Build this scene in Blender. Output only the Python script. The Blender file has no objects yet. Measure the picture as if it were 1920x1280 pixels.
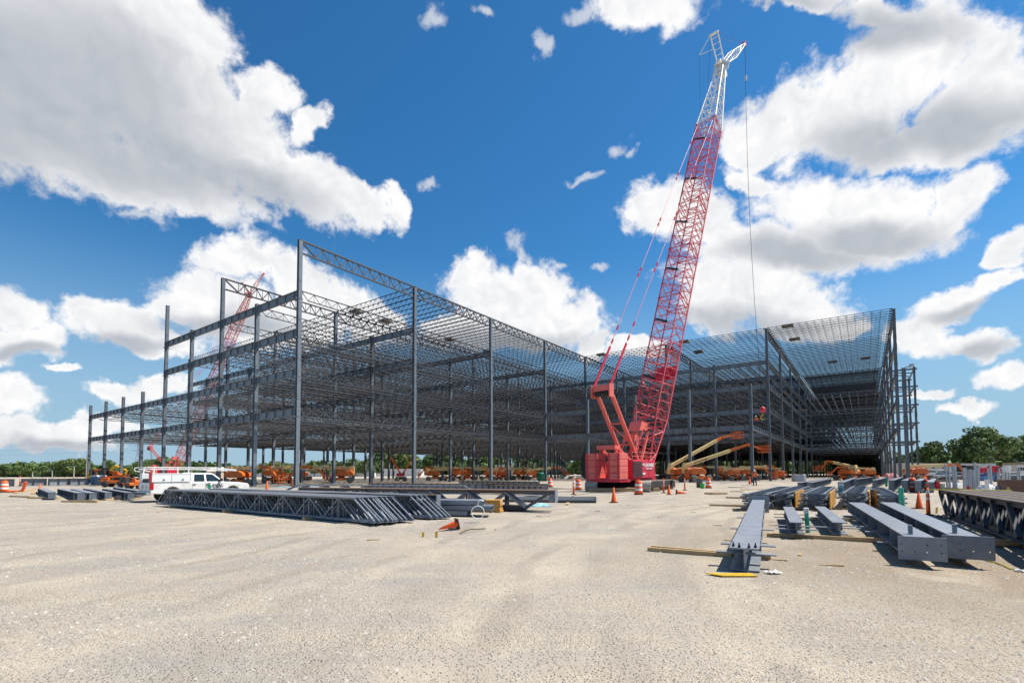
import bpy, bmesh, math, random
import numpy as np
from mathutils import Vector, Matrix, Euler
PI = math.pi
rad = math.radians
scene = bpy.context.scene

# ------------------------------------------------------------------ camera
CAM_H = 1.5815
PITCH, ROLL, FPX, CX, CY = 0.04721, 0.00289, 930.38, 933.76, 843.05   # measured on the 1920 px wide photograph
cam_d = bpy.data.cameras.new('camera')
cam = bpy.data.objects.new('camera', cam_d)
scene.collection.objects.link(cam)
scene.camera = cam
_f = Vector((0, math.cos(PITCH), math.sin(PITCH)))
_u0 = Vector((0, -math.sin(PITCH), math.cos(PITCH)))
_r0 = Vector((1, 0, 0))
_r = _r0 * math.cos(ROLL) - _u0 * math.sin(ROLL)
_u = _r0 * math.sin(ROLL) + _u0 * math.cos(ROLL)
_m = Matrix((_r, _u, -_f)).transposed().to_4x4()
_m.translation = Vector((0, 0, CAM_H))
cam.matrix_world = _m
cam_d.sensor_width = 36
cam_d.lens = FPX / 1920 * 36
cam_d.shift_x = (960 - CX) / 1920
cam_d.shift_y = (CY - 640) / 1920
cam_d.clip_start = 0.1
cam_d.clip_end = 6000

def pdir(px, py):
    """unit direction in the world of a measured photo pixel"""
    v = _f + _r * ((px - CX) / FPX) + _u * (-(py - CY) / FPX)
    return v.normalized()
def G(px, py, z=0.0):
    """surveyed point: where the sight line through a photo pixel meets height z"""
    d = pdir(px, py)
    t = (z - CAM_H) / d.z
    return Vector((d.x * t, d.y * t, z))
def W(px, py, Y):
    """surveyed point at distance Y in front of the camera"""
    d = pdir(px, py)
    t = Y / d.y
    return Vector((d.x * t, Y, CAM_H + d.z * t))

# ------------------------------------------------------------------ light
SUN_EL, SUN_AZ = 58.0, 82.0          # azimuth clockwise from +Y
scene.view_settings.view_transform = 'Standard'
scene.view_settings.look = 'None'
scene.view_settings.exposure = 0.40
scene.view_settings.gamma = 1.0
scene.view_settings.use_curve_mapping = False
sun_dir = Vector((math.cos(rad(SUN_EL)) * math.sin(rad(SUN_AZ)), math.cos(rad(SUN_EL)) * math.cos(rad(SUN_AZ)), math.sin(rad(SUN_EL))))
sl = bpy.data.lights.new('sun', 'SUN')
sl.energy = 5.0
sl.angle = rad(0.53)
sl.color = (1.0, 0.955, 0.88)
so = bpy.data.objects.new('sun', sl)
so.rotation_euler = sun_dir.to_track_quat('Z', 'Y').to_euler()
so.location = (0, 0, 60)
scene.collection.objects.link(so)
scene.cycles.max_bounces = 5
scene.cycles.diffuse_bounces = 3
scene.cycles.glossy_bounces = 2
scene.cycles.transparent_max_bounces = 4
scene.cycles.caustics_reflective = False
scene.cycles.caustics_refractive = False
scene.cycles.use_denoising = True

# ------------------------------------------------------------------ world: sky with cumulus
world = bpy.data.worlds.new('World')
scene.world = world
world.use_nodes = True
try:
    world.cycles.sampling_method = 'MANUAL'
    world.cycles.sample_map_resolution = 512
except Exception:
    pass
wt = world.node_tree
wt.nodes.clear()
def wn(kind, **kw):
    n = wt.nodes.new(kind)
    for k, v in kw.items():
        setattr(n, k, v)
    return n
def wl(a, b):
    wt.links.new(a, b)
def wmath(op, a, b=None, clamp=False):
    n = wn('ShaderNodeMath', operation=op, use_clamp=clamp)
    for i, v in enumerate((a, b)):
        if v is None: continue
        if isinstance(v, (int, float)): n.inputs[i].default_value = v
        else: wl(v, n.inputs[i])
    return n.outputs[0]
def wramp(v, a, b, c=0.0, d=1.0, smooth=True):
    n = wn('ShaderNodeMapRange')
    n.interpolation_type = 'SMOOTHSTEP' if smooth else 'LINEAR'
    wl(v, n.inputs['Value'])
    n.inputs['From Min'].default_value = a; n.inputs['From Max'].default_value = b
    n.inputs['To Min'].default_value = c; n.inputs['To Max'].default_value = d
    return n.outputs['Result']
tc = wn('ShaderNodeTexCoord')
D0 = tc.outputs['Generated']
def wnoise(vec, scale, detail, rough):
    n = wn('ShaderNodeTexNoise')
    wl(vec, n.inputs['Vector'])
    n.inputs['Scale'].default_value = scale
    n.inputs['Detail'].default_value = detail
    n.inputs['Roughness'].default_value = rough
    return n
def wvec(op, a, b=None, scale=None):
    n = wn('ShaderNodeVectorMath', operation=op)
    for i, v in enumerate((a, b)):
        if v is None: continue
        if isinstance(v, (tuple, Vector)): n.inputs[i].default_value = tuple(v)
        else: wl(v, n.inputs[i])
    if scale is not None: n.inputs['Scale'].default_value = scale
    return n.outputs['Vector']
n1 = wnoise(D0, 5.0, 4, 0.55)
w1 = wvec('SCALE', wvec('SUBTRACT', n1.outputs['Color'], (0.5, 0.5, 0.5)), scale=0.11)
n2 = wnoise(D0, 21.0, 5, 0.6)
w2 = wvec('SCALE', wvec('SUBTRACT', n2.outputs['Color'], (0.5, 0.5, 0.5)), scale=0.05)
DW = wvec('ADD', wvec('ADD', D0, w1), w2)
def blob_field(blobs, vec):
    out = None
    for (cx, cy, rx, ry, ang) in blobs:
        c = pdir(cx, cy)
        t = rad(ang)
        a = pdir(cx + rx * math.cos(t), cy + rx * math.sin(t)) - c
        b = pdir(cx - ry * math.sin(t), cy + ry * math.cos(t)) - c
        ra, rb = a.length, b.length
        a = a.normalized(); b = (b - a * b.dot(a)).normalized(); cc = a.cross(b)
        M = Matrix((a, b, cc)).transposed()
        mp = wn('ShaderNodeMapping', vector_type='TEXTURE')
        mp.inputs['Location'].default_value = c
        mp.inputs['Rotation'].default_value = M.to_euler('XYZ')
        mp.inputs['Scale'].default_value = (ra, rb, max(ra, rb) * 1.4)
        if out is None:
            wl(vec, mp.inputs['Vector'])
        else:                                   # keeps the node chain sequential (shader stack size)
            ma = wn('ShaderNodeVectorMath', operation='MULTIPLY_ADD')
            wl(out, ma.inputs[0]); ma.inputs[1].default_value = (1e-7, 1e-7, 1e-7); wl(vec, ma.inputs[2])
            wl(ma.outputs[0], mp.inputs['Vector'])
        ln = wn('ShaderNodeVectorMath', operation='LENGTH')
        wl(mp.outputs[0], ln.inputs[0])
        out = ln.outputs['Value'] if out is None else wmath('MINIMUM', out, ln.outputs['Value'])
    return wmath('SUBTRACT', 1.0, out)
CLOUDS = [
 (120,90,390,205,20),(-160,60,360,260,10),(400,250,225,135,38),(560,350,165,66,25),(672,392,80,42,15),(300,330,270,70,16),(60,235,220,84,15),
 (500,170,70,60,40),(575,245,34,50,30),(330,60,150,110,50),(735,385,26,48,5),
 (1190,5,110,68,10),(1480,5,125,38,5),(1710,110,190,120,-8),(1560,230,160,115,10),(1860,190,160,130,0),(1720,290,240,52,-4),(1420,262,92,60,20),
 (1300,400,115,66,10),(1600,405,250,76,4),(1800,385,80,56,-20),(1440,465,215,56,0),(1410,535,200,66,5),(1340,575,100,50,0),(1520,580,120,58,10),(1420,335,80,36,30),
 (1240,395,54,66,60),(1650,30,130,46,0),(1590,612,50,24,0),
 (1810,570,105,40,-5),(1895,540,66,30,-10),(1745,635,80,46,20),(1850,660,75,32,5),(1905,480,46,42,-30),(1885,720,60,30,0),(1750,750,56,12,0),(1830,780,80,18,0),(1765,600,40,30,0),
 (955,548,130,62,10),(885,515,56,44,-20),(1010,545,78,56,20),(1065,600,68,58,30),(985,610,160,58,0),(1105,650,36,36,0),(1190,665,70,20,0),(870,620,80,40,0),
 (450,498,92,52,0),(405,560,120,60,5),(560,540,92,58,15),(620,585,100,60,10),(700,612,90,46,10),(520,610,190,62,0),(335,585,70,32,0),
 (225,612,112,46,0),(160,597,52,38,20),(280,640,100,34,10),(25,590,72,54,10),(60,650,82,36,5),(-20,650,100,60,0),
 (15,750,80,40,5),(80,815,160,28,4),(235,742,66,24,0),(180,800,110,20,0),(300,720,60,20,-10),(120,700,50,12,0),
 (2150,420,160,110,0),(2350,200,260,140,0),(-420,480,220,110,0),(-700,250,300,200,0)]
WISPS = [(812,28,34,30,50),(890,42,24,16,30),(1000,92,16,34,-10),(742,385,22,44,10),(806,345,26,16,-20),(985,455,30,26,-20),(1003,480,30,14,20),(1066,506,14,14,0),
 (1140,516,26,12,0),(1112,343,32,13,-4),(1158,292,30,20,-35),(1192,293,18,18,0),(1075,20,40,30,0),(440,425,60,20,20),(255,395,70,18,20)]
GREYS = [(90,150,330,150,18),(230,250,260,90,22),(480,350,150,45,24),(-150,100,300,250,0),(1790,250,150,50,-4),(1620,280,120,40,0),(1500,470,170,26,0),(1650,60,150,40,0),
 (1850,590,90,18,-4),(1850,672,60,14,0),(1430,20,120,20,0),(1640,440,160,24,0),(930,640,150,24,0),(230,650,80,14,0),(50,672,80,14,0),(420,615,120,22,0),(1400,600,130,22,0),(90,835,140,14,0),
 (-300,500,300,60,0)]
Dm = blob_field(CLOUDS, DW)
Dw = blob_field(WISPS, DW)
Dg = blob_field(GREYS, wvec('ADD', D0, w1))
fb = wnoise(D0, 17.0, 9, 0.62)
fbv = wmath('SUBTRACT', fb.outputs['Fac'], 0.5)
fb2 = wnoise(wvec('ADD', D0, w1), 60.0, 5, 0.62)
fbs = wmath('SUBTRACT', fb2.outputs['Fac'], 0.5)
dens = wmath('ADD', wmath('ADD', Dm, wmath('MULTIPLY', fbv, 1.0)), wmath('MULTIPLY', fbs, 0.45))
mask_main = wramp(dens, -0.06, 0.36)
fringe = wmath('ADD', wmath('ADD', wmath('SUBTRACT', Dm, 0.06), wmath('MULTIPLY', fbv, 2.4)), wmath('MULTIPLY', fbs, 1.3))
mask_f = wramp(fringe, 0.0, 1.0, 0.0, 0.8)
densw = wmath('ADD', wmath('ADD', Dw, wmath('MULTIPLY', fbv, 1.3)), wmath('MULTIPLY', fbs, 0.9))
mask_w = wramp(densw, 0.0, 0.75, 0.0, 0.75)
# relief: cloud puffs catch the sun from the right and above
off = tuple((Vector((0.55, 0.0, 0.75))).normalized() * 0.016)
r1 = wnoise(DW, 13.0, 6, 0.5)
r2 = wnoise(wvec('ADD', DW, off), 13.0, 6, 0.5)
relief = wmath('ADD', wmath('MULTIPLY', wmath('SUBTRACT', r1.outputs['Fac'], r2.outputs['Fac']), 1.3), wmath('MULTIPLY', wmath('SUBTRACT', n2.outputs['Fac'], 0.5), 0.35))
grey = wmath('MULTIPLY', wramp(Dg, -0.7, 0.6), 0.72)
thin = wramp(dens, 0.1, 0.55, 0.0, 0.12)
relief = wmath('MULTIPLY', relief, wramp(grey, 0.0, 0.7, 1.0, 0.35))
shade = wmath('ADD', wmath('ADD', grey, thin), relief, clamp=True)
cmix = wn('ShaderNodeMix', data_type='RGBA')
wl(shade, cmix.inputs['Factor'])
cmix.inputs['A'].default_value = (8.9, 8.9, 8.95, 1)
cmix.inputs['B'].default_value = (3.7, 4.05, 4.6, 1)
sky = wn('ShaderNodeTexSky', sky_type='NISHITA')
sky.sun_disc = False
sky.sun_elevation = rad(SUN_EL)
sky.sun_rotation = rad(SUN_AZ)
sky.altitude = 200
sky.air_density = 1.0
sky.dust_density = 0.2
sky.ozone_density = 3.0
hsv = wn('ShaderNodeHueSaturation')
hsv.inputs['Saturation'].default_value = 1.22
hsv.inputs['Value'].default_value = 1.03
wl(sky.outputs[0], hsv.inputs['Color'])
tint = wn('ShaderNodeMix', data_type='RGBA', blend_type='MULTIPLY')
tint.inputs['Factor'].default_value = 1.0
wl(hsv.outputs[0], tint.inputs['A']); tint.inputs['B'].default_value = (0.62, 1.09, 1.17, 1)
sep = wn('ShaderNodeSeparateXYZ'); wl(D0, sep.inputs[0])
low = wn('ShaderNodeMix', data_type='RGBA')                 # hazy air low over the horizon
wl(wramp(sep.outputs['Z'], 0.0, 0.42, 0.95, 0.0), low.inputs['Factor'])
wl(tint.outputs['Result'], low.inputs['A']); low.inputs['B'].default_value = (3.3, 4.75, 6.1, 1)
mx1 = wn('ShaderNodeMix', data_type='RGBA')
wl(wmath('MAXIMUM', mask_w, mask_f), mx1.inputs['Factor']); wl(low.outputs['Result'], mx1.inputs['A'])
mx1.inputs['B'].default_value = (6.6, 6.9, 7.4, 1)
mx2 = wn('ShaderNodeMix', data_type='RGBA')
wl(mask_main, mx2.inputs['Factor']); wl(mx1.outputs['Result'], mx2.inputs['A']); wl(cmix.outputs['Result'], mx2.inputs['B'])
bg = wn('ShaderNodeBackground')
bg.inputs['Strength'].default_value = 0.085
wl(mx2.outputs['Result'], bg.inputs['Color'])
wo = wn('ShaderNodeOutputWorld')
wl(bg.outputs[0], wo.inputs['Surface'])
# ------------------------------------------------------------------ helpers
C = scene.collection
ORD = ['first', 'second', 'third', 'fourth', 'fifth', 'sixth', 'seventh', 'eighth', 'ninth', 'tenth', 'eleventh', 'twelfth', 'thirteenth', 'fourteenth', 'fifteenth', 'sixteenth', 'seventeenth', 'eighteenth', 'nineteenth', 'twentieth']
MATS = {}
def mat(name, col, rough=0.6, metal=0.0, var=0.12, scale=3.0, bump=0.0, bscale=40.0, dirt=None, dirt_amt=0.0, dscale=1.2, spec=0.4, island=0.0, orand=0.0):
    """painted / metal / wood surface: base colour broken up by noise, optional dirt patches of their own shape"""
    if name in MATS: return MATS[name]
    m = bpy.data.materials.new(name); m.use_nodes = True
    nt = m.node_tree; N = nt.nodes; K = nt.links
    b = N['Principled BSDF']
    b.inputs['Roughness'].default_value = rough
    b.inputs['Metallic'].default_value = metal
    b.inputs['Specular IOR Level'].default_value = spec
    tc = N.new('ShaderNodeTexCoord')
    nz = N.new('ShaderNodeTexNoise'); nz.inputs['Scale'].default_value = scale; nz.inputs['Detail'].default_value = 6
    nz.inputs['Roughness'].default_value = 0.65
    K.new(tc.outputs['Object'], nz.inputs['Vector'])
    mr = N.new('ShaderNodeMapRange'); K.new(nz.outputs['Fac'], mr.inputs['Value'])
    mr.inputs['From Min'].default_value = 0.3; mr.inputs['From Max'].default_value = 0.7
    mr.inputs['To Min'].default_value = 1 - var; mr.inputs['To Max'].default_value = 1 + var
    mul = N.new('ShaderNodeVectorMath'); mul.operation = 'SCALE'
    mul.inputs[0].default_value = col
    val = mr.outputs['Result']
    if island:
        geo = N.new('ShaderNodeNewGeometry')
        mi = N.new('ShaderNodeMapRange'); K.new(geo.outputs['Random Per Island'], mi.inputs['Value'])
        mi.inputs['To Min'].default_value = 1 - island; mi.inputs['To Max'].default_value = 1 + island
        mm = N.new('ShaderNodeMath'); mm.operation = 'MULTIPLY'; K.new(val, mm.inputs[0]); K.new(mi.outputs['Result'], mm.inputs[1])
        val = mm.outputs[0]
    if orand:                                  # every piece left the paint shop a little different
        oi = N.new('ShaderNodeObjectInfo'); mo = N.new('ShaderNodeMapRange'); K.new(oi.outputs['Random'], mo.inputs['Value'])
        mo.inputs['To Min'].default_value = 1 - orand; mo.inputs['To Max'].default_value = 1 + orand
        mm = N.new('ShaderNodeMath'); mm.operation = 'MULTIPLY'; K.new(val, mm.inputs[0]); K.new(mo.outputs['Result'], mm.inputs[1]); val = mm.outputs[0]
    K.new(val, mul.inputs['Scale'])
    out = mul.outputs['Vector']
    if dirt is not None:
        nd = N.new('ShaderNodeTexNoise'); nd.inputs['Scale'].default_value = dscale; nd.inputs['Detail'].default_value = 8
        nd.inputs['Roughness'].default_value = 0.7
        K.new(tc.outputs['Object'], nd.inputs['Vector'])
        md = N.new('ShaderNodeMapRange'); K.new(nd.outputs['Fac'], md.inputs['Value'])
        md.inputs['From Min'].default_value = 0.48; md.inputs['From Max'].default_value = 0.68
        md.inputs['To Max'].default_value = dirt_amt
        mx = N.new('ShaderNodeMix'); mx.data_type = 'RGBA'
        K.new(md.outputs['Result'], mx.inputs['Factor']); K.new(out, mx.inputs['A']); mx.inputs['B'].default_value = (*dirt, 1)
        out = mx.outputs['Result']
    K.new(out, b.inputs['Base Color'])
    if bump:
        nb = N.new('ShaderNodeTexNoise'); nb.inputs['Scale'].default_value = bscale; nb.inputs['Detail'].default_value = 4
        K.new(tc.outputs['Object'], nb.inputs['Vector'])
        bp = N.new('ShaderNodeBump'); bp.inputs['Strength'].default_value = bump; bp.inputs['Distance'].default_value = 0.02
        K.new(nb.outputs['Fac'], bp.inputs['Height']); K.new(bp.outputs['Normal'], b.inputs['Normal'])
    MATS[name] = m
    return m
STEEL = mat('steel_primer', (0.140, 0.163, 0.188), 0.45, 0.0, 0.14, 2.5, bump=0.1, dirt=(0.24, 0.24, 0.24), dirt_amt=0.4, dscale=1.6, spec=0.5, orand=0.16)
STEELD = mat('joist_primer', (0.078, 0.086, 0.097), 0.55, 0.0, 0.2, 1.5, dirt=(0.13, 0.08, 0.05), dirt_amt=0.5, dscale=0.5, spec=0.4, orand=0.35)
STEELF = mat('yard_steel_primer', (0.205, 0.228, 0.262), 0.42, 0.0, 0.16, 3.0, bump=0.12, bscale=60, dirt=(0.33, 0.32, 0.30), dirt_amt=0.5, dscale=2.2, spec=0.5, orand=0.14)
ROOFD = mat('roof_joist_shaded_primer', (0.045, 0.050, 0.060), 0.6, 0.0, 0.2, 1.5, dirt=(0.10, 0.06, 0.045), dirt_amt=0.4, dscale=0.8, orand=0.2)  # darker copy of the joist primer, shade against the sky put into the colour
RUST = mat('rusted_mill_steel', (0.19, 0.115, 0.075), 0.8, 0.0, 0.3, 4, dirt=(0.30, 0.20, 0.13), dirt_amt=0.7, dscale=1.4)
RED = mat('crane_red', (0.62, 0.022, 0.055), 0.42, 0.0, 0.1, 1.2, dirt=(0.50, 0.10, 0.09), dirt_amt=0.35)
REDF = mat('faded_crane_red', (0.72, 0.15, 0.12), 0.6, 0.0, 0.12, 1.5, dirt=(0.45, 0.12, 0.10), dirt_amt=0.4)
REDP = mat('boom_pink_red', (0.72, 0.10, 0.12), 0.55, 0.0, 0.12, 0.6, dirt=(0.40, 0.05, 0.06), dirt_amt=0.5)
WHITE = mat('white_paint', (0.80, 0.80, 0.78), 0.35, 0.0, 0.04, 2, dirt=(0.62, 0.58, 0.50), dirt_amt=0.25)
CREAM = mat('cream_paint', (0.76, 0.57, 0.24), 0.45, 0.0, 0.08, 1.5, dirt=(0.45, 0.36, 0.2), dirt_amt=0.4)
ORANGE = mat('lift_orange', (0.75, 0.16, 0.02), 0.45, 0.0, 0.15, 1.5, dirt=(0.30, 0.10, 0.045), dirt_amt=0.6, dscale=2.5, orand=0.25)
SAFE = mat('safety_orange', (0.90, 0.12, 0.015), 0.5, 0.0, 0.08, 5, dirt=(0.6, 0.2, 0.08), dirt_amt=0.3)
REFL = mat('reflective_white', (0.78, 0.76, 0.72), 0.4, 0.0, 0.06, 5, dirt=(0.6, 0.35, 0.25), dirt_amt=0.4, dscale=6)
BLACK = mat('black_rubber', (0.025, 0.025, 0.026), 0.75, 0.0, 0.2, 4, dirt=(0.16, 0.14, 0.11), dirt_amt=0.5, dscale=3)
MUD = mat('dusty_track_steel', (0.44, 0.38, 0.30), 0.85, 0.0, 0.25, 5, dirt=(0.20, 0.16, 0.12), dirt_amt=0.5, dscale=3)
DARK = mat('dark_machinery', (0.035, 0.033, 0.034), 0.6, 0.0, 0.3, 4, dirt=(0.12, 0.09, 0.07), dirt_amt=0.4)
GALV = mat('galvanised_steel', (0.42, 0.45, 0.47), 0.4, 0.5, 0.15, 4)
WOOD = mat('pine_timber', (0.50, 0.34, 0.17), 0.75, 0.0, 0.18, 6, dirt=(0.36, 0.25, 0.14), dirt_amt=0.5, dscale=5)
WOODO = mat('golden_lumber', (0.58, 0.30, 0.07), 0.7, 0.0, 0.16, 6, dirt=(0.36, 0.18, 0.06), dirt_amt=0.4, dscale=4)
PLYB = mat('brown_formwork', (0.13, 0.065, 0.04), 0.7, 0.0, 0.25, 3)
GLASS = mat('dark_glass', (0.02, 0.03, 0.032), 0.08, 0.0, 0.05, 1, spec=0.8)
GREENP = mat('green_pvc', (0.02, 0.42, 0.27), 0.4, 0.0, 0.15, 4, dirt=(0.4, 0.5, 0.42), dirt_amt=0.5, dscale=5)
GREEN = mat('logo_green', (0.01, 0.22, 0.12), 0.5, 0, 0.02)
INK = mat('black_lettering', (0.03, 0.035, 0.035), 0.6, 0, 0.02)
BLUE = mat('blue_plastic', (0.04, 0.22, 0.55), 0.5, 0, 0.08)
LBLUE = mat('pale_blue_tarp', (0.22, 0.50, 0.62), 0.5, 0, 0.2, 3)
YELLOW = mat('yellow_paint', (0.72, 0.42, 0.02), 0.5, 0, 0.12, 5, dirt=(0.4, 0.22, 0.04), dirt_amt=0.4, dscale=6)
ROPE = mat('yellow_strap', (0.68, 0.62, 0.05), 0.7, 0, 0.1)
CABLE = mat('wire_rope', (0.06, 0.06, 0.065), 0.5, 0.3, 0.1)
TAIL = mat('tail_light_red', (0.45, 0.01, 0.012), 0.2, 0, 0.03)
CHROME = mat('chrome', (0.6, 0.6, 0.62), 0.15, 0.9, 0.03)
DECKM = mat('floor_deck_steel', (0.10, 0.095, 0.09), 0.7, 0.2, 0.2, 2)
CONCR = mat('concrete', (0.36, 0.35, 0.33), 0.9, 0, 0.15, 2)

def link(o, parent=None):
    C.objects.link(o)
    if parent is not None: o.parent = parent
    return o
def tag(o, label=None, cat=None, group=None, kind=None):
    if label: o['label'] = label
    if cat: o['category'] = cat
    if group: o['group'] = group
    if kind: o['kind'] = kind
    return o
def thing(name, label, cat, loc=(0, 0, 0), rz=0.0, group=None):
    o = bpy.data.objects.new(name, None)
    o.empty_display_size = 0.3
    o.location = loc; o.rotation_euler = (0, 0, rz)
    link(o)
    return tag(o, label, cat, group)
def inst(name, me, parent, loc=(0, 0, 0), rot=(0, 0, 0)):
    o = bpy.data.objects.new(name, me)
    o.location = loc; o.rotation_euler = rot
    return link(o, parent)
CHILD = {}
def dup(root, loc=None, rot=None, label=None, group=None, scale=None):
    """copy of a thing together with its parts and sub-parts"""
    if not CHILD.get('_n') == len(C.objects):
        CHILD.clear()
        for o in C.objects:
            if o.parent is not None: CHILD.setdefault(o.parent.name, []).append(o)
        CHILD['_n'] = len(C.objects)
    src = {k: v for k, v in CHILD.items() if k != '_n'}
    r = root.copy(); C.objects.link(r); n = 1
    if loc is not None: r.location = loc
    if rot is not None: r.rotation_euler = rot if hasattr(rot, '__len__') else (0, 0, rot)
    if scale is not None: r.scale = (scale,) * 3 if not hasattr(scale, '__len__') else scale
    if label: r['label'] = label
    if group: r['group'] = group
    mine = []
    for ch in src.get(root.name, []):
        c = ch.copy(); C.objects.link(c); c.parent = r; n += 1; mine.append(c)
        sub = []
        for g in src.get(ch.name, []):
            d = g.copy(); C.objects.link(d); d.parent = c; n += 1; sub.append(d)
        if sub: CHILD[c.name] = sub
    if mine: CHILD[r.name] = mine
    CHILD['_n'] = len(C.objects)
    return r

class MB:
    """collects simple solids; build() links them as ONE mesh object"""
    def __init__(s): s.v = []; s.f = []; s.mi = []; s.sm = []
    def add(s, vs, fs, mi=0, smooth=False):
        n = len(s.v)
        s.v += [tuple(v) for v in vs]
        s.f += [tuple(i + n for i in f) for f in fs]
        s.mi += [mi] * len(fs); s.sm += [smooth] * len(fs)
        return s
    def box(s, x0, x1, y0, y1, z0, z1, mi=0, M=None):
        vs = [Vector((x, y, z)) for z in (z0, z1) for y in (y0, y1) for x in (x0, x1)]
        if M is not None: vs = [M @ v for v in vs]
        return s.add(vs, [(0, 2, 3, 1), (4, 5, 7, 6), (0, 1, 5, 4), (2, 6, 7, 3), (0, 4, 6, 2), (1, 3, 7, 5)], mi)
    def bar(s, p0, p1, w, h=None, mi=0, up=(0, 0, 1)):
        p0 = Vector(p0); p1 = Vector(p1); h = w if h is None else h
        d = (p1 - p0).normalized(); up = Vector(up)
        if abs(d.dot(up)) > 0.98: up = Vector((1, 0, 0)) if abs(d.x) < 0.9 else Vector((0, 1, 0))
        a = d.cross(up).normalized(); b = a.cross(d)
        vs = [p + a * (sx * w / 2) + b * (sy * h / 2) for p in (p0, p1) for sx, sy in ((-1, -1), (1, -1), (1, 1), (-1, 1))]
        return s.add(vs, [(3, 2, 1, 0), (4, 5, 6, 7), (0, 1, 5, 4), (1, 2, 6, 5), (2, 3, 7, 6), (3, 0, 4, 7)], mi)
    def tube(s, p0, p1, r, n=8, r2=None, mi=0, caps=True):
        p0 = Vector(p0); p1 = Vector(p1); r2 = r if r2 is None else r2
        d = (p1 - p0).normalized(); up = Vector((0, 0, 1)) if abs(d.z) < 0.95 else Vector((1, 0, 0))
        a = d.cross(up).normalized(); b = a.cross(d)
        vs = []
        for p, q in ((p0, r), (p1, r2)):
            for i in range(n):
                t = 2 * PI * i / n
                vs.append(p + a * (q * math.cos(t)) + b * (q * math.sin(t)))
        fs = [(i, (i + 1) % n, n + (i + 1) % n, n + i) for i in range(n)]
        s.add(vs, fs, mi, n > 5)
        if caps: s.add(vs, [tuple(range(n - 1, -1, -1)), tuple(range(n, 2 * n))], mi)
        return s
    def path(s, pts, r, n=6, mi=0):
        for a, b in zip(pts[:-1], pts[1:]): s.tube(a, b, r, n, mi=mi)
        return s
    def lathe(s, prof, n=16, M=None, mi=0, mis=None):
        vs = []
        for (r, z) in prof:
            for i in range(n):
                t = 2 * PI * i / n
                v = Vector((r * math.cos(t), r * math.sin(t), z))
                vs.append(M @ v if M is not None else v)
        b = len(s.v); s.v += [tuple(v) for v in vs]
        for k in range(len(prof) - 1):
            m_ = mis[k] if mis else mi
            for i in range(n):
                j = (i + 1) % n
                s.f.append((b + k * n + i, b + k * n + j, b + (k + 1) * n + j, b + (k + 1) * n + i)); s.mi.append(m_); s.sm.append(True)
        s.f.append(tuple(b + i for i in range(n - 1, -1, -1))); s.mi.append(mi); s.sm.append(False)
        k = len(prof) - 1
        s.f.append(tuple(b + k * n + i for i in range(n))); s.mi.append(mis[-1] if mis else mi); s.sm.append(False)
        return s
    def prism(s, poly, y0, y1, mi=0, M=None):
        """polygon in x,z (counter-clockwise seen from -y) pulled from y0 to y1"""
        n = len(poly)
        vs = [Vector((x, y0, z)) for x, z in poly] + [Vector((x, y1, z)) for x, z in poly]
        if M is not None: vs = [M @ v for v in vs]
        return s.add(vs, [tuple(range(n)), tuple(range(2 * n - 1, n - 1, -1))] + [(i, n + i, n + (i + 1) % n, (i + 1) % n) for i in range(n)], mi)
    def mesh(s, name, mats):
        me = bpy.data.meshes.new(name)
        me.from_pydata(s.v, [], s.f)
        for m in (mats if isinstance(mats, (list, tuple)) else [mats]): me.materials.append(m)
        me.polygons.foreach_set('material_index', s.mi)
        me.polygons.foreach_set('use_smooth', s.sm)
        me.update()
        return me
    def build(s, name, mats, parent=None, loc=(0, 0, 0), rot=(0, 0, 0)):
        return inst(name, s.mesh(name, mats), parent, loc, rot)
def bevel(o, w=0.02, seg=2):
    b = o.modifiers.new('bevel', 'BEVEL'); b.width = w; b.segments = seg; b.limit_method = 'ANGLE'; b.angle_limit = rad(40)
    return o
def text_obj(name, s, size, m, parent, loc, rot, extrude=0.003, shear=0.0, bold=0.0, align='CENTER'):
    c = bpy.data.curves.new(name, 'FONT'); c.body = s; c.size = size; c.extrude = extrude; c.shear = shear; c.offset = bold
    c.align_x = align; c.align_y = 'CENTER'; c.resolution_u = 2
    t = bpy.data.objects.new(name, c); C.objects.link(t)
    dg = bpy.context.evaluated_depsgraph_get()
    me = bpy.data.meshes.new_from_object(t.evaluated_get(dg)); me.materials.clear(); me.materials.append(m)
    bpy.data.objects.remove(t)
    return inst(name, me, parent, loc, rot)
def tri_mesh(name, V, F, m, mids=None):
    """numpy arrays to mesh, quads"""
    me = bpy.data.meshes.new(name)
    me.vertices.add(len(V)); me.vertices.foreach_set('co', V.astype(np.float32).ravel())
    k = F.shape[1]
    me.loops.add(F.size); me.loops.foreach_set('vertex_index', F.astype(np.int32).ravel())
    me.polygons.add(len(F)); me.polygons.foreach_set('loop_start', np.arange(0, F.size, k, dtype=np.int32))
    for mm in (m if isinstance(m, (list, tuple)) else [m]): me.materials.append(mm)
    if mids is not None: me.polygons.foreach_set('material_index', mids.astype(np.int32))
    me.update(calc_edges=True); me.validate()
    return me

# ------------------------------------------------------------------ ground
YAW = 0.63708
RV = Vector((math.sin(YAW), math.cos(YAW), 0)); LV = Vector((-math.cos(YAW), math.sin(YAW), 0))
ROT = math.atan2(RV.y, RV.x)                      # direction the long side of the frame recedes in
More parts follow.
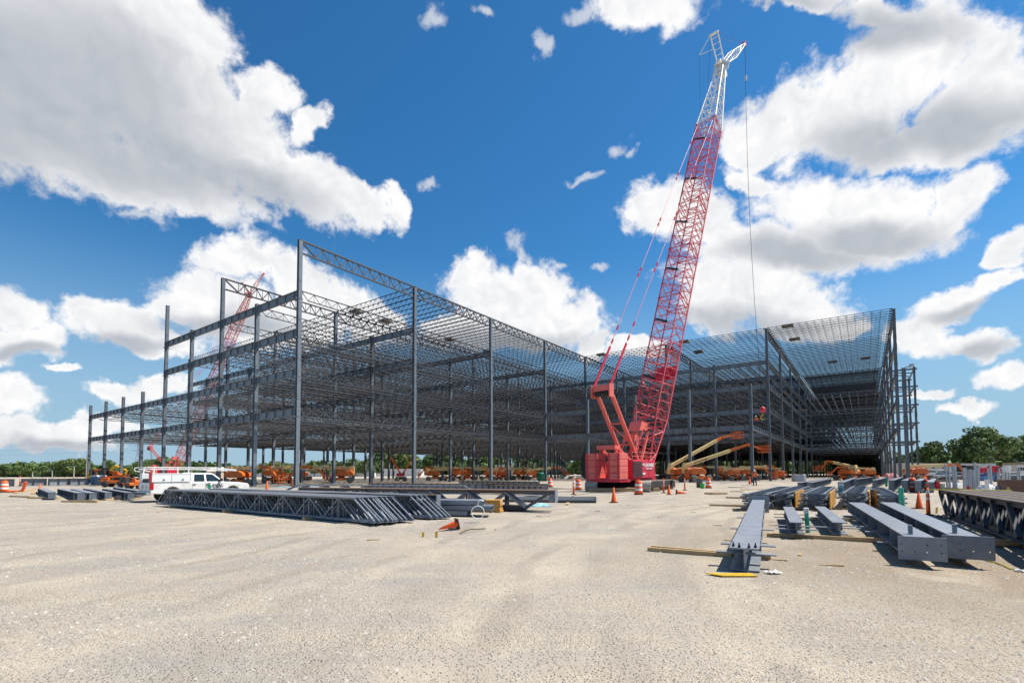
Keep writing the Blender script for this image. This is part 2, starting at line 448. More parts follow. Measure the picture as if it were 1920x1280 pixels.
# hollows and low mounds of the yard: (x, y, radius along x, radius along y, height)
HOLES = [(-20.5, 33, 9, 7, -0.20), (-2.6, 14.2, 2.4, 1.3, -0.30), (-3.2, 12.3, 2.0, 0.5, 0.06), (9.0, 8.9, 3.4, 2.0, -0.13), (11.5, 9.5, 2.5, 3, -0.10),
         (6.4, 33.0, 4.0, 1.3, -0.10), (5.5, 35.0, 4, 0.8, 0.05), (1.5, 16, 4, 1.2, 0.03), (12, 52, 8, 6, -0.05)]
def gh(x, y):
    z = 0.018 * math.sin(x * 0.9 + 1.3 * math.sin(y * 0.31)) * math.sin(y * 0.53 + x * 0.11) + 0.012 * math.sin(x * 2.3 + y * 1.1) * math.sin(y * 1.9 - x * 0.7)
    z *= min(1.0, max(0.0, (90 - y) / 30))
    for hx, hy, rx, ry, h in HOLES:
        q = ((x - hx) / rx) ** 2 + ((y - hy) / ry) ** 2
        if q < 6: z += h * math.exp(-q)
    return z
def on(p, dz=0.0):
    return Vector((p[0], p[1], gh(p[0], p[1]) + dz))
def GG(px, py):
    """photo pixel on the uneven ground"""
    p = G(px, py)
    for _ in range(6): p = G(px, py, gh(p.x, p.y))
    return p
def gravel_material():
    m = bpy.data.materials.new('gravel'); m.use_nodes = True
    nt = m.node_tree; N = nt.nodes; K = nt.links; b = N['Principled BSDF']
    b.inputs['Roughness'].default_value = 0.95; b.inputs['Specular IOR Level'].default_value = 0.15
    geo = N.new('ShaderNodeNewGeometry'); P = geo.outputs['Position']
    def noise(scale, det=6, ro=0.6, vec=None, dist=0.0):
        n = N.new('ShaderNodeTexNoise'); n.inputs['Scale'].default_value = scale; n.inputs['Detail'].default_value = det
        n.inputs['Roughness'].default_value = ro; n.inputs['Distortion'].default_value = dist; K.new(vec or P, n.inputs['Vector']); return n.outputs['Fac']
    def ramp(v, stops):
        r = N.new('ShaderNodeValToRGB'); K.new(v, r.inputs['Fac']); e = r.color_ramp.elements
        e[0].position, e[0].color = stops[0][0], (*stops[0][1], 1)
        e[1].position, e[1].color = stops[-1][0], (*stops[-1][1], 1)
        for p, c in stops[1:-1]:
            q = e.new(p); q.color = (*c, 1)
        return r.outputs['Color']
    def mix(f, a, c, mode='MIX'):
        x = N.new('ShaderNodeMix'); x.data_type = 'RGBA'; x.blend_type = mode
        if isinstance(f, float): x.inputs['Factor'].default_value = f
        else: K.new(f, x.inputs['Factor'])
        for k, v in (('A', a), ('B', c)):
            if isinstance(v, tuple): x.inputs[k].default_value = (*v, 1)
            else: K.new(v, x.inputs[k])
        return x.outputs['Result']
    def mr(v, a, c, d=0.0, e=1.0):
        x = N.new('ShaderNodeMapRange'); K.new(v, x.inputs['Value'])
        x.inputs['From Min'].default_value = a; x.inputs['From Max'].default_value = c; x.inputs['To Min'].default_value = d; x.inputs['To Max'].default_value = e
        return x.outputs['Result']
    # wheel tracks run with the site traffic, so one noise is stretched along that way
    mp = N.new('ShaderNodeMapping'); mp.inputs['Rotation'].default_value = (0, 0, rad(-14)); mp.inputs['Scale'].default_value = (0.10, 0.9, 1); K.new(P, mp.inputs['Vector'])
    big = noise(0.16, 6, 0.55, dist=0.5)
    trk = noise(1.0, 6, 0.6, mp.outputs[0], 0.3)
    mid = noise(1.4, 8, 0.65)
    base = ramp(mix(0.5, big, trk), [(0.40, (0.33, 0.30, 0.26)), (0.5, (0.43, 0.37, 0.293)), (0.60, (0.52, 0.435, 0.325))])
    base = mix(mr(mid, 0.42, 0.72, 0, 0.55), base, (0.40, 0.33, 0.25))
    def vor(scale, feat='F1'):
        v = N.new('ShaderNodeTexVoronoi'); v.feature = feat; v.inputs['Scale'].default_value = scale
        K.new(P, v.inputs['Vector']); return v
    v1 = vor(60.0); v2 = vor(27.0); v3 = vor(110.0)
    cov = mr(mix(0.6, noise(0.55, 5, 0.6), trk), 0.40, 0.60)              # where loose stone lies thick
    st1 = ramp(v1.outputs['Color'], [(0.0, (0.22, 0.20, 0.175)), (0.35, (0.42, 0.38, 0.33)), (0.7, (0.54, 0.49, 0.42)), (1.0, (0.72, 0.67, 0.58))])
    st2 = ramp(v2.outputs['Color'], [(0.0, (0.26, 0.235, 0.205)), (0.5, (0.46, 0.42, 0.36)), (1.0, (0.66, 0.61, 0.54))])
    m1 = N.new('ShaderNodeMath'); m1.operation = 'MULTIPLY'; K.new(mr(v1.outputs['Distance'], 0.62, 0.25), m1.inputs[0]); K.new(mr(cov, 0, 1, 0.12, 0.85), m1.inputs[1])
    base = mix(m1.outputs[0], base, st1)
    sp = N.new('ShaderNodeMath'); sp.operation = 'MULTIPLY'; K.new(mr(v2.outputs['Distance'], 0.34, 0.16), sp.inputs[0]); K.new(mr(cov, 0, 1, 0.03, 0.75), sp.inputs[1])
    base = mix(sp.outputs[0], base, st2)
    st3 = ramp(v3.outputs['Color'], [(0.0, (0.6, 0.6, 0.6)), (1.0, (1.35, 1.33, 1.3))])
    base = mix(0.85, base, st3, 'MULTIPLY')
    v4 = vor(33.0); pit = N.new('ShaderNodeMath'); pit.operation = 'MULTIPLY'; K.new(mr(v4.outputs['Distance'], 0.16, 0.05), pit.inputs[0]); K.new(mr(noise(1.1, 5, 0.6), 0.48, 0.66), pit.inputs[1])
    base = mix(mr(pit.outputs[0], 0, 1, 0, 0.4), base, (0.17, 0.15, 0.125))
    # darker raked dirt where the columns were dragged in, right of the wheel way
    dd = N.new('ShaderNodeVectorMath'); dd.operation = 'DISTANCE'; K.new(P, dd.inputs[0]); dd.inputs[1].default_value = (9.5, 9.0, 0)
    da = N.new('ShaderNodeMath'); da.operation = 'MULTIPLY_ADD'; K.new(noise(0.8, 6, 0.65), da.inputs[0]); da.inputs[1].default_value = 5.0; K.new(dd.outputs['Value'], da.inputs[2])
    base = mix(mr(da.outputs[0], 10.5, 5.5, 0, 0.85), base, (0.32, 0.25, 0.175))
    # two worn wheel ways swinging in from the left, pale and fine
    wx = N.new('ShaderNodeSeparateXYZ'); K.new(P, wx.inputs[0])
    cv = N.new('ShaderNodeMath'); cv.operation = 'MULTIPLY_ADD'; K.new(wx.outputs['Y'], cv.inputs[0]); cv.inputs[1].default_value = -0.42; K.new(wx.outputs['X'], cv.inputs[2])
    cn = N.new('ShaderNodeMath'); cn.operation = 'MULTIPLY_ADD'; K.new(noise(0.12, 3, 0.5), cn.inputs[0]); cn.inputs[1].default_value = 7.0; K.new(cv.outputs[0], cn.inputs[2])
    sn = N.new('ShaderNodeMath'); sn.operation = 'SINE'; sc_ = N.new('ShaderNodeMath'); sc_.operation = 'MULTIPLY'; K.new(cn.outputs[0], sc_.inputs[0]); sc_.inputs[1].default_value = 1.9; K.new(sc_.outputs[0], sn.inputs[0])
    ww = N.new('ShaderNodeMath'); ww.operation = 'MULTIPLY'; K.new(mr(sn.outputs[0], 0.1, 0.9), ww.inputs[0]); K.new(mr(noise(0.7, 5, 0.6), 0.4, 0.6), ww.inputs[1])
    base = mix(mr(ww.outputs[0], 0, 1, 0, 0.55), base, (0.57, 0.48, 0.36))
    # a sweep of narrow tyre marks turning towards the crane
    d2 = N.new('ShaderNodeVectorMath'); d2.operation = 'DISTANCE'; K.new(P, d2.inputs[0]); d2.inputs[1].default_value = (33, 1, 0)
    n2_ = N.new('ShaderNodeMath'); n2_.operation = 'MULTIPLY_ADD'; K.new(noise(0.25, 3, 0.5), n2_.inputs[0]); n2_.inputs[1].default_value = 1.6; K.new(d2.outputs['Value'], n2_.inputs[2])
    wv = N.new('ShaderNodeMath'); wv.operation = 'MULTIPLY'; K.new(n2_.outputs[0], wv.inputs[0]); wv.inputs[1].default_value = 5.2
    ws = N.new('ShaderNodeMath'); ws.operation = 'SINE'; K.new(wv.outputs[0], ws.inputs[0])
    wb = N.new('ShaderNodeMath'); wb.operation = 'MULTIPLY'; K.new(mr(ws.outputs[0], 0.35, 0.95), wb.inputs[0]); K.new(mr(noise(0.30, 4, 0.6), 0.42, 0.56), wb.inputs[1])
    base = mix(mr(wb.outputs[0], 0, 1, 0, 0.8), base, (0.34, 0.29, 0.23))
    # rusty clay stains here and there
    base = mix(mr(noise(0.33, 7, 0.7, dist=0.8), 0.66, 0.76, 0, 0.5), base, (0.50, 0.33, 0.17))
    K.new(base, b.inputs['Base Color'])
    hs = N.new('ShaderNodeMath'); hs.operation = 'MULTIPLY_ADD'
    K.new(mr(v1.outputs['Distance'], 0.5, 0.0), hs.inputs[0]); K.new(m1.outputs[0], hs.inputs[1]); K.new(noise(9, 6, 0.7), hs.inputs[2])
    h2 = N.new('ShaderNodeMath'); h2.operation = 'MULTIPLY_ADD'; K.new(mr(v2.outputs['Distance'], 0.34, 0.0), h2.inputs[0]); h2.inputs[1].default_value = 1.2; K.new(hs.outputs[0], h2.inputs[2])
    bp = N.new('ShaderNodeBump'); bp.inputs['Strength'].default_value = 0.9; bp.inputs['Distance'].default_value = 0.022
    K.new(h2.outputs[0], bp.inputs['Height']); K.new(bp.outputs['Normal'], b.inputs['Normal'])
    return m
GRAVEL = gravel_material()
def make_ground():
    def axis(a, b, fine0, fine1, st, grow=1.25):
        xs = list(np.arange(fine0, fine1 + 1e-6, st)); d = st
        x = fine1
        while x < b: d *= grow; x += d; xs.append(x)
        x = fine0; d = st
        while x > a: d *= grow; x -= d; xs.insert(0, x)
        return xs
    xs = axis(-2500, 2500, -42, 42, 0.5); ys = axis(-60, 3500, 1, 56, 0.4)
    V = np.array([(x, y, gh(x, y)) for y in ys for x in xs])
    n = len(xs); m = len(ys)
    idx = np.arange(n * m).reshape(m, n)
    F = np.stack([idx[:-1, :-1], idx[:-1, 1:], idx[1:, 1:], idx[1:, :-1]], -1).reshape(-1, 4)
    me = tri_mesh('ground', V, F, GRAVEL)
    me.polygons.foreach_set('use_smooth', [True] * len(me.polygons))
    return tag(inst('ground', me, None), kind='structure')
make_ground()
def make_stones():
    rng = np.random.default_rng(5)
    N_ = 34000
    # more stones close by, thick in drifts
    y = 2.2 + 24 * rng.random(N_) ** 1.9; x = (rng.random(N_) - 0.5) * 2.5 * (y + 1.0) + 0.1 * y
    s = 0.006 + 0.020 * rng.random(N_) ** 4 + 0.0007 * y
    drift = np.sin(x * 0.7 + 1.9 * np.sin(y * 0.5)) * np.sin(y * 0.9 + x * 0.3) + 0.5 * np.sin(x * 2.1 + y)
    keep = drift + rng.normal(0, 0.35, N_) > 0.05
    x, y, s = x[keep], y[keep], s[keep]; n = len(x)
    z = np.array([gh(a, b) for a, b in zip(x, y)])
    base = np.array([(1, 0, 0), (0.2, 0.9, 0), (-0.9, 0.4, 0), (-0.6, -0.8, 0), (0.5, -0.8, 0), (0.1, 0.05, 0.75), (0.45, 0.3, 0.5), (-0.45, -0.1, 0.55)])
    faces = np.array([(0, 1, 6, 0), (1, 5, 6, 1), (1, 2, 5, 1), (2, 7, 5, 2), (2, 3, 7, 2), (3, 4, 7, 3), (7, 4, 5, 7), (4, 0, 6, 4), (4, 6, 5, 4)])[:, :3]
    a = rng.random(n) * 2 * PI; ca, sa = np.cos(a), np.sin(a)
    B = base[None] * (0.7 + 0.6 * rng.random((n, 8, 3))) * s[:, None, None]
    X = B[..., 0] * ca[:, None] - B[..., 1] * sa[:, None] + x[:, None]; Y = B[..., 0] * sa[:, None] + B[..., 1] * ca[:, None] + y[:, None]
    Z = B[..., 2] + z[:, None] - 0.002
    V = np.stack([X, Y, Z], -1).reshape(-1, 3)
    F = (faces[None] + (np.arange(n) * 8)[:, None, None]).reshape(-1, 3)
    m = mat('loose_stone', (0.42, 0.38, 0.325), 0.95, 0, 0.1, 8, island=0.24, spec=0.02)
    return tag(inst('loose_gravel', tri_mesh('loose_gravel', V, F, m), None), kind='stuff')
make_stones()
# ------------------------------------------------------------------ the steel frame
BR, BL = 18.288, 9.453
LEV = [9.144, 13.716, 18.288, 22.86]; ZR = 28.845
NR, NL = 15, 8                       # bays along the long side, bays to the left
NRR = 18                             # bays of the right wing
ORG = Vector((-22.98, 56.61, 0))
def bpos(r, l, z=0.0):
    """world position of a grid point of the frame"""
    p = ORG + RV * (r * BR) + LV * (l * BL); return Vector((p.x, p.y, z))
frame = thing('steel_building_frame', 'vast grey steel frame of an unfinished warehouse with open joist floors and roof', 'building frame', ORG, ROT)

def ibeam(mb, L, d, w, tf=0.03, tw=0.02, mi=0, x0=0.0, z1=0.0, axis='y'):
    """I section lying along y (or x) with its top at z1"""
    def b(a0, a1, c0, c1, e0, e1):
        if axis == 'y': mb.box(c0, c1, a0, a1, e0, e1, mi)
        else: mb.box(a0, a1, c0, c1, e0, e1, mi)
    b(x0, x0 + L, -w / 2, w / 2, z1 - tf, z1); b(x0, x0 + L, -w / 2, w / 2, z1 - d, z1 - d + tf); b(x0, x0 + L, -tw / 2, tw / 2, z1 - d + tf, z1 - tf)
def column_mesh(h, lv, name='column'):
    m = MB(); w = 0.22; t = 0.035
    m.box(-w, w, -w, -w + t, 0, h); m.box(-w, w, w - t, w, 0, h); m.box(-0.015, 0.015, -w + t, w - t, 0, h)
    m.box(-0.32, 0.32, -0.32, 0.32, 0, 0.05)
    for z in lv:                                         # girder seats, stiffeners and joist brackets
        m.box(-w - 0.012, w + 0.012, -w - 0.03, -w - 0.002, z - 1.0, z + 0.05); m.box(-w - 0.012, w + 0.012, w + 0.002, w + 0.03, z - 1.0, z + 0.05)
        m.box(w, w + 0.22, -0.15, 0.15, z - 1.06, z - 0.98); m.box(-w - 0.22, -w, -0.15, 0.15, z - 1.06, z - 0.98)
        m.box(-w, w, -w + t, w - t, z - 0.06, z - 0.03); m.box(-w, w, -w + t, w - t, z - 0.95, z - 0.92)
        if z + 1.6 < h:                                  # splice above each second floor
            m.box(-w * 0.8, w * 0.8, -w - 0.02, -w, z + 1.0, z + 1.5); m.box(-w * 0.8, w * 0.8, w, w + 0.02, z + 1.0, z + 1.5)
    m.box(-w - 0.03, w + 0.03, -w - 0.03, w + 0.03, h, h + 0.03)
    return m.mesh(name, STEEL)
CM = {'roof': column_mesh(ZR - 0.1, LEV), 'l4': column_mesh(LEV[3] + 0.25, LEV), 'l2': column_mesh(15.7, LEV[:2])}
def girder_mesh(L, name='floor_girder'):
    m = MB()
    a = 0.25; b = L - 0.25
    ibeam(m, b - a, 0.86, 0.36, 0.035, 0.02, 0, a, 0.0)
    for s in (-1, 1):
        m.box(s * 0.012, s * 0.05, a + 0.05, b - 0.05, -0.80, -0.54)    # raised band added to make the lower web look lighter
        for k in range(5):
            y = L * (k + 0.5) / 5
            m.box(s * 0.012, s * 0.17, y - 0.012, y + 0.012, -0.82, -0.04)
    return m.mesh(name, STEEL)
def edge_girder_mesh(L):
    m = MB(); a = 0.25; b = L - 0.25
    ibeam(m, b - a, 0.80, 0.34, 0.035, 0.02, 0, a, 0.0, 'x')
    for k in range(9):
        x = L * (k + 0.5) / 9
        m.box(x - 0.012, x + 0.012, -0.16, 0.16, -0.77, -0.04)
    return m.mesh('edge_girder', STEEL)
def joist_geo(L, d, n, cw, ww, fine, axis='x'):
    """open web joist along x: top chord at z 0, warren web with posts; returns vertex and quad arrays"""
    m = MB(); e = 0.22
    def bx(p0, p1, w, h):
        if fine: m.bar(p0, p1, w, h, 0, (0, 1, 0))
        else:                                            # light three sided member for the far field
            p0 = Vector(p0); p1 = Vector(p1); dd = (p1 - p0).normalized(); a = Vector((0, 1, 0)); b = a.cross(dd)
            vs = [p + a * (q[0] * w) + b * (q[1] * w) for p in (p0, p1) for q in ((-0.6, -0.4), (0.6, -0.4), (0, 0.6))]
            m.add(vs, [(0, 1, 4, 3), (1, 2, 5, 4), (2, 0, 3, 5)])
    for s in ((-1, 1) if fine else (0,)):
        g = cw * 0.75 * s
        if fine:
            m.box(e, L - e, g - cw * 0.45, g + cw * 0.45, -0.03, 0); m.box(e, L - e, g - 0.012, g + 0.012, -cw, -0.03)
            m.box(e + 0.9, L - e - 0.9, g - cw * 0.45, g + cw * 0.45, -d, -d + 0.03); m.box(e + 0.9, L - e - 0.9, g - 0.012, g + 0.012, -d + 0.03, -d + cw)
        else:
            bx((e, 0, -0.05), (L - e, 0, -0.05), cw * 1.5, 0); bx((e + 0.9, 0, -d + 0.05), (L - e - 0.9, 0, -d + 0.05), cw * 1.5, 0)
    if fine: m.box(e - 0.12, e + 0.25, -0.09, 0.09, -0.22, 0.0); m.box(L - e - 0.25, L - e + 0.12, -0.09, 0.09, -0.22, 0.0)
    xs = [e + 0.9 + (L - 2 * e - 1.8) * k / n for k in range(n + 1)]
    zt, zb = -0.06, -d + 0.06
    bx((e, 0, zt), (xs[0], 0, zb), ww * 1.3, ww * 1.3); bx((L - e, 0, zt), (xs[-1], 0, zb), ww * 1.3, ww * 1.3)
    for k in range(n):
        xm = (xs[k] + xs[k + 1]) / 2
        bx((xs[k], 0, zb), (xm, 0, zt), ww, ww); bx((xm, 0, zt), (xs[k + 1], 0, zb), ww, ww)
        if fine or k % 2 == 0: bx((xm, 0, zt), (xm, 0, zb), ww * 0.7, ww * 0.7)
    if axis == 'y':
        m.v = [(-y, x, z) for x, y, z in m.v]
    return m
FJ = joist_geo(BR, 1.0, 10, 0.075, 0.052, True); FJm = FJ.mesh('floor_joist', STEELD)
FJl = joist_geo(BR, 1.0, 9, 0.085, 0.05, False)
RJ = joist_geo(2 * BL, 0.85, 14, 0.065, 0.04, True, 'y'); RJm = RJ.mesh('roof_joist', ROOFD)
RJl = joist_geo(2 * BL, 0.85, 13, 0.125, 0.06, False, 'y')
def truss_mesh(L, d, n, name, axis, m_=STEELD):
    m = MB(); c = 0.16; w = 0.11; e = 0.2
    m.bar((e, 0, -c / 2), (L - e, 0, -c / 2), 0.26, c); m.bar((e, 0, -d + c / 2), (L - e, 0, -d + c / 2), 0.22, c)
    zt, zb = -c, -d + c
    xs = [e + 1.9 + (L - 2 * e - 3.8) * k / n for k in range(n + 1)]
    for s in (-0.05, 0.05):
        m.bar((e, s, zt), (xs[0], s, zb), w * 1.2, w, 0, (0, 1, 0)); m.bar((L - e, s, zt), (xs[-1], s, zb), w * 1.2, w, 0, (0, 1, 0))
    for k in range(n + 1):
        if k < n:
            xm = (xs[k] + xs[k + 1]) / 2
            m.bar((xs[k], 0, zb), (xm, 0, zt), w, w, 0, (0, 1, 0)); m.bar((xm, 0, zt), (xs[k + 1], 0, zb), w, w, 0, (0, 1, 0))
            m.bar((xm, 0, zt), (xm, 0, zb), w * 0.6, w * 0.6, 0, (0, 1, 0))
        m.bar((xs[k], 0, zt), (xs[k], 0, zb), w * 0.5, w * 0.5, 0, (0, 1, 0))
    if axis == 'y': m.v = [(-y, x, z) for x, y, z in m.v]
    return m.mesh(name, m_)
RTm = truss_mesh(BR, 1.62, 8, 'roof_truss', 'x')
HTm = truss_mesh(2 * BL, 1.3, 8, 'hall_truss', 'y', STEEL)
GM = girder_mesh(BL); EGM = edge_girder_mesh(BR)

cam_l = Vector((0, 0, 0)) - ORG
cam_loc = Vector((cam_l.dot(RV), cam_l.dot(LV), 0))
def near(items, keyx, keyy):
    return sorted(items, key=lambda t: (t[0] * 1.0 + keyx - cam_loc.x) ** 2 + (t[1] + keyy - cam_loc.y) ** 2)
def place(items, name, me, lightgeo, hx, hy, limit=300):
    """the nearest ones as parts of their own, the rest joined"""
    it = near(items, hx, hy)
    for t in it[:limit]: inst(name, me, frame, t)
    rest = np.array(it[limit:])
    if len(rest):
        V0 = np.array(lightgeo.v); F0 = np.array([f for f in lightgeo.f if len(f) == 4])
        V = (V0[None] + rest[:, None, :]).reshape(-1, 3)
        F = (F0[None] + (np.arange(len(rest)) * len(V0))[:, None, None]).reshape(-1, 4)
        o = inst('distant_' + name + 's', tri_mesh('distant_' + name + 's', V, F, me.materials[0]), frame)
        o['kind'] = 'stuff'
# columns
for r in range(0, NRR + 1):
    for l in range(-6, NL + 1):
        if r > NR and l > 0: continue
        if l < 0:
            if l == -5 or r < 3: continue
            if r == 3:
                if l in (-1, -2, -3, -4, -6): inst('column', CM['l2'], frame, (r * BR, l * BL, 0))
                continue
            k = 'roof' if l % 2 == 0 else 'l4'
        else:
            k = 'roof' if l % 2 == 0 else 'l4'
            if r == 0 and l > 4: k = 'l2'
        inst('column', CM[k], frame, (r * BR, l * BL, 0))
# girders across, floor by floor
gird = []; edge = []; fj = []; hall = []
for r in range(0, NRR + 1):
    for li, z in enumerate(LEV):
        for l in range(-4, NL):
            if r > NR and l >= 0: continue
            if l < 0 and r < 4 and not (r == 3 and (li == 0 or (li == 1 and l == -1))): continue
            if r == 0 and li >= 2 and l >= 4: continue
            gird.append((r * BR, l * BL, z))
        if r >= 7: hall.append((r * BR, -6 * BL, z))
        if r >= (3 if li == 0 else 4) and r < NRR: edge.append((r * BR, -4 * BL, z))
        if r >= 4 and r < NRR: edge.append((r * BR, -6 * BL, z))
g_it = near(gird, 0, BL / 2)
for t in g_it[:300]: inst('floor_girder', GM, frame, t)
gl = MB(); ibeam(gl, BL - 0.5, 0.86, 0.36, 0.035, 0.02, 0, 0.25, 0.0)
rest = np.array(g_it[300:])
if len(rest):
    V0 = np.array(gl.v); F0 = np.array(gl.f)
    o = inst('distant_floor_girders', tri_mesh('distant_floor_girders', (V0[None] + rest[:, None]).reshape(-1, 3), (F0[None] + (np.arange(len(rest)) * len(V0))[:, None, None]).reshape(-1, 4), STEEL), frame)
    o['kind'] = 'stuff'
for t in edge: inst('edge_girder', EGM, frame, t)
for t in hall: inst('hall_truss', HTm, frame, t)
# joists along the long side
for r in range(0, NRR):
    for li, z in enumerate(LEV):
        for l in range(-6, NL):
            if l >= 0 and r >= NR: continue
            if l < 0 and r < 4 and not (r == 3 and li == 0 and l >= -1): continue
            if l < -4 and r < 7: continue
            if l < -4 and li < 3 and r % 1 == 0 and r < 9: continue
            for k in range(5):
                if r == 0:
                    if l >= 4 and (li > 1 or k in (1, 3)): continue
                    if li == 3 and (l >= 2 or k != 0): continue
                    if li == 2 and (l >= 3 or (l >= 2 and k != 0)): continue
                fj.append((r * BR, (l + k / 5.0) * BL, z))
fj.append((0, 2 * BL, LEV[3]))
place(fj, 'floor_joist', FJm, FJl, BR / 2, 0)
# roof
rt = [(r * BR, l * BL, ZR) for l in (0, 2, 4, 6, 8, -2, -4, -6) for r in range(NRR) if ((l >= 0 and r < NR) and (r >= 1 or l in (0, 2))) or (l < 0 and r >= 4) or (l == 0 and r >= NR)]
for t in rt: inst('roof_truss', RTm, frame, t)
rj = []
for r in range(1, NRR):
    for l in (-6, -4, -2, 0, 2, 4, 6):
        if l < 0 and r < 4: continue
        if l >= 0 and r >= NR: continue
        for k in range(11):
            rj.append(((r + k / 11.0) * BR + (0.15 if k == 0 else 0), l * BL, ZR + 0.13))
place(rj, 'roof_joist', RJm, RJl, 0, BL)
# cross bracing of the right hand face, seen edge on, and under the far wing
xb = MB()
for r in (5, 8, 11):
    for a, b in zip([0] + LEV, LEV + [ZR]):
        xb.bar((r * BR, -6 * BL, a), ((r + 1) * BR, -6 * BL, b), 0.2); xb.bar((r * BR, -6 * BL - 0.22, b), ((r + 1) * BR, -6 * BL - 0.22, a), 0.2)
xb.build('wall_bracing', STEEL, frame)
# stair bay standing out from the right face
for r, l in ((7, -6.62), (8, -6.62)):
    inst('column', CM['l4'], frame, (r * BR, l * BL, 0)).scale = (1, 1, 1.2)
sb = MB()
for z in LEV + [27.2]:
    for r in (7, 8): sb.bar((r * BR, -6.62 * BL - 0.6, z), (r * BR, -6 * BL, z), 0.22, 0.4)
    sb.bar((7 * BR, -6.62 * BL, z), (8 * BR, -6.62 * BL, z), 0.22, 0.4)
    for k in range(1, 3): sb.bar(((7 + k / 3) * BR, -6.6 * BL, z), ((7 + k / 9) * BR, -6.03 * BL, z), 0.12, 0.25)
sb.build('stair_bay_beams', STEEL, frame)
lf = MB(); lf.box(-0.1, 0.1, -0.9, -0.2, 15.75, 15.9); lf.box(-0.35, 0.35, -1.1, -0.6, 15.9, 16.15)
lf.build('lifting_bracket', GALV, frame, (3 * BR, -6 * BL, 0))
# precast wall panels already standing low along the right face
for k in range(10, 17):
    wp = MB(); wp.box(0.3, BR - 0.3, -0.15, 0.15, 0, 8.0); wp.build('wall_panel', CONCR, frame, (k * BR, -6 * BL - 0.6, 0))
# metal floor deck laid on the first floor of the far bays
def deck_mesh(w, l, name):
    m = MB(); n = int(w / 0.6); 
    for i in range(n):
        x = i * w / n; d = w / n
        m.add([(x, 0, 0), (x + d * 0.4, 0, 0), (x + d * 0.5, 0, 0.07), (x + d * 0.9, 0, 0.07), (x + d, 0, 0),
               (x, l, 0), (x + d * 0.4, l, 0), (x + d * 0.5, l, 0.07), (x + d * 0.9, l, 0.07), (x + d, l, 0)],
              [(0, 1, 6, 5), (1, 2, 7, 6), (2, 3, 8, 7), (3, 4, 9, 8)])
    return m.mesh(name, DECKM)
DKm = deck_mesh(BR, BL, 'floor_deck')
for r in range(5, NRR):
    for l in range(-6, 6):
        if r >= NR and l >= 0: continue
        if l < -4 and r < 9: continue
        if l >= 0 and r < 8 + l // 2: continue
        inst('floor_deck', DKm, frame, (r * BR, l * BL, LEV[0] + 0.03))
for r in range(10, NRR):
    for l in (-6, -5, -4, -3, -2, -1): inst('roof_deck', DKm, frame, (r * BR, l * BL, ZR + 0.16))
# bundles of roof deck and planks waiting on the roof joists
bspots = [(4.12, -4.35, 'nearest the tall column with the sloping truss'), (4.75, -4.35, 'behind the nearest one on the same truss line'), (5.6, -4.4, 'third back from the wing corner'), (4.1, -2.35, 'over the roof truss behind the crane boom'), (4.7, -2.35, 'second back behind the crane boom'),
          (4.1, -0.35, 'at the inner corner of the two wings'), (4.6, -0.35, 'just behind the inner corner'), (6.4, -4.9, 'left one in the middle of the hall roof'), (7.3, -4.9, 'left one deeper over the hall'), (6.4, -5.6, 'right one in the middle of the hall roof'), (7.4, -5.6, 'right one deeper over the hall'),
          (1.15, 1.8, 'above the inner column left of centre'), (1.5, 1.8, 'second along above the left centre column'), (2.4, 1.7, 'pale bundle midway along the left roof'), (3.1, 1.7, 'pale bundle three bays along the left roof')]
bm_ = MB()
for k in range(6): bm_.box(-0.5, 0.5, -1.6, 1.6, 0.12 + k * 0.07, 0.18 + k * 0.07)
bmesh_ = bm_.mesh('deck_sheets', mat('deck_bundle_tan', (0.32, 0.27, 0.2), 0.8, 0, 0.3, 2))
bw = MB()
for y in (-1.2, 0, 1.2): bw.box(-0.55, 0.55, y - 0.05, y + 0.05, 0, 0.12)
bwm = bw.mesh('dunnage', WOOD)
for i, (r, l, w) in enumerate([b for j, b in enumerate(bspots) if j not in (2, 6, 8, 10)]):
    t = thing('deck_bundle', 'roof deck bundle ' + w, 'deck bundle', bpos(r, l, ZR + 0.135), ROT, 'bundles of deck lying on the roof joists')
    t.scale = (1.7, 0.6, 0.8)
    inst('deck_sheets', bmesh_, t); inst('dunnage', bwm, t)
# ------------------------------------------------------------------ lattice boom crawler cranes
def lattice(mb, A, B, fa, fb, chord, lace, bays, e1, e2, xpat=True, mi=0):
    """four chord lattice from A to B; fa / fb half sizes (w, d) at each end along e1, e2"""
    A = Vector(A); B = Vector(B); n = len(mb.v)
    def c(t, i):
        w = fa[0] + (fb[0] - fa[0]) * t; d = fa[1] + (fb[1] - fa[1]) * t
        sx, sy = ((-1, -1), (1, -1), (1, 1), (-1, 1))[i]
        return A + (B - A) * t + e1 * (sx * w) + e2 * (sy * d)
    for i in range(4): mb.tube(c(0, i), c(1, i), chord, 6, mi=mi, caps=False)
    for k in range(bays):
        t0, t1 = k / bays, (k + 1) / bays
        for i in range(4):
            j = (i + 1) % 4
            if (k + i) % 2 == 0: mb.tube(c(t0, i), c(t1, j), lace, 4, mi=mi, caps=False)
            else: mb.tube(c(t0, j), c(t1, i), lace, 4, mi=mi, caps=False)
            if xpat: mb.tube(c((t0 + t1) / 2, i), c((t0 + t1) / 2, j), lace * 0.8, 4, mi=mi, caps=False)
        mb.tube(c(t1, 0), c(t1, 2), lace * 0.7, 4, mi=mi, caps=False)
    for t in (0, 1):
        for i in range(4): mb.tube(c(t, i), c(t, (i + 1) % 4), lace * 1.2, 4, mi=mi, caps=False)
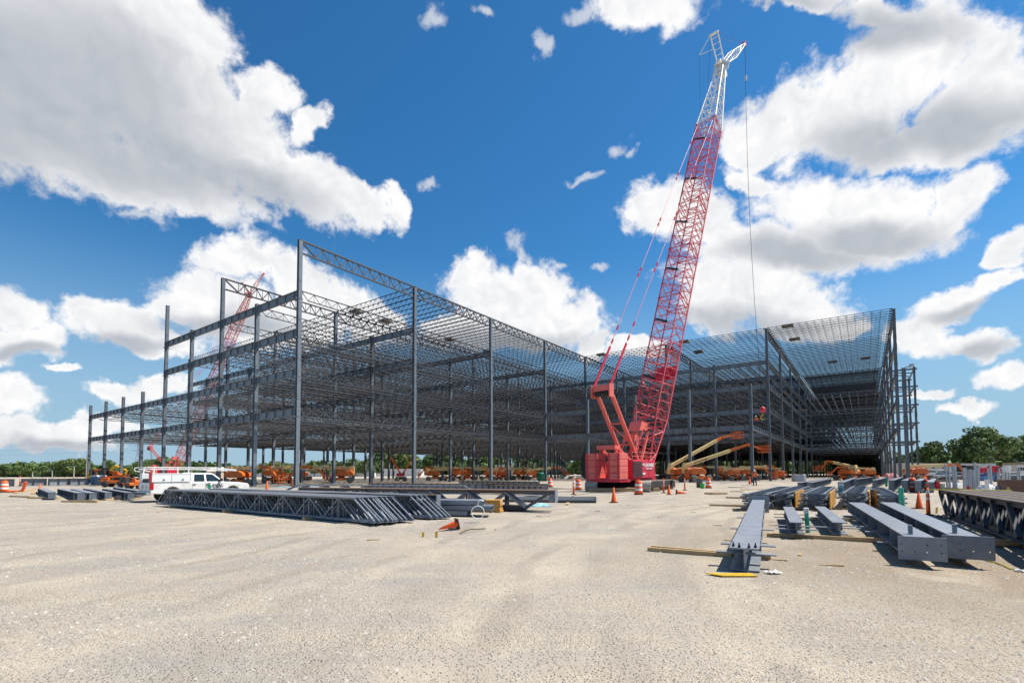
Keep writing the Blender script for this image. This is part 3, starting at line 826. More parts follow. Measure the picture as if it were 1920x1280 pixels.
def crawler_crane(label, loc, h_up, h_tr, boom_len, boom_ang, low, high, s=1.0, group=None, lettering=True, top_frac=0.80, pend=REDP, cs=1.0, jl=14.6, jdv=(0.73, 0, 0.69)):
    """h_up / h_tr: headings of superstructure and tracks, degrees clockwise from +Y"""
    t = thing('crawler_crane', label, 'crane', loc, rad(90 - h_up), group)
    t.scale = (s, s, s)
    dr = rad(h_up - h_tr)                            # tracks turned against the superstructure
    Mr = Matrix.Rotation(dr, 4, 'Z')
    for sy in (-1, 1):
        tr = MB(); L2 = 4.6; R_ = 0.48
        prof = []
        for k in range(9):
            a = PI / 2 + PI * k / 8; prof.append((-L2 + R_ * math.cos(a), R_ + R_ * math.sin(a)))
        for k in range(9):
            a = -PI / 2 + PI * k / 8; prof.append((L2 + R_ * math.cos(a), R_ + R_ * math.sin(a)))
        y0 = sy * 2.25
        tr.prism([(x * 0.97, 0.08 + (z - 0.06) * 0.86) for x, z in prof], y0 - 0.25, y0 + 0.25, 0, Mr)
        o = tr.build('track_frame', DARK, t)
        sh = MB()                                     # shoes all the way round
        per = []
        for k in range(len(prof)):
            a = Vector((prof[k][0], 0, prof[k][1])); b = Vector((prof[(k + 1) % len(prof)][0], 0, prof[(k + 1) % len(prof)][1]))
            d = (b - a).length; m = max(1, round(d / 0.27))
            for q in range(m):
                p0 = a + (b - a) * (q / m + 0.02); p1 = a + (b - a) * ((q + 1) / m - 0.02)
                nrm = Vector((-(b - a).z, 0, (b - a).x)).normalized() * -0.045
                vs = []
                for yy in (y0 - 0.55, y0 + 0.55):
                    for p, kk in ((p0, 0), (p1, 0), (p1, 1), (p0, 1)): vs.append(Mr @ (p + nrm * (kk * -1.4) + Vector((0, yy, 0))))
                sh.add(vs, [(0, 1, 2, 3), (7, 6, 5, 4), (0, 4, 5, 1), (1, 5, 6, 2), (2, 6, 7, 3), (3, 7, 4, 0)])
        so_ = sh.build('track_shoes', MUD, t); so_['kind'] = 'stuff'
        rl = MB()
        for k in range(8): rl.tube(Mr @ Vector((-3.6 + k * 1.03, y0 - 0.42, 0.22)), Mr @ Vector((-3.6 + k * 1.03, y0 + 0.42, 0.22)), 0.16, 10)
        for x in (-L2, L2): rl.tube(Mr @ Vector((x, y0 - 0.4, R_)), Mr @ Vector((x, y0 + 0.4, R_)), 0.36, 14)
        rl.build('track_rollers', DARK, t)
    cb = MB(); cb.box(-1.6, 1.6, -2.1, 2.1, 0.30, 0.72, M=Mr); cb.tube((0, 0, 0.7), (0, 0, 1.0), 1.25, 20); cb.build('carbody', DARK, t)
    dk = MB(); dk.box(-5.0, 2.0, -1.3, 1.3, 1.40, 1.62); dk.box(-5.2, -3.4, -1.6, 1.6, 1.28, 1.48); dk.build('deck', RED, t)
    # engine house on the right hand side, cab in front
    eh = MB(); eh.box(-3.05, 1.3, -1.60, -0.70, 1.56, 3.20); eh.box(-3.0, 1.2, 0.70, 1.55, 1.56, 3.0)
    e_ = eh.build('machinery_house', RED, t); bevel(e_, 0.06)
    gr = MB()
    for k in range(9): gr.box(-2.95, -1.35, -1.64, -1.60, 1.75 + k * 0.15, 1.84 + k * 0.15)
    gr.build('grille', DARK, e_)
    fit = MB()
    for x in (-3.0, -1.3, 0.0, 1.25): fit.box(x - 0.01, x + 0.01, -1.612, -1.601, 1.6, 3.2)
    fit.box(-1.3, 1.25, -1.612, -1.601, 2.30, 2.315)
    fit.build('panel_seams', DARK, e_)
    hr_ = MB()
    for x in [-3.0 + 0.85 * k for k in range(6)]: hr_.tube((x, -1.55, 3.2), (x, -1.55, 3.85), 0.022, 5)
    for z in (3.5, 3.85): hr_.tube((-3.0, -1.55, z), (1.25, -1.55, z), 0.022, 5)
    hr_.build('handrail', REDF, e_)
    ex = MB(); ex.tube((-2.2, -1.3, 3.2), (-2.2, -1.3, 3.9), 0.1, 8); ex.build('exhaust', DARK, e_)
    ca = MB(); ca.prism([(1.35, 1.5), (3.0, 1.5), (3.05, 2.3), (2.75, 3.2), (1.35, 3.3)], 0.7, 1.6); c_ = ca.build('cab', RED, t); bevel(c_, 0.04)
    cg = MB(); cg.prism([(1.6, 2.2), (2.95, 2.2), (2.7, 3.05), (1.6, 3.1)], 0.67, 1.63); cg.build('cab_window', GLASS, c_)
    # counterweight in slabs, two stacks
    n_ = 4
    for sy in (-1, 1):
        for k in range(n_):
            cw = MB(); a, b = (0.50, 1.66)
            y0, y1 = (a, b) if sy > 0 else (-b, -a)
            cw.prism([(-5.35, 0), (-3.95, 0), (-3.95, 0.54), (-5.35, 0.54)], y0, y1, 0, Matrix.Translation((0, 0, 1.5 + 0.56 * k)))
            o = cw.build('counterweight_slab', REDF, t); bevel(o, 0.04)
        st = MB()
        for y in ((0.62, 1.5) if sy > 0 else (-0.62, -1.5)):
            st.box(-5.40, -5.35, y - 0.06, y + 0.06, 1.5, 3.74)
        st.build('counterweight_strap', RED, t)
    # gantry box over the counterweight
    ga = MB()
    ga.box(-4.75, -3.85, -0.9, 0.9, 4.08, 4.42)
    for y in (-0.8, 0.8): ga.bar((-4.3, y, 4.1), (-4.9, y * 0.7, 1.6), 0.16, 0.22); ga.bar((-4.2, y, 4.25), (-1.9, y * 1.1, 3.1), 0.15, 0.2); ga.bar((-3.9, y, 4.1), (-3.4, y, 1.6), 0.14, 0.14)
    ga.build('gantry', REDF, t)
    dr_ = MB()
    for x in (-1.9, -0.6, 0.6): dr_.tube((x, -0.7, 2.1), (x, 0.7, 2.1), 0.42, 16)
    dr_.build('hoist_drums', DARK, t)
    # live mast leaning back
    F = Vector((1.15, 0, 1.75))
    top = Vector((-5.2, 0, 9.3))
    ms = MB(); dv = (top - F).normalized(); e2 = dv.cross(Vector((0, 1, 0))).normalized()
    for y in (-0.68, 0.68):
        ms.bar(F + Vector((-0.4, y * 1.05, 0)), top + Vector((0, y, 0)), 0.18, 0.32, 0, (0, 1, 0))
    for u in (0.38, 0.62): ms.bar(F.lerp(top, u) + Vector((0, -0.68, 0)), F.lerp(top, u) + Vector((0, 0.68, 0)), 0.12)
    ms.bar(F.lerp(top, 0.38) + Vector((0, -0.68, 0)), F.lerp(top, 0.16) + Vector((0, 0.68, 0)), 0.1); ms.bar(F.lerp(top, 0.62) + Vector((0, 0.68, 0)), F.lerp(top, 0.38) + Vector((0, -0.68, 0)), 0.1)
    ms.bar(top + Vector((0, -0.85, 0)), top + Vector((0, 0.85, 0)), 0.42, 0.5)
    for y in (-0.87, 0.87): ms.box(top.x - 0.35, top.x + 0.35, y - 0.05, y + 0.05, top.z - 0.8, top.z + 0.3)
    m_o = ms.build('live_mast', REDF if lettering else low, t)
    sv = MB()
    for k in range(6): sv.tube(top + Vector((0, -0.62 + 0.22 * k, -0.45)), top + Vector((0, -0.50 + 0.22 * k, -0.45)), 0.28, 12)
    sv.build('mast_sheave', DARK, m_o)
    rp = MB()
    for k in range(8): rp.tube(top + Vector((0, -0.58 + 0.16 * k, -0.5)), Vector((-4.3, -0.56 + 0.16 * k, 4.45)), 0.012, 4, caps=False)
    rp.build('boom_hoist_rope', CABLE, t)
    bs = MB()
    for y in (-0.75, 0.75): bs.bar((-0.6, y, 1.7), (2.0, y * 0.8, 6.0), 0.2); bs.bar((-2.4, y, 1.7), (-0.2, y * 0.9, 5.0), 0.12)
    bs.prism([(0.3, 6.0), (1.9, 6.1), (2.2, 6.7), (0.8, 6.9)], -0.6, 0.6); bs.prism([(-0.3, 5.0), (0.6, 5.1), (0.5, 5.5), (-0.2, 5.6)], -0.4, 0.8)
    for k in range(5): bs.tube((0.2 + k * 0.45, -0.75, 5.4 + k * 0.35), (0.2 + k * 0.45, 0.75, 5.4 + k * 0.35), 0.06, 6)
    bs.build('mast_backstop', REDF, t)
    # boom
    a = rad(boom_ang); D = Vector((math.cos(a), 0, math.sin(a))); e1 = Vector((0, 1, 0)); e2 = D.cross(e1).normalized()
    Ls = boom_len
    def P(x): return F + D * x
    w = 1.18
    b1 = MB(); lattice(b1, P(0), P(6.5), (0.95, 0.12), (w, w), 0.085, 0.045, 5, e1, e2)
    b1.build('boom_foot_section', low, t)
    bb = MB(); bb.add([P(12) + e1 * -w * .9 + e2 * w, P(12) + e1 * w * .9 + e2 * w, P(14.2) + e1 * w * .9 + e2 * w, P(14.2) + e1 * -w * .9 + e2 * w], [(0, 1, 2, 3)])
    secs = [6.5]; 
    nsec = 6; end = Ls * top_frac
    for k in range(nsec): secs.append(6.5 + (end - 6.5) * (k + 1) / nsec)
    for k in range(nsec):
        b = MB(); lattice(b, P(secs[k]), P(secs[k + 1] - 0.03), (w, w), (w, w), 0.078 * cs, 0.037 * cs, 7, e1, e2)
        for y in (-1, 1): b.tube(P(secs[k + 1]) + e1 * (w * y) + e2 * w - D * 0.12, P(secs[k + 1]) + e1 * (w * y) + e2 * w + D * 0.12, 0.13, 8)
        o = b.build('boom_section', low, t)
        if k % 1 == 0:
            pl = MB(); q = P((secs[k] + secs[k + 1]) / 2); pl.bar(q + e1 * -w * 0.3 + e2 * w * 1.02, q + e1 * w * 0.9 + e2 * w * 1.02 + D * 0.7, 0.22, 0.06, 0, e2); pl.build('boom_walkway', DARK, o)
    if lettering:
        q = P(11.5)
        pn = MB(); pn.add([q + e2 * -w * 1.02 + e1 * (-w * .9), q + e2 * -w * 1.02 + e1 * (w * .9), q + e2 * -w * 1.02 + e1 * (w * .9) + D * 1.6, q + e2 * -w * 1.02 + e1 * (-w * .9) + D * 1.6,
                            q + e2 * -w * 1.06 + e1 * (-w * .9), q + e2 * -w * 1.06 + e1 * (w * .9), q + e2 * -w * 1.06 + e1 * (w * .9) + D * 1.6, q + e2 * -w * 1.06 + e1 * (-w * .9) + D * 1.6],
                           [(0, 1, 2, 3), (7, 6, 5, 4), (0, 4, 5, 1), (1, 5, 6, 2), (2, 6, 7, 3), (3, 7, 4, 0)])
        pn.build('boom_panel', RED, t)
    tp = MB(); lattice(tp, P(end + 0.05), P(Ls), (w, w), (0.42, 0.5), 0.085 * cs, 0.042 * cs, 9, e1, e2)
    tp.build('boom_top_section', high, t)
    # boom head
    H = P(Ls)
    hd = MB()
    for y in (-0.5, 0.5): hd.bar(H + e1 * y - D * 0.9, H + e1 * y + D * 0.9, 0.08, 1.1, 0, e1)
    hd.bar(H + e1 * -0.55, H + e1 * 0.55, 0.3); hd.box(H.x - 0.6, H.x + 0.7, -0.75, 0.75, H.z + 0.55, H.z + 0.62)
    hd.tube(H + e2 * -0.9 + e1 * -0.4, H + e2 * -0.9 + e1 * 0.4, 0.45, 12); hd.tube(H + e2 * 1.0 + e1 * -0.3, H + e2 * 1.0 + e1 * 0.3, 0.3, 12)
    hd.build('boom_head', high, t)
    # fixed jib and its strut
    jd = Vector(jdv).normalized(); je = jd.cross(e1).normalized()
    J0 = H + D * 0.7; J1 = J0 + jd * jl
    jb = MB(); lattice(jb, J0, J0 + jd * (jl * 0.45), (0.3, 0.14), (0.42, 0.5), 0.055, 0.026, 4, e1, je); lattice(jb, J0 + jd * (jl * 0.45), J1, (0.42, 0.5), (0.16, 0.1), 0.05, 0.024, 5, e1, je)
    jb.build('jib', high, t)
    jt = MB(); jt.tube(J1 + e1 * -0.2, J1 + e1 * 0.2, 0.36, 12); jt.bar(J1 - jd * 0.5, J1 + jd * 0.4, 0.3, 0.4); jt.build('jib_sheave', RED, t)
    kd = Vector((-0.72, 0, 0.69)).normalized(); K1 = J0 + kd * 3.9
    kb = MB()
    for y in (-0.5, 0.5): kb.tube(J0 + e1 * (y * 0.8), K1 + e1 * y, 0.08, 6)
    for k in range(1, 6): kb.tube(J0 + kd * (k * 0.68) + e1 * -0.48, J0 + kd * (k * 0.68) + e1 * 0.48, 0.04, 5)
    kb.box(K1.x - 0.15, K1.x + 0.15, -0.6, 0.6, K1.z - 0.1, K1.z + 0.1)
    A1 = K1 + Vector((-0.2, 1.9, -2.0)); kb.tube(K1 + e1 * 0.5, A1, 0.05, 5); kb.tube(K1 - kd * 1.6 + e1 * 0.5, A1, 0.04, 5)
    kb.build('jib_strut', high, t)
    cb_ = MB()
    for y in (-0.45, 0.45): cb_.tube(K1 + e1 * y, J1 + e1 * y * 0.3, 0.022, 4, caps=False); cb_.tube(K1 + e1 * y, P(Ls - 9) + e2 * w * -0.0 + e1 * y * 1.6, 0.018, 4, caps=False)
    cb_.build('jib_stay', CABLE, t)
    # pendants
    pd = MB(); lk = MB()
    for y in (-0.8, 0.8):
        p0 = top + Vector((0, y, 0.2)); p1 = P(end * 0.995) - e2 * 0 + e1 * y * 1.25 + (-e2 if e2.x > 0 else e2) * w
        pd.tube(p0, p0.lerp(p1, 1.0), 0.028, 5, caps=False)
        for u in (0.12, 0.16, 0.33, 0.35, 0.52, 0.54, 0.72, 0.74, 0.9): lk.bar(p0.lerp(p1, u), p0.lerp(p1, u + 0.012), 0.10, 0.14)
        lk.bar(p0, p0.lerp(p1, 0.11), 0.1, 0.2)
    tag(pd.build('pendant_line', pend, t), kind='stuff'); tag(lk.build('pendant_link', RED, t), kind='stuff')
    dz = Vector((0, 0, -0.45))                      # the superstructure sits low over the tracks
    for o in C.objects:
        if o.parent == t and o.name.split('.')[0] not in ('track_frame', 'track_shoes', 'track_rollers', 'carbody'): o.location += dz
    return t, J1 + dz, A1 + dz
CR_LOC = on((12.5, 46.1))
crane, J1, A1 = crawler_crane('huge red crawler crane with a white boom top working before the inner corner', CR_LOC, 43, 30.5, 61.5, 65.2, REDP, WHITE)
# main load line, overhaul ball and signs on the machinery house
mw = Matrix.Translation(CR_LOC) @ Matrix.Rotation(rad(90 - 43), 4, 'Z')
tipw = mw @ (J1 + Vector((0.3, 0, -0.2)))
ballw = W(1430, 768, tipw.y - 1.5)
inv = mw.inverted()
ll = MB()
pts = [tipw.lerp(ballw, k / 12) + Vector((0.9 * math.sin(PI * k / 12) * -0.6, 0, 0)) for k in range(13)]
ll.path([inv @ p for p in pts], 0.028, 4)
a_w = inv @ (mw @ A1); ll.build('load_line', CABLE, crane)
wl_ = MB(); wl_.tube(A1, A1 + Vector((-0.6, 0, -24)), 0.016, 4); wl_.build('whip_line', CABLE, crane)
bl = MB(); bl.lathe([(0.03, -0.46), (0.3, -0.33), (0.42, 0), (0.3, 0.33), (0.08, 0.46)], 14, Matrix.Translation(inv @ ballw)); bl.build('overhaul_ball', RED, crane)
hk = MB(); b0 = inv @ ballw
hk.path([b0 + Vector((0, 0.32 * math.sin(u), -1.1 - 0.32 * math.cos(u) + 0.0)) for u in [k * 0.5 - 0.6 for k in range(8)]], 0.06, 6); hk.tube(b0 + Vector((0, 0, -0.6)), b0 + Vector((0, 0, -0.85)), 0.08, 6)
hk.build('hook', YELLOW, crane)
sb_ = MB(); tb = inv @ (tipw.lerp(ballw, 0.0) + Vector((0, 0, -5.4))); sb_.tube(tb, tb + Vector((0, 0, 0.7)), 0.16, 8); sb_.build('line_weight', WHITE, crane)
text_obj('company_lettering', 'LARAMIE', 0.46, WHITE, crane, (0.0, -1.62, 2.30), (rad(90), 0, 0), shear=0.25, bold=0.012)
text_obj('small_lettering', 'CRANE SERVICE', 0.17, WHITE, crane, (0.0, -1.62, 1.98), (rad(90), 0, 0), bold=0.004)
dc = MB(); dc.box(-1.25, -0.75, -1.635, -1.61, 1.45, 1.62); dc.build('decal', WHITE, crane)
dc = MB(); dc.box(-1.25, -0.8, -1.635, -1.61, 2.3, 2.4); dc.build('decal', WHITE, crane)
# the second crane far behind the left wing
FAR = W(318, 886, 175); 
crawler_crane('distant all red crawler crane rising behind the left end of the frame', Vector((FAR.x, FAR.y, 0)), 33, 20, 63.0, 70.2, mat('far_boom_red', (0.52, 0.11, 0.10), 0.6, 0, 0.1), mat('far_boom_red', (0.60, 0.06, 0.06)), 1.22, None, False, 0.85, REDP, 1.35, 9.5, (0.5, 0, 0.87))
# timber crane mats beside the tracks
for k, (px, py, L_, lab) in enumerate([(1172, 915.5, 7.0, 'upper'), (1168, 921, 6.0, 'lower')]):
    p = GG(px, py)
    m = MB(); m.box(-L_ / 2, L_ / 2, -0.55, 0.55, 0.02, 0.24)
    for q in range(4): m.box(-L_ / 2 - 0.05 * (q % 2), L_ / 2 + 0.04 * q, -0.53 + q * 0.27, -0.29 + q * 0.27, 0.24, 0.30)
    o = m.build('crane_mat', WOOD, None, on(p), (0, 0, rad(2)))
    tag(o, f'{lab} of two pale timber mats lying between the crane tracks', 'timber mat', 'timber mats by the crane')
# ------------------------------------------------------------------ boom lifts
DUSTY = mat('dusty_tyre', (0.13, 0.12, 0.105), 0.9, 0, 0.25, 4, dirt=(0.28, 0.25, 0.2), dirt_amt=0.6, dscale=3)
def wheel_mesh(r, w, rim_m, n=20, tyre_m=BLACK):
    M = Matrix.Rotation(rad(90), 4, 'X')
    ty = MB(); ty.lathe([(r * 0.55, -w / 2), (r * 0.9, -w / 2), (r, -w * 0.32), (r, w * 0.32), (r * 0.9, w / 2), (r * 0.55, w / 2)], n, M)
    rm = MB(); rm.lathe([(r * 0.2, -w * 0.36), (r * 0.5, -w * 0.4), (r * 0.6, -w * 0.53), (r * 0.6, w * 0.53), (r * 0.5, w * 0.4), (r * 0.2, w * 0.36)], n, M)
    return ty.mesh('tyre', tyre_m), rm.mesh('rim', rim_m)
LW = wheel_mesh(0.60, 0.42, mat('grey_rim', (0.50, 0.48, 0.44), 0.5, 0, 0.15, 4, dirt=(0.3, 0.26, 0.2), dirt_amt=0.5), 20, DUSTY)
def basket(mb, p, w=2.2, d=0.85, h=1.1, mi=0):
    x, y, z = p
    for zz in (z + 0.02, z + 0.55, z + h):
        mb.bar((x, y - w / 2, zz), (x, y + w / 2, zz), 0.07, mi=mi); mb.bar((x + d, y - w / 2, zz), (x + d, y + w / 2, zz), 0.07, mi=mi)
        mb.bar((x, y - w / 2, zz), (x + d, y - w / 2, zz), 0.07, mi=mi); mb.bar((x, y + w / 2, zz), (x + d, y + w / 2, zz), 0.07, mi=mi)
    for yy in (-w / 2, -w / 6, w / 6, w / 2):
        for xx in (0, d): mb.bar((x + xx, y + yy, z), (x + xx, y + yy, z + h), 0.07, mi=mi)
    mb.box(x, x + d, y - w / 2, y + w / 2, z - 0.04, z + 0.02, mi)
def boom_lift(label, loc, rz, ang=3.0, blen=8.5, fly=3.5, group='boom lifts parked about the site', pose='stowed', s=1.0, text=None, jib_drop=-60, slew=0.0):
    """x forward = the way the boom points (ang above level)"""
    t = thing('boom_lift', label, 'boom lift', loc, rz, group); t.scale = (s, s, s)
    Ms = Matrix.Rotation(slew, 4, 'Z')
    ch = MB(); ch.prism([(-1.5, 0.55), (1.5, 0.55), (1.9, 0.75), (1.7, 1.05), (-1.7, 1.05), (-1.9, 0.75)], -0.75, 0.75, 0, Ms)
    for x in (-1.55, 1.55): ch.bar(Ms @ Vector((x, -1.15, 0.62)), Ms @ Vector((x, 1.15, 0.62)), 0.22)
    c_ = ch.build('chassis', ORANGE, t); bevel(c_, 0.04)
    for x in (-1.55, 1.55):
        for y in (-1.15, 1.15):
            p = Ms @ Vector((x, y * 1.06, 0.60)); w_ = inst('wheel', LW[0], t, p, (0, 0, slew)); inst('rim', LW[1], w_)
    tt = MB(); tt.tube((0, 0, 1.0), (0, 0, 1.4), 0.6, 16); tt.build('turntable', DARK, t)
    for y in (-1, 1):
        hd = MB(); y0, y1 = sorted((y * 0.42, y * 1.2))
        hd.prism([(-1.5, 1.5), (-1.35, 1.32), (0.9, 1.32), (1.2, 1.55), (1.1, 2.05), (0.4, 2.4), (-1.1, 2.45), (-1.45, 2.2)], y0, y1); o = hd.build('engine_hood', ORANGE, t); bevel(o, 0.09, 3)
    cw = MB(); cw.prism([(-2.2, 1.45), (-1.42, 1.32), (-1.42, 2.3), (-2.05, 2.25), (-2.3, 1.8)], -1.1, 1.1); o = cw.build('counterweight', ORANGE, t); bevel(o, 0.1, 3)
    a = rad(ang); d = Vector((math.cos(a), 0, math.sin(a)))
    P0 = Vector((-1.9, 0, 2.75))
    kn = MB(); kn.prism([(-2.35, 1.5), (-1.3, 1.5), (-1.35, 2.5), (-1.5, 3.1), (-2.2, 3.2), (-2.4, 2.6)], -0.3, 0.3); o = kn.build('boom_pivot', CREAM, t); bevel(o, 0.05)
    bm = MB(); bm.bar(P0, P0 + d * blen, 0.42, 0.55, 0, (0, 0, 1)); b_ = bm.build('main_boom', CREAM, t); bevel(b_, 0.03)
    f0 = P0 + d * (blen - 0.02); f1 = f0 + d * fly
    fb = MB(); fb.bar(f0, f0 + d * fly * 0.5, 0.34, 0.45, 0); fb.bar(f0 + d * fly * 0.5, f1, 0.26, 0.36); fb.build('fly_boom', ORANGE, t)
    cy = MB(); cy.tube(Vector((-0.9, 0, 1.8)), P0 + d * min(3.2, blen * 0.4) - Vector((0, 0, 0.3)), 0.11, 8); cy.build('lift_cylinder', DARK, t)
    jd = Vector((math.cos(a + rad(jib_drop)), 0, math.sin(a + rad(jib_drop))))
    jl = 2.4 if f1.z + jd.z * 2.4 > 0.7 else max(0.6, (f1.z - 0.7) / max(0.1, -jd.z))
    j1 = f1 + jd * jl
    jb = MB(); jb.bar(f1, j1, 0.22, 0.28); jb.bar(f1 + Vector((0, 0, 0.2)), f1 - Vector((0, 0, 0.3)), 0.4, 0.5, up=(1, 0, 0)); jb.build('jib_arm', ORANGE, t)
    bk = MB(); basket(bk, (j1.x + 0.1, 0, max(0.15, j1.z - 0.6))); bk.build('basket', ORANGE, t)
    if text:
        q = P0 + d * blen * 0.33
        text_obj('boom_lettering', text, 0.38, INK, b_, (q.x, -0.225, q.z), (rad(90), 0, 0) if abs(ang) < 1 else Euler((rad(90), -a, 0), 'XYZ'), bold=0.008)
    return t
def heading(dx, dy): return math.atan2(dy, dx)
def gp(px, Y): 
    p = W(px, 886, Y); return Vector((p.x, p.y, gh(p.x, p.y)))
# two lifts with booms up, right of the crane
pA = gp(1276, 86); eA = W(1365, 822, 92)
liftA = boom_lift('boom lift with its long cream boom raised high above the orange one', pA, heading(1, 0.25), 26.0, 10.3, 1.6, text='JLG LIFT', jib_drop=-17, slew=0.35)
pB = gp(1300, 84.2)
liftB = boom_lift('boom lift in front whose lettered boom rises less steeply under the higher one', Vector((pB.x, pB.y - 1.2, 0)), heading(1, 0.12), 17.5, 8.4, 3.6, text='ULTRA BOOM', jib_drop=-35, slew=0.25)
STOW = [  # px, distance, heading degrees, scale, what singles it out
 (452, 66, 4, 1.0, 'large orange boom lift behind the nose of the white pickup', 2, 0.3),
 (520, 84, 8, 1.0, 'stowed boom lift just left of the tall corner column', 1, -0.5),
 (640, 84, 184, 1.0, 'red orange boom lift with its boom pointing left, right of the corner column', 2, 0.2),
 (568, 120, 10, 1.0, 'boom lift partly hidden by the tall corner column', 1, 0.0),
 (1375, 98, 3, 1.0, 'stowed lift right behind the two raised boom lifts', 1, 0.4),
 (1352, 104, 176, 1.0, 'stowed lift with cream boom behind the orange and grey wheels', 2, 0.0),
 (1404, 100, 6, 1.0, 'stowed lift behind the walking worker', 3, -0.3),
 (1452, 108, 186, 0.95, 'boom lift with low orange baskets between two wing columns', 4, 0.5),
 (815, 106, 5, 1.0, 'leftmost lift of the row under the long left wing', 2, 0.3),
 (850, 110, 184, 1.0, 'second lift from the left in the row under the long wing', 2, 0.8),
 (878, 114, 3, 1.0, 'third lift from the left in the row under the long wing', 3, -0.3),
 (915, 112, 178, 1.0, 'fourth lift from the left in the row under the long wing', 1, 0.1),
 (944, 116, 5, 1.0, 'fifth lift from the left in the row, before the tan wall', 3, 0.6),
 (972, 118, 182, 0.95, 'sixth lift from the left in the row, right of the tan wall', 2, 0.0),
 (1003, 112, 10, 0.9, 'last lift of the row, beside the green tank', 5, -0.4),
 (1588, 96, 100, 1.05, 'orange lift in the open hall seen from behind', 12, 0.1),
 (1622, 112, 170, 1.0, 'dusty lift at the right side of the open hall', 4, 0.4),
 (1722, 92, 14, 1.0, 'orange lift standing right of the short stub column at the wing', 2, 0.2),
]
for i_, (px, Y, hd_, s_, lab, an, sl_) in enumerate(STOW):
    boom_lift(lab, gp(px, Y), rad(hd_ + (i_ * 53 % 30 - 15)), an, 5.2 + (i_ * 37 % 5) * 0.45, 1.6 + (i_ % 3) * 0.5, s=s_ * (0.84 + 0.04 * (i_ * 7 % 4)), jib_drop=-50, slew=sl_)
# small red articulated lift with two arms in a V
def v_lift(lab, loc, rz):
    t = thing('articulated_lift', lab, 'boom lift', loc, rz)
    b = MB(); b.box(-1.1, 1.1, -0.7, 0.7, 0.4, 0.95); o = b.build('chassis', DARK, t); bevel(o, 0.05)
    for x in (-0.8, 0.8):
        for y in (-0.8, 0.8): w_ = inst('wheel', LW[0], t, (x, y, 0.4)); w_.scale = (0.75,) * 3; inst('rim', LW[1], w_)
    h = MB(); h.box(-0.9, 0.7, -0.6, 0.6, 1.0, 1.7); o = h.build('engine_hood', RED, t); bevel(o, 0.08)
    a = MB(); a.bar((0, 0, 1.4), (-2.1, 0, 4.9), 0.3); a.bar((0.2, 0, 1.4), (1.5, 0, 3.3), 0.28); a.bar((1.5, 0, 3.3), (2.2, 0, 4.4), 0.2); a.build('arm', SAFE, t)
    k = MB(); basket(k, (1.9, 0, 4.2), 1.2, 0.8, 1.0); k.build('basket', RED, t)
    return t
v_lift('small red articulated lift with its two arms raised in a V', gp(752, 104), 0.1)

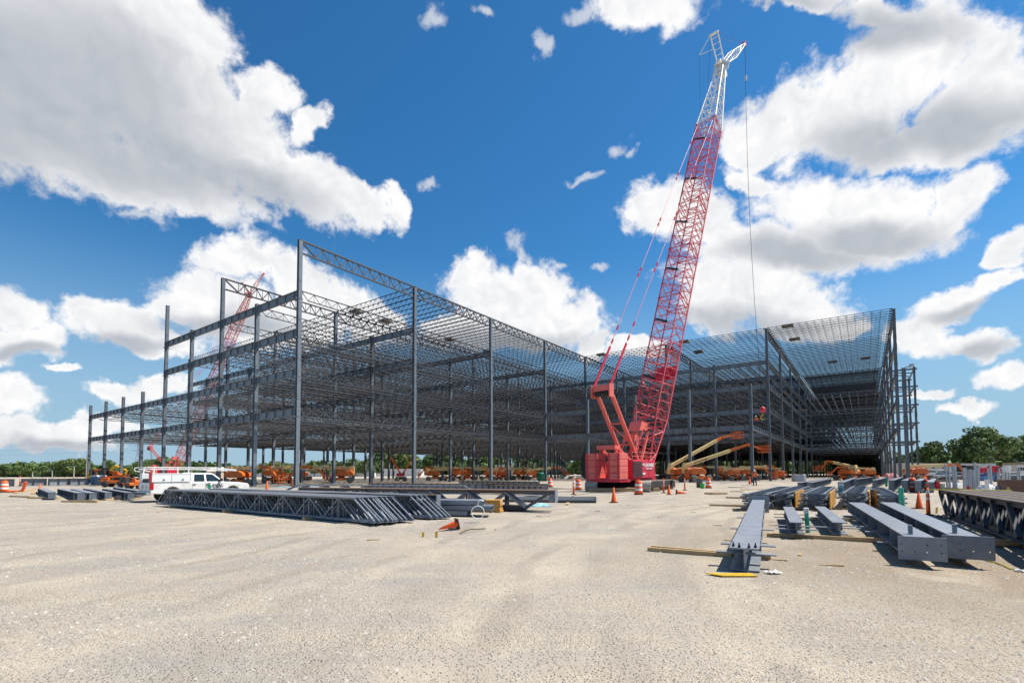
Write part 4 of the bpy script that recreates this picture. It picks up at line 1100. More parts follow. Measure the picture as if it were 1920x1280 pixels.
# ------------------------------------------------------------------ white service pickup
def pickup(loc, rz):
    t = thing('pickup_truck', 'white crew pickup with service boxes, ladder rack and green lettered logo on its door', 'pickup truck', loc, rz)
    Wd = 1.0; n = 0.93
    def yz(z):                                        # tumblehome: half width at a height
        return Wd if z < 0.95 else Wd - (z - 0.95) * 0.26
    # lower body side silhouette, rear at x=-3.1, nose at x=3.05
    def arch(cx, r, z0):
        return [(cx + r * math.cos(a), z0 + r * math.sin(a)) for a in [PI - PI * k / 8 for k in range(9)]]
    low = [(-3.1, 0.55), (-2.45, 0.52)] + arch(-1.85, 0.48, 0.50) + [(-1.3, 0.48), (1.35, 0.45)] + arch(1.95, 0.48, 0.50) + [(2.5, 0.5), (3.0, 0.5), (3.1, 0.62), (3.1, 0.98), (2.98, 1.12), (2.3, 1.22), (1.35, 1.26), (-3.1, 1.26)]
    b = MB(); b.prism(low, -Wd, Wd); body = b.build('body', mat('dusty_white_paint', (0.78, 0.77, 0.74), 0.3, 0, 0.05, 2, dirt=(0.50, 0.44, 0.35), dirt_amt=0.45, dscale=1.6), t); bevel(body, 0.05, 3)
    cabp = [(-0.75, 1.22), (1.42, 1.22), (0.72, 1.80), (0.45, 1.89), (-0.55, 1.90), (-0.72, 1.84)]
    c = MB()
    vs = []
    for sy in (-1, 1):
        for x, z in cabp: vs.append((x, sy * (Wd - 0.03 - max(0, z - 1.22) * 0.32), z))
    k = len(cabp)
    c.add(vs, [tuple(range(k)), tuple(range(2 * k - 1, k - 1, -1))] + [(i, k + i, k + (i + 1) % k, (i + 1) % k) for i in range(k)])
    cab = c.build('cab', WHITE, t); bevel(cab, 0.04, 3)
    for sy in (-1, 1):
        def wp(x, z, e=0.006): return (x, sy * (Wd - 0.03 - (z - 1.22) * 0.32 + e), z)
        for nm, poly in (('rear_window', [(-0.60, 1.29), (0.08, 1.29), (0.08, 1.77), (-0.52, 1.77)]), ('front_window', [(0.20, 1.29), (1.18, 1.29), (0.62, 1.77), (0.20, 1.78)])):
            w = MB(); w.add([wp(*p) for p in poly] + [wp(p[0], p[1], -0.03) for p in poly], [tuple(range(4)), tuple(range(7, 3, -1))] + [(i, 4 + i, 4 + (i + 1) % 4, (i + 1) % 4) for i in range(4)])
            w.build(nm, GLASS, cab)
        for x0, x1 in ((-0.70, 0.13), (0.15, 1.25)):  # door shut lines and handles
            dl = MB()
            for x in (x0, x1): dl.box(x - 0.006, x + 0.006, sy * 1.0005 - 0.004, sy * 1.0005 + 0.004, 0.56, 1.24)
            dl.box(x0, x1, sy * 1.0005 - 0.004, sy * 1.0005 + 0.004, 0.555, 0.567)
            d_ = dl.build('door', INK, t)
            hh = MB(); hh.box(x0 + 0.04, x0 + 0.22, sy * 1.02 - 0.02, sy * 1.02 + 0.02, 1.09, 1.13); hh.build('door_handle', DARK, d_)
        mi_ = MB(); y0, y1 = sorted((sy * 1.0, sy * 1.24)); mi_.box(1.02, 1.14, y0, y1, 1.28, 1.5); o = mi_.build('mirror', INK, t); bevel(o, 0.02)
        tl = MB(); y0, y1 = sorted((sy * 0.86, sy * 1.015)); tl.box(-3.125, -2.93, y0, y1, 0.80, 1.24); o = tl.build('tail_light', TAIL, t); bevel(o, 0.02)
        hl = MB(); y0, y1 = sorted((sy * 0.62, sy * 0.99)); hl.box(2.98, 3.13, y0, y1, 0.78, 1.0); o = hl.build('headlight', CHROME, t); bevel(o, 0.02)
        bx = MB(); y0, y1 = sorted((sy * 0.62, sy * 1.04)); bx.box(-3.05, -0.86, y0, y1, 1.28, 1.84); o = bx.build('service_box', WHITE, t); bevel(o, 0.015)
        bl = MB(); bl.box(-1.96, -1.945, sy * 1.043 - 0.004, sy * 1.043 + 0.004, 1.3, 1.82); bl.box(-3.05, -0.86, sy * 1.043 - 0.006, sy * 1.043 + 0.006, 1.775, 1.783)
        for x in (-2.4, -1.3): bl.box(x - 0.05, x + 0.05, sy * 1.05 - 0.02, sy * 1.05 + 0.02, 1.40, 1.47)
        bl.build('latch', DARK, o)
    ws = MB(); ws.add([(1.40, -0.86, 1.26), (1.40, 0.86, 1.26), (0.76, 0.72, 1.79), (0.76, -0.72, 1.79), (1.37, -0.86, 1.24), (1.37, 0.86, 1.24), (0.73, 0.72, 1.77), (0.73, -0.72, 1.77)], [(0, 1, 2, 3), (7, 6, 5, 4), (0, 4, 5, 1), (1, 5, 6, 2), (2, 6, 7, 3), (3, 7, 4, 0)])
    ws.build('windscreen', GLASS, t)
    g_ = MB(); g_.box(3.09, 3.13, -0.6, 0.6, 0.68, 1.0); g_.build('grille', DARK, t)
    bp_ = MB(); bp_.box(3.0, 3.2, -0.95, 0.95, 0.48, 0.68); bp_.box(-3.3, -3.05, -0.95, 0.95, 0.45, 0.66); o = bp_.build('bumper', CHROME, t); bevel(o, 0.03)
    ga = MB(); ga.box(-3.13, -3.095, -0.84, 0.84, 0.72, 1.22); o = ga.build('tailgate', WHITE, t); bevel(o, 0.01)
    pl = MB(); pl.box(-3.15, -3.13, -0.55, -0.25, 0.9, 1.05); pl.box(-3.15, -3.13, 0.1, 0.35, 0.86, 1.1); pl.build('plate', GALV, o)
    bd = MB(); bd.box(-3.0, -0.86, -0.6, 0.6, 1.26, 1.5); bd.build('bed_load', DARK, t)
    rd = MB(); rd.box(-3.1, -3.0, -1.03, -0.65, 1.3, 1.84); rd.build('box_end', RED, t)
    ty, rm = wheel_mesh(0.41, 0.27, CHROME)
    for x in (-1.85, 1.95):
        for y in (-0.86, 0.86): w_ = inst('wheel', ty, t, (x, y, 0.41)); inst('rim', rm, w_)
    rk = MB(); r_ = 0.028
    for y in (-0.85, 0.85):
        rk.tube((-3.2, y, 2.22), (0.9, y, 2.22), r_, 6); rk.tube((-3.2, y, 2.10), (0.2, y, 2.10), r_ * 0.8, 6)
        rk.tube((0.9, y, 2.22), (2.3, y * 0.75, 2.08), r_, 6); rk.tube((0.2, y, 2.10), (2.3, y * 0.75, 2.02), r_ * 0.8, 6)
        rk.path([(-3.2, y, 2.22), (-3.38, y, 2.19), (-3.42, y, 2.10), (-3.36, y, 1.98), (-3.1, y, 1.95)], r_, 6)
        for x in (-2.9, -0.9): rk.tube((x, y, 1.82), (x, y, 2.22), r_ * 1.5, 6)
        for x in (-2.4, -1.9, -1.4, -0.4, 0.1): rk.tube((x, y, 2.10), (x, y, 2.22), r_ * 0.7, 5)
    for x in (-3.2, -2.3, -1.5, -0.6, 0.3, 1.0, 2.3): rk.tube((x, -0.85 if x < 2 else -0.64, 2.22 if x < 2 else 2.08), (x, 0.85 if x < 2 else 0.64, 2.22 if x < 2 else 2.08), r_, 6)
    rk.build('ladder_rack', WHITE, t)
    text_obj('door_lettering', 'IDEAL', 0.27, INK, t, (0.86, -1.012, 1.0), (rad(90), 0, 0), shear=0.3, bold=0.008)
    text_obj('door_small_lettering', 'CONTRACTING', 0.07, INK, t, (0.86, -1.012, 0.86), (rad(90), 0, 0), bold=0.002)
    lg = MB(); M = Matrix.Translation((0.36, -1.006, 0.94)) @ Matrix.Rotation(rad(90), 4, 'X')
    lg.lathe([(0.14, -0.004), (0.13, 0.006)], 20, M); 
    lg.path([(0.36 + 0.2 * math.cos(u), -1.012, 0.98 + 0.2 * math.sin(u)) for u in [PI * 0.35 + k * 0.25 for k in range(10)]], 0.014, 5)
    lg.build('door_logo', GREEN, t)
    return t
tp_ = Vector((-20.7, 34.2, 0))
truck = pickup(on(tp_, 0.0), ROT)
RUSTD = mat('dark_rusted_flange', (0.10, 0.075, 0.06), 0.8, 0.0, 0.25, 3, dirt=(0.18, 0.13, 0.10), dirt_amt=0.6, dscale=1.2)
# ------------------------------------------------------------------ cones, drums and delineators
def cone_meshes(h):
    b = MB(); w = h * 0.26
    b.box(-w, w, -w, w, 0, 0.03)
    c = MB(); c.lathe([(h * 0.19, 0.03), (h * 0.175, 0.06), (h * 0.035, h), (h * 0.02, h + 0.005)], 16)
    return b.mesh('cone_base', DARK), c.mesh('cone_body', SAFE)
CONE = cone_meshes(0.71)
def cone(lab, p, s=1.0, rot=(0, 0, 0), lift=0.0):
    t = thing('traffic_cone', lab, 'traffic cone', on(p, lift), 0, 'orange traffic cones'); t.rotation_euler = rot; t.scale = (s,) * 3
    inst('cone_base', CONE[0], t); inst('cone_body', CONE[1], t); return t
def drum_mesh():
    b = MB(); b.lathe([(0.31, 0), (0.31, 0.06), (0.27, 0.08)], 18)
    c = MB()
    prof = []; mis = []
    zs = [0.06, 0.26, 0.28, 0.43, 0.45, 0.56, 0.58, 0.73, 0.75, 0.84, 0.86, 0.95, 0.96]; rs = [0.275, 0.27, 0.258, 0.255, 0.245, 0.243, 0.232, 0.23, 0.22, 0.218, 0.20, 0.19, 0.12]
    for i, (z, r) in enumerate(zip(zs, rs)): prof.append((r, z))
    for i in range(len(zs) - 1):
        zc = (zs[i] + zs[i + 1]) / 2; mis.append(1 if (0.28 < zc < 0.44 or 0.58 < zc < 0.74) else 0)
    c.lathe(prof, 20, mis=mis)
    h = MB(); h.bar((-0.1, 0, 1.03), (0.1, 0, 1.03), 0.04, 0.04); h.bar((-0.1, 0, 0.95), (-0.1, 0, 1.03), 0.04); h.bar((0.1, 0, 0.95), (0.1, 0, 1.03), 0.04)
    return b.mesh('drum_base', BLACK), c.mesh('drum_body', [SAFE, REFL]), h.mesh('handle', SAFE)
DRUM = drum_mesh()
def drum(lab, p, s=1.0):
    t = thing('traffic_drum', lab, 'traffic drum', on(p), random.random() * 3, 'orange and white traffic drums'); t.scale = (s,) * 3
    for n, m in zip(('drum_base', 'drum_body', 'handle'), DRUM): inst(n, m, t)
    return t
def delin_mesh():
    b = MB(); b.lathe([(0.2, 0), (0.2, 0.03), (0.08, 0.06)], 10)
    c = MB(); zs = [0.05, 0.55, 0.56, 0.66, 0.67, 0.76, 0.77, 0.9, 0.91, 1.0]; rs = [0.065, 0.06, 0.06, 0.058, 0.058, 0.056, 0.056, 0.054, 0.045, 0.03]
    mis = [1 if i in (2, 6) else 0 for i in range(len(zs) - 1)]
    c.lathe(list(zip(rs, zs)), 12, mis=mis)
    r = MB(); r.path([(0, 0, 0.98), (0.05, 0, 1.02), (0.05, 0, 1.1), (0, 0, 1.14), (-0.05, 0, 1.1), (-0.05, 0, 1.02), (0, 0, 0.98)], 0.014, 6)
    return b.mesh('delineator_base', BLACK), c.mesh('delineator_post', [SAFE, REFL]), r.mesh('handle', SAFE)
DEL = delin_mesh()
def delin(lab, p, s=1.0):
    t = thing('delineator_post', lab, 'delineator post', on(p), 0, 'orange delineator posts'); t.scale = (s,) * 3
    for n, m in zip(('delineator_base', 'delineator_post', 'handle'), DEL): inst(n, m, t)
    return t
cone('orange cone standing alone on the gravel in front of the crane tracks', GG(1151, 942), 1.15)
cone('small orange cone beside the drum line right of the crane', GG(1254.5, 927), 1.02)
cone('orange cone knocked flat on its side right of the crane', GG(1268, 926), 1.05, (0, rad(96), rad(-6)), 0.16)
cone('fallen orange cone in the hollow at the end of the joist bundles', GG(858, 984), 0.86, (0, rad(-104), rad(24)), 0.17)
cone('bright cone between the green pipe and the tall striped post', GG(1723.5, 953.5), 1.05)
cone('orange cone beyond the pickup nose by a grey column', GG(500.5, 918), 1.25)
cone('tiny cone far left beside the white pile of timber', GG(44, 920), 1.1)
cone('tiny cone standing on the beam pile at far left', GG(75, 922), 1.1)
cone('tipped cone lying below the beam pile behind the pickup', GG(222, 937), 0.9, (0, rad(100), rad(160)), 0.15)
cone('small cone at the feet of the walking worker', GG(1406, 907), 1.3)
cone('small cone by the foot of the corner column', GG(547, 911), 1.3)
cone('distant cone left of the grey generator box', GG(1507, 901), 1.0)
drum('large striped drum nearest the crane tracks', GG(1197.5, 927), 1.06)
drum('striped drum beside the grey bin and green bucket', GG(1328.5, 915), 1.08)
drum('drum left of the crane counterweight', GG(1084.5, 918.5), 1.05)
drum('drum standing behind the end of the brown topped truss', GG(1031.5, 913), 1.05)
drum('leaning drum at the far left edge beside the folded barrier', GG(8, 923), 1.1)
drum('drum between the dark girder ends at right', GG(1711, 921), 1.15)
drum('drum farther back behind the girder ends at right', GG(1733, 913), 1.1)
drum('drum by the red fuel can at the right', GG(1738, 917), 0.9)
drum('distant drum in the hall mouth beside the orange lift', GG(1574, 899.5), 1.1)
drum('distant drum near the white heap by the wall', GG(1659, 903), 1.2)
drum('distant drum left of the light heap in the hall mouth', GG(1647, 903), 1.1)
delin('striped post right of the crane between drum and cone', GG(1244.5, 924), 1.05)
delin('thin striped post behind the flat cone', GG(1284, 919), 1.1)
delin('striped post left of the crane beside the drum', GG(1075.5, 927), 1.15)
delin('striped post behind the long plate girder stack', GG(1003, 914), 1.2)
delin('tall striped post with ring handle at the corner of the big truss stack', GG(1741, 966), 1.02)
delin('thin striped post far left behind the folded barrier', GG(37, 911), 1.3)

# folded orange barrier at the left edge
t = thing('folded_barrier', 'bent orange plastic barrier sagging beside the leaning drum', 'barrier', on(GG(24, 923)), 0)
b = MB(); b.path([(-1.3, 0, 0.55), (-1.2, 0, 0.12), (-0.4, 0, 0.06), (0.8, 0, 0.12), (1.0, 0, 0.5), (1.15, 0, 0.95)], 0.11, 8); b.build('barrier_rail', SAFE, t)
b = MB(); b.box(-1.0, -0.6, -0.2, 0.2, 0, 0.06); b.build('barrier_foot', SAFE, t)

# ------------------------------------------------------------------ bundles of joists standing on edge
def joist_parts(L, d, n, seat=0.5):
    """a joist standing upside down, as bundled: long seat chord below, bearing on timbers"""
    ch = MB()
    for s in (-1, 1):
        ch.box(0, L, s * 0.045 - 0.035, s * 0.045 + 0.035, 0, 0.012); ch.box(0, L, s * 0.012 - 0.005 * s - 0.004, s * 0.012 - 0.005 * s + 0.004, 0.0, 0.075)
    lo = ch.mesh('long_chord', STEELF)
    c2 = MB(); e = 1.0
    for s in (-1, 1):
        c2.box(e, L - e, s * 0.045 - 0.035, s * 0.045 + 0.035, d - 0.012, d); c2.box(e, L - e, s * 0.012 - 0.006, s * 0.012 + 0.006, d - 0.07, d - 0.012)
    up = c2.mesh('short_chord', STEELF)
    w = MB(); dx = (L - 2 * e) / n
    dg = MB(); dg.bar((0, 0, 0.05), (dx / 2, 0, d - 0.05), 0.045, 0.045, 0, (0, 1, 0)); dg = dg.mesh('web_diagonal', STEELF)
    dh = MB(); dh.bar((0, 0, d - 0.05), (dx / 2, 0, 0.05), 0.045, 0.045, 0, (0, 1, 0)); dh = dh.mesh('web_diagonal', STEELF)
    v = MB(); v.bar((0, 0, 0.05), (0, 0, d - 0.05), 0.035, 0.035, 0, (1, 0, 0)); v = v.mesh('web_post', STEELF)
    en = MB(); en.bar((0, 0, 0.04), (1.05, 0, d - 0.04), 0.04, 0.04, 0, (0, 1, 0)); en = en.mesh('end_diagonal', STEELF)
    ef = MB(); ef.bar((0, 0, 0.04), (-1.05, 0, d - 0.04), 0.04, 0.04, 0, (0, 1, 0)); ef = ef.mesh('end_diagonal', STEELF)
    sh = MB()
    for q in (0.12, 0.30): sh.box(q, q + 0.12, -0.08, 0.08, 0.075, 0.11)
    return lo, up, dg, dh, v, en, ef, e, dx, n, L
def joist_thing(JP, lab, loc, rz, group, fine=True):
    lo, up, dg, dh, v, en, ef, e, dx, n, L = JP
    t = thing('steel_joist', lab, 'steel joist', loc, rz, group)
    inst('long_chord', lo, t); inst('short_chord', up, t); inst('end_diagonal', en, t); inst('end_diagonal', ef, t, (L, 0, 0))
    for k in range(n):
        inst('web_diagonal', dg, t, (e + k * dx, 0.0, 0)); inst('web_diagonal', dh, t, (e + (k + 0.5) * dx, 0.0, 0))
        inst('web_post', v, t, (e + (k + 0.5) * dx, 0.0, 0))
        inst('web_post', v, t, (e + (k + 0.5) * dx + 0.28, 0.03, 0))
    return t
JP1 = joist_parts(17.2, 0.77, 9)
def blocks(lab, pts, ang, L=1.6, h=0.10, cat='timber', grp='dunnage timbers under the steel', w=0.1):
    for i, (p, lb) in enumerate(zip(pts, lab)):
        m = MB(); m.box(-L / 2, L / 2, -w / 2, w / 2, -0.06, h); m.box(-L / 2 + 0.02, L / 2 - 0.01, w / 2 + 0.004, w / 2 + 0.06, -0.06, h - 0.012)
        o = m.build('dunnage_timber', WOOD, None, on(p), (0, 0, ang)); tag(o, lb, cat, grp)
nr = on(GG(700, 983)); nl = on(GG(260, 947))
dv = (nl - nr); dv.z = 0; dv.normalize(); pv = Vector((-dv.y, dv.x, 0)); pv = pv if pv.y > 0 else -pv
a1 = math.atan2(dv.y, dv.x)
random.seed(4)
for i in range(10):
    p = nr + pv * (i * 0.135) + dv * random.uniform(-0.12, 0.12) - dv * (0.05 * i); p.z = 0.05
    joist_thing(JP1, f'{ORD[i]} joist from the camera in the long bundle before the pickup', p, a1, 'joists of the front bundle')
blocks(['short timber under the right end of the front joist bundle', 'short timber under the middle of the front joist bundle', 'short timber under the left part of the front joist bundle'],
       [nr + dv * 3.2 + pv * 0.6, nr + dv * 9 + pv * 0.6, nr + dv * 14.5 + pv * 0.6], a1 + PI / 2, 2.0)
n2r = on(GG(806, 975))
for i in range(6):
    p = n2r + pv * (i * 0.16 + 0.1) + dv * random.uniform(-0.15, 0.15) - dv * 0.04 * i; p.z = 0.06
    joist_thing(JP1, f'{ORD[i]} joist from the camera in the second bundle ending by the fallen cone', p, a1 + rad(0.5), 'joists of the second bundle')
blocks(['timber under the right end of the second joist bundle'], [n2r + dv * 2.5 + pv * 0.6], a1 + PI / 2, 1.6, 0.06)

# ------------------------------------------------------------------ heavy trusses with rusted top flanges
def heavy_truss(lab, loc, rz, L, h, n, grp, topm=RUST, plate=True, lean=0.0, cat='steel truss', webm=None):
    webm = webm or STEELF
    t = thing('roof_girder_truss', lab, cat, loc, rz, grp); t.rotation_euler = (lean, 0, rz)
    c = MB(); c.box(0, L, -0.15, 0.15, h - 0.03, h); c.build('top_flange', topm, t)
    c = MB(); c.box(0, L, -0.02, 0.02, h - 0.16, h - 0.03); c.build('top_stem', STEELD, t)
    c = MB(); e = 1.3; c.box(e, L - e, -0.14, 0.14, 0, 0.03); c.box(e, L - e, -0.02, 0.02, 0.03, 0.14); c.build('bottom_flange', STEELD, t)
    dx = (L - 2 * e) / n
    dg = MB(); dg.bar((0, 0, 0.08), (dx / 2, 0, h - 0.1), 0.10, 0.10, 0, (0, 1, 0)); dg = dg.mesh('web_diagonal', webm)
    dh = MB(); dh.bar((0, 0, h - 0.1), (dx / 2, 0, 0.08), 0.10, 0.10, 0, (0, 1, 0)); dh = dh.mesh('web_diagonal', webm)
    v = MB(); v.bar((0, 0, 0.08), (0, 0, h - 0.1), 0.06, 0.06, 0, (1, 0, 0)); v = v.mesh('web_post', STEELD)
    for k in range(n):
        inst('web_diagonal', dg, t, (e + k * dx, 0.05, 0)); inst('web_diagonal', dh, t, (e + (k + 0.5) * dx, -0.05, 0)); inst('web_post', v, t, (e + (k + 0.5) * dx, 0, 0))
    m = MB(); m.bar((e, 0, 0.08), (0.25, 0, h - 0.1), 0.12, 0.12, 0, (0, 1, 0)); m.build('end_diagonal', STEELD, t)
    m = MB(); m.bar((L - e, 0, 0.08), (L - 0.25, 0, h - 0.1), 0.12, 0.12, 0, (0, 1, 0)); m.build('end_diagonal', STEELD, t)
    if plate:
        for x in (0, L):
            m = MB(); m.box(x - 0.3 if x else 0.02, x - 0.02 if x else 0.3, -0.012, 0.012, h - 0.48, h - 0.03); m.box(x - 0.012, x + 0.012, -0.13, 0.13, h - 0.5, h); m.build('end_plate', STEELF, t)
    return t
g0 = on(GG(1040, 951)); g1 = on(W(520, 915.5, 26.5)); d3 = (g1 - g0); d3.z = 0; d3.normalize(); p3 = Vector((-d3.y, d3.x, 0)); p3 = p3 if p3.y > 0 else -p3
g0 = Vector((2.35, 20.3, 0)); a3 = math.atan2(d3.y, d3.x)
d3 = Vector((math.cos(rad(157)), math.sin(rad(157)), 0)); a3 = rad(157); p3 = Vector((0.39, 0.92, 0))
for i in range(3):
    q = g0 + p3 * (0.42 * i) + d3 * (0.1 * i); q.z = 0.06
    heavy_truss(f'{ORD[i]} brown topped truss from the camera beyond the joist bundles', q, a3, 13.6, 0.82, 6, 'brown topped trusses left of the crane')
q = on(W(822, 931, 17.8)); q.z = 0.05
heavy_truss('shorter brown topped truss with an end plate above the grey tube pile', Vector((q.x, q.y, 0.05)), a3 - rad(4), 10.5, 0.78, 5, 'brown topped trusses left of the crane')
# plate girders with stiffeners behind
for i, (px0, px1, Y, hz, lab) in enumerate([(1020, 905, 34, 0.62, 'nearest stiffened plate girder with a brown top behind the brown trusses'), (1028, 690, 37, 0.72, 'long stiffened plate girder with a brown top behind the nearest one'), (1012, 860, 40, 0.85, 'rear plate girder with a brown top in front of the lift row')]):
    a_ = gp(px0, Y); b_ = gp(px1, Y + 5); L = (b_ - a_).length; rz = math.atan2(b_.y - a_.y, b_.x - a_.x)
    t = thing('plate_girder', lab, 'steel girder', (a_.x, a_.y, 0.08), rz, 'plate girders left of the crane')
    m = MB(); m.box(0, L, -0.01, 0.01, 0.03, hz - 0.03); m.box(0, L, -0.16, 0.16, 0, 0.03); m.build('web_plate', STEELF, t)
    m = MB(); m.box(0, L, -0.18, 0.18, hz - 0.03, hz); m.build('top_flange', RUST, t)
    sf = MB(); sf.box(-0.012, 0.012, -0.15, 0.15, 0.03, hz - 0.03); sf = sf.mesh('stiffener', STEEL)
    for k in range(int(L / 0.55)): inst('stiffener', sf, t, (0.3 + k * 0.55, 0, 0))
JP2 = joist_parts(14.0, 0.55, 8)
for i in range(4):
    a_ = gp(900, 31); joist_thing(JP2, f'{ORD[i]} joist in the low grey pile behind the brown topped trusses', Vector((a_.x, a_.y + i * 0.22, 0.28)), rad(168), 'joists of the low rear pile')

# ------------------------------------------------------------------ grey tubes, golden lumber, hose ring
def hss(L, w, h, lab, loc, rz, grp='square steel tubes in the pile', m_=STEELF):
    m = MB(); t_ = 0.012
    m.box(0, L, -w / 2, w / 2, 0, t_); m.box(0, L, -w / 2, w / 2, h - t_, h); m.box(0, L, -w / 2, -w / 2 + t_, t_, h - t_); m.box(0, L, w / 2 - t_, w / 2, t_, h - t_)
    return tag(m.build('steel_tube', m_, None, loc, (0, 0, rz)), lab, 'steel tube', grp)
tb = on(GG(922, 969.5)); d4 = Vector((math.cos(rad(163)), math.sin(rad(163)), 0)); p4 = Vector((d4.y, -d4.x, 0)); p4 = p4 if p4.y > 0 else -p4
for lay in range(3):
    for k in range(4):
        q = tb + p4 * (k * 0.27 + 0.04 * lay) + d4 * (0.28 * (2 - lay) * 0 + [0.9, 0.0, 0.35][lay] + 0.07 * k); q.z = tb.z + 0.05 + lay * 0.19
        hss(5.2, 0.24, 0.165, f'{ORD[k]} grey tube from the camera in the {["bottom", "middle", "top"][lay]} layer of the pile', q, rad(163))
q = on(GG(941, 961)); 
for k in range(6):
    m = MB(); m.box(0, 1.3, -0.35, 0.35, 0, 0.075); o = m.build('lumber_board', WOODO, None, (q.x - 0.02 * (k % 3), q.y + 0.35, q.z + 0.01 + k * 0.085), (0, 0, rad(168 + k)))
    tag(o, f'{ORD[k]} golden board from the bottom of the stack behind the grey tubes', 'lumber board', 'golden boards behind the tubes')
q = W(896, 960, 16.2)
t = MB(); t.path([(0.21 * math.cos(u), 0.015 * k_, 0.21 * math.sin(u)) for k_ in (0, 1, 2) for u in [2 * PI * k / 18 for k in range(19)]], 0.014, 6)
t.path([(0, 0, 0.2), (0.02, 0, 0.34), (0.1, 0, 0.40), (0.2, 0, 0.36)], 0.01, 5)
tag(t.build('white_hose_ring', WHITE, None, q, (rad(-8), 0, rad(10))), 'coiled white hose hanging on the grey tube pile', 'hose')
bt = MB(); rng = random.Random(3)
vs = [(x * 0.16 - 0.8, y * 0.16 - 0.3, 0.02 + 0.16 * rng.random() * (1 if 0 < x < 9 and 0 < y < 3 else 0.1)) for y in range(5) for x in range(11)]
bt.add(vs, [(y * 11 + x, y * 11 + x + 1, (y + 1) * 11 + x + 1, (y + 1) * 11 + x) for y in range(4) for x in range(10)])
BTM = bt.mesh('tarp', LBLUE)
tag(inst('tarp', BTM, None, on(GG(1004, 949)), (0, 0, 0.2)), 'crumpled pale blue tarp by the end of the brown trusses', 'tarp')
for px, py, s_, lb in ((560, 913, 3.4, 'flat pale blue sheet on the ground behind the joist bundle, near the corner column'), (448, 916.5, 2.2, 'flat pale blue sheet beside the nose of the pickup'), (1790, 908, 1.6, 'pale blue sheet among the galvanised posts')):
    o = inst('tarp', BTM, None, on(GG(px, py)), (0, 0, 0.05)); o.scale = (s_, s_ * 0.6, 0.6); tag(o, ' '.join(lb.split()[:16]), 'tarp')
# dark round bars pile
for k in range(7):
    q = on(GG(1118 - (k % 3) * 6, 942.5 - k * 1.1)); m = MB(); m.tube((0, 0, 0.09), (-5.0 + (k % 3) * 0.5, 0.5, 0.09), 0.09, 8)
    tag(m.build('steel_pipe', STEELD, None, q, (0, 0, rad(2 * (k % 4) - 3))), f'{ORD[k]} dark pipe from the front in the low pile before the crane', 'steel pipe', 'dark pipes left of the cone')
blocks(['timber under the dark pipes'], [GG(1065, 944)], rad(80), 2.0, 0.05)
# orange stakes and bent bar beside the fallen cone
for i, (px, py, lb) in enumerate([(793, 998, 'left orange stake in the hollow before the joist ends'), (818, 996, 'right orange stake beside the fallen cone'), (1756, 962, 'orange stake before the tall striped post')]):
    m = MB(); m.box(-0.03, 0.03, -0.02, 0.02, -0.1, 0.24); tag(m.build('survey_stake', YELLOW, None, on(GG(px, py)), (rad(5), 0, 0.3)), lb, 'stake', 'orange survey stakes')
q = on(GG(862, 989)); m = MB(); m.path([(0, 0, 0.03), (0.15, 0.1, 0.10), (0.3, 0.2, 0.13), (0.75, 0.3, 0.14)], 0.018, 6)
tag(m.build('bent_bar', RUST, None, q), 'bent dark bar sticking out beside the fallen cone', 'steel bar')

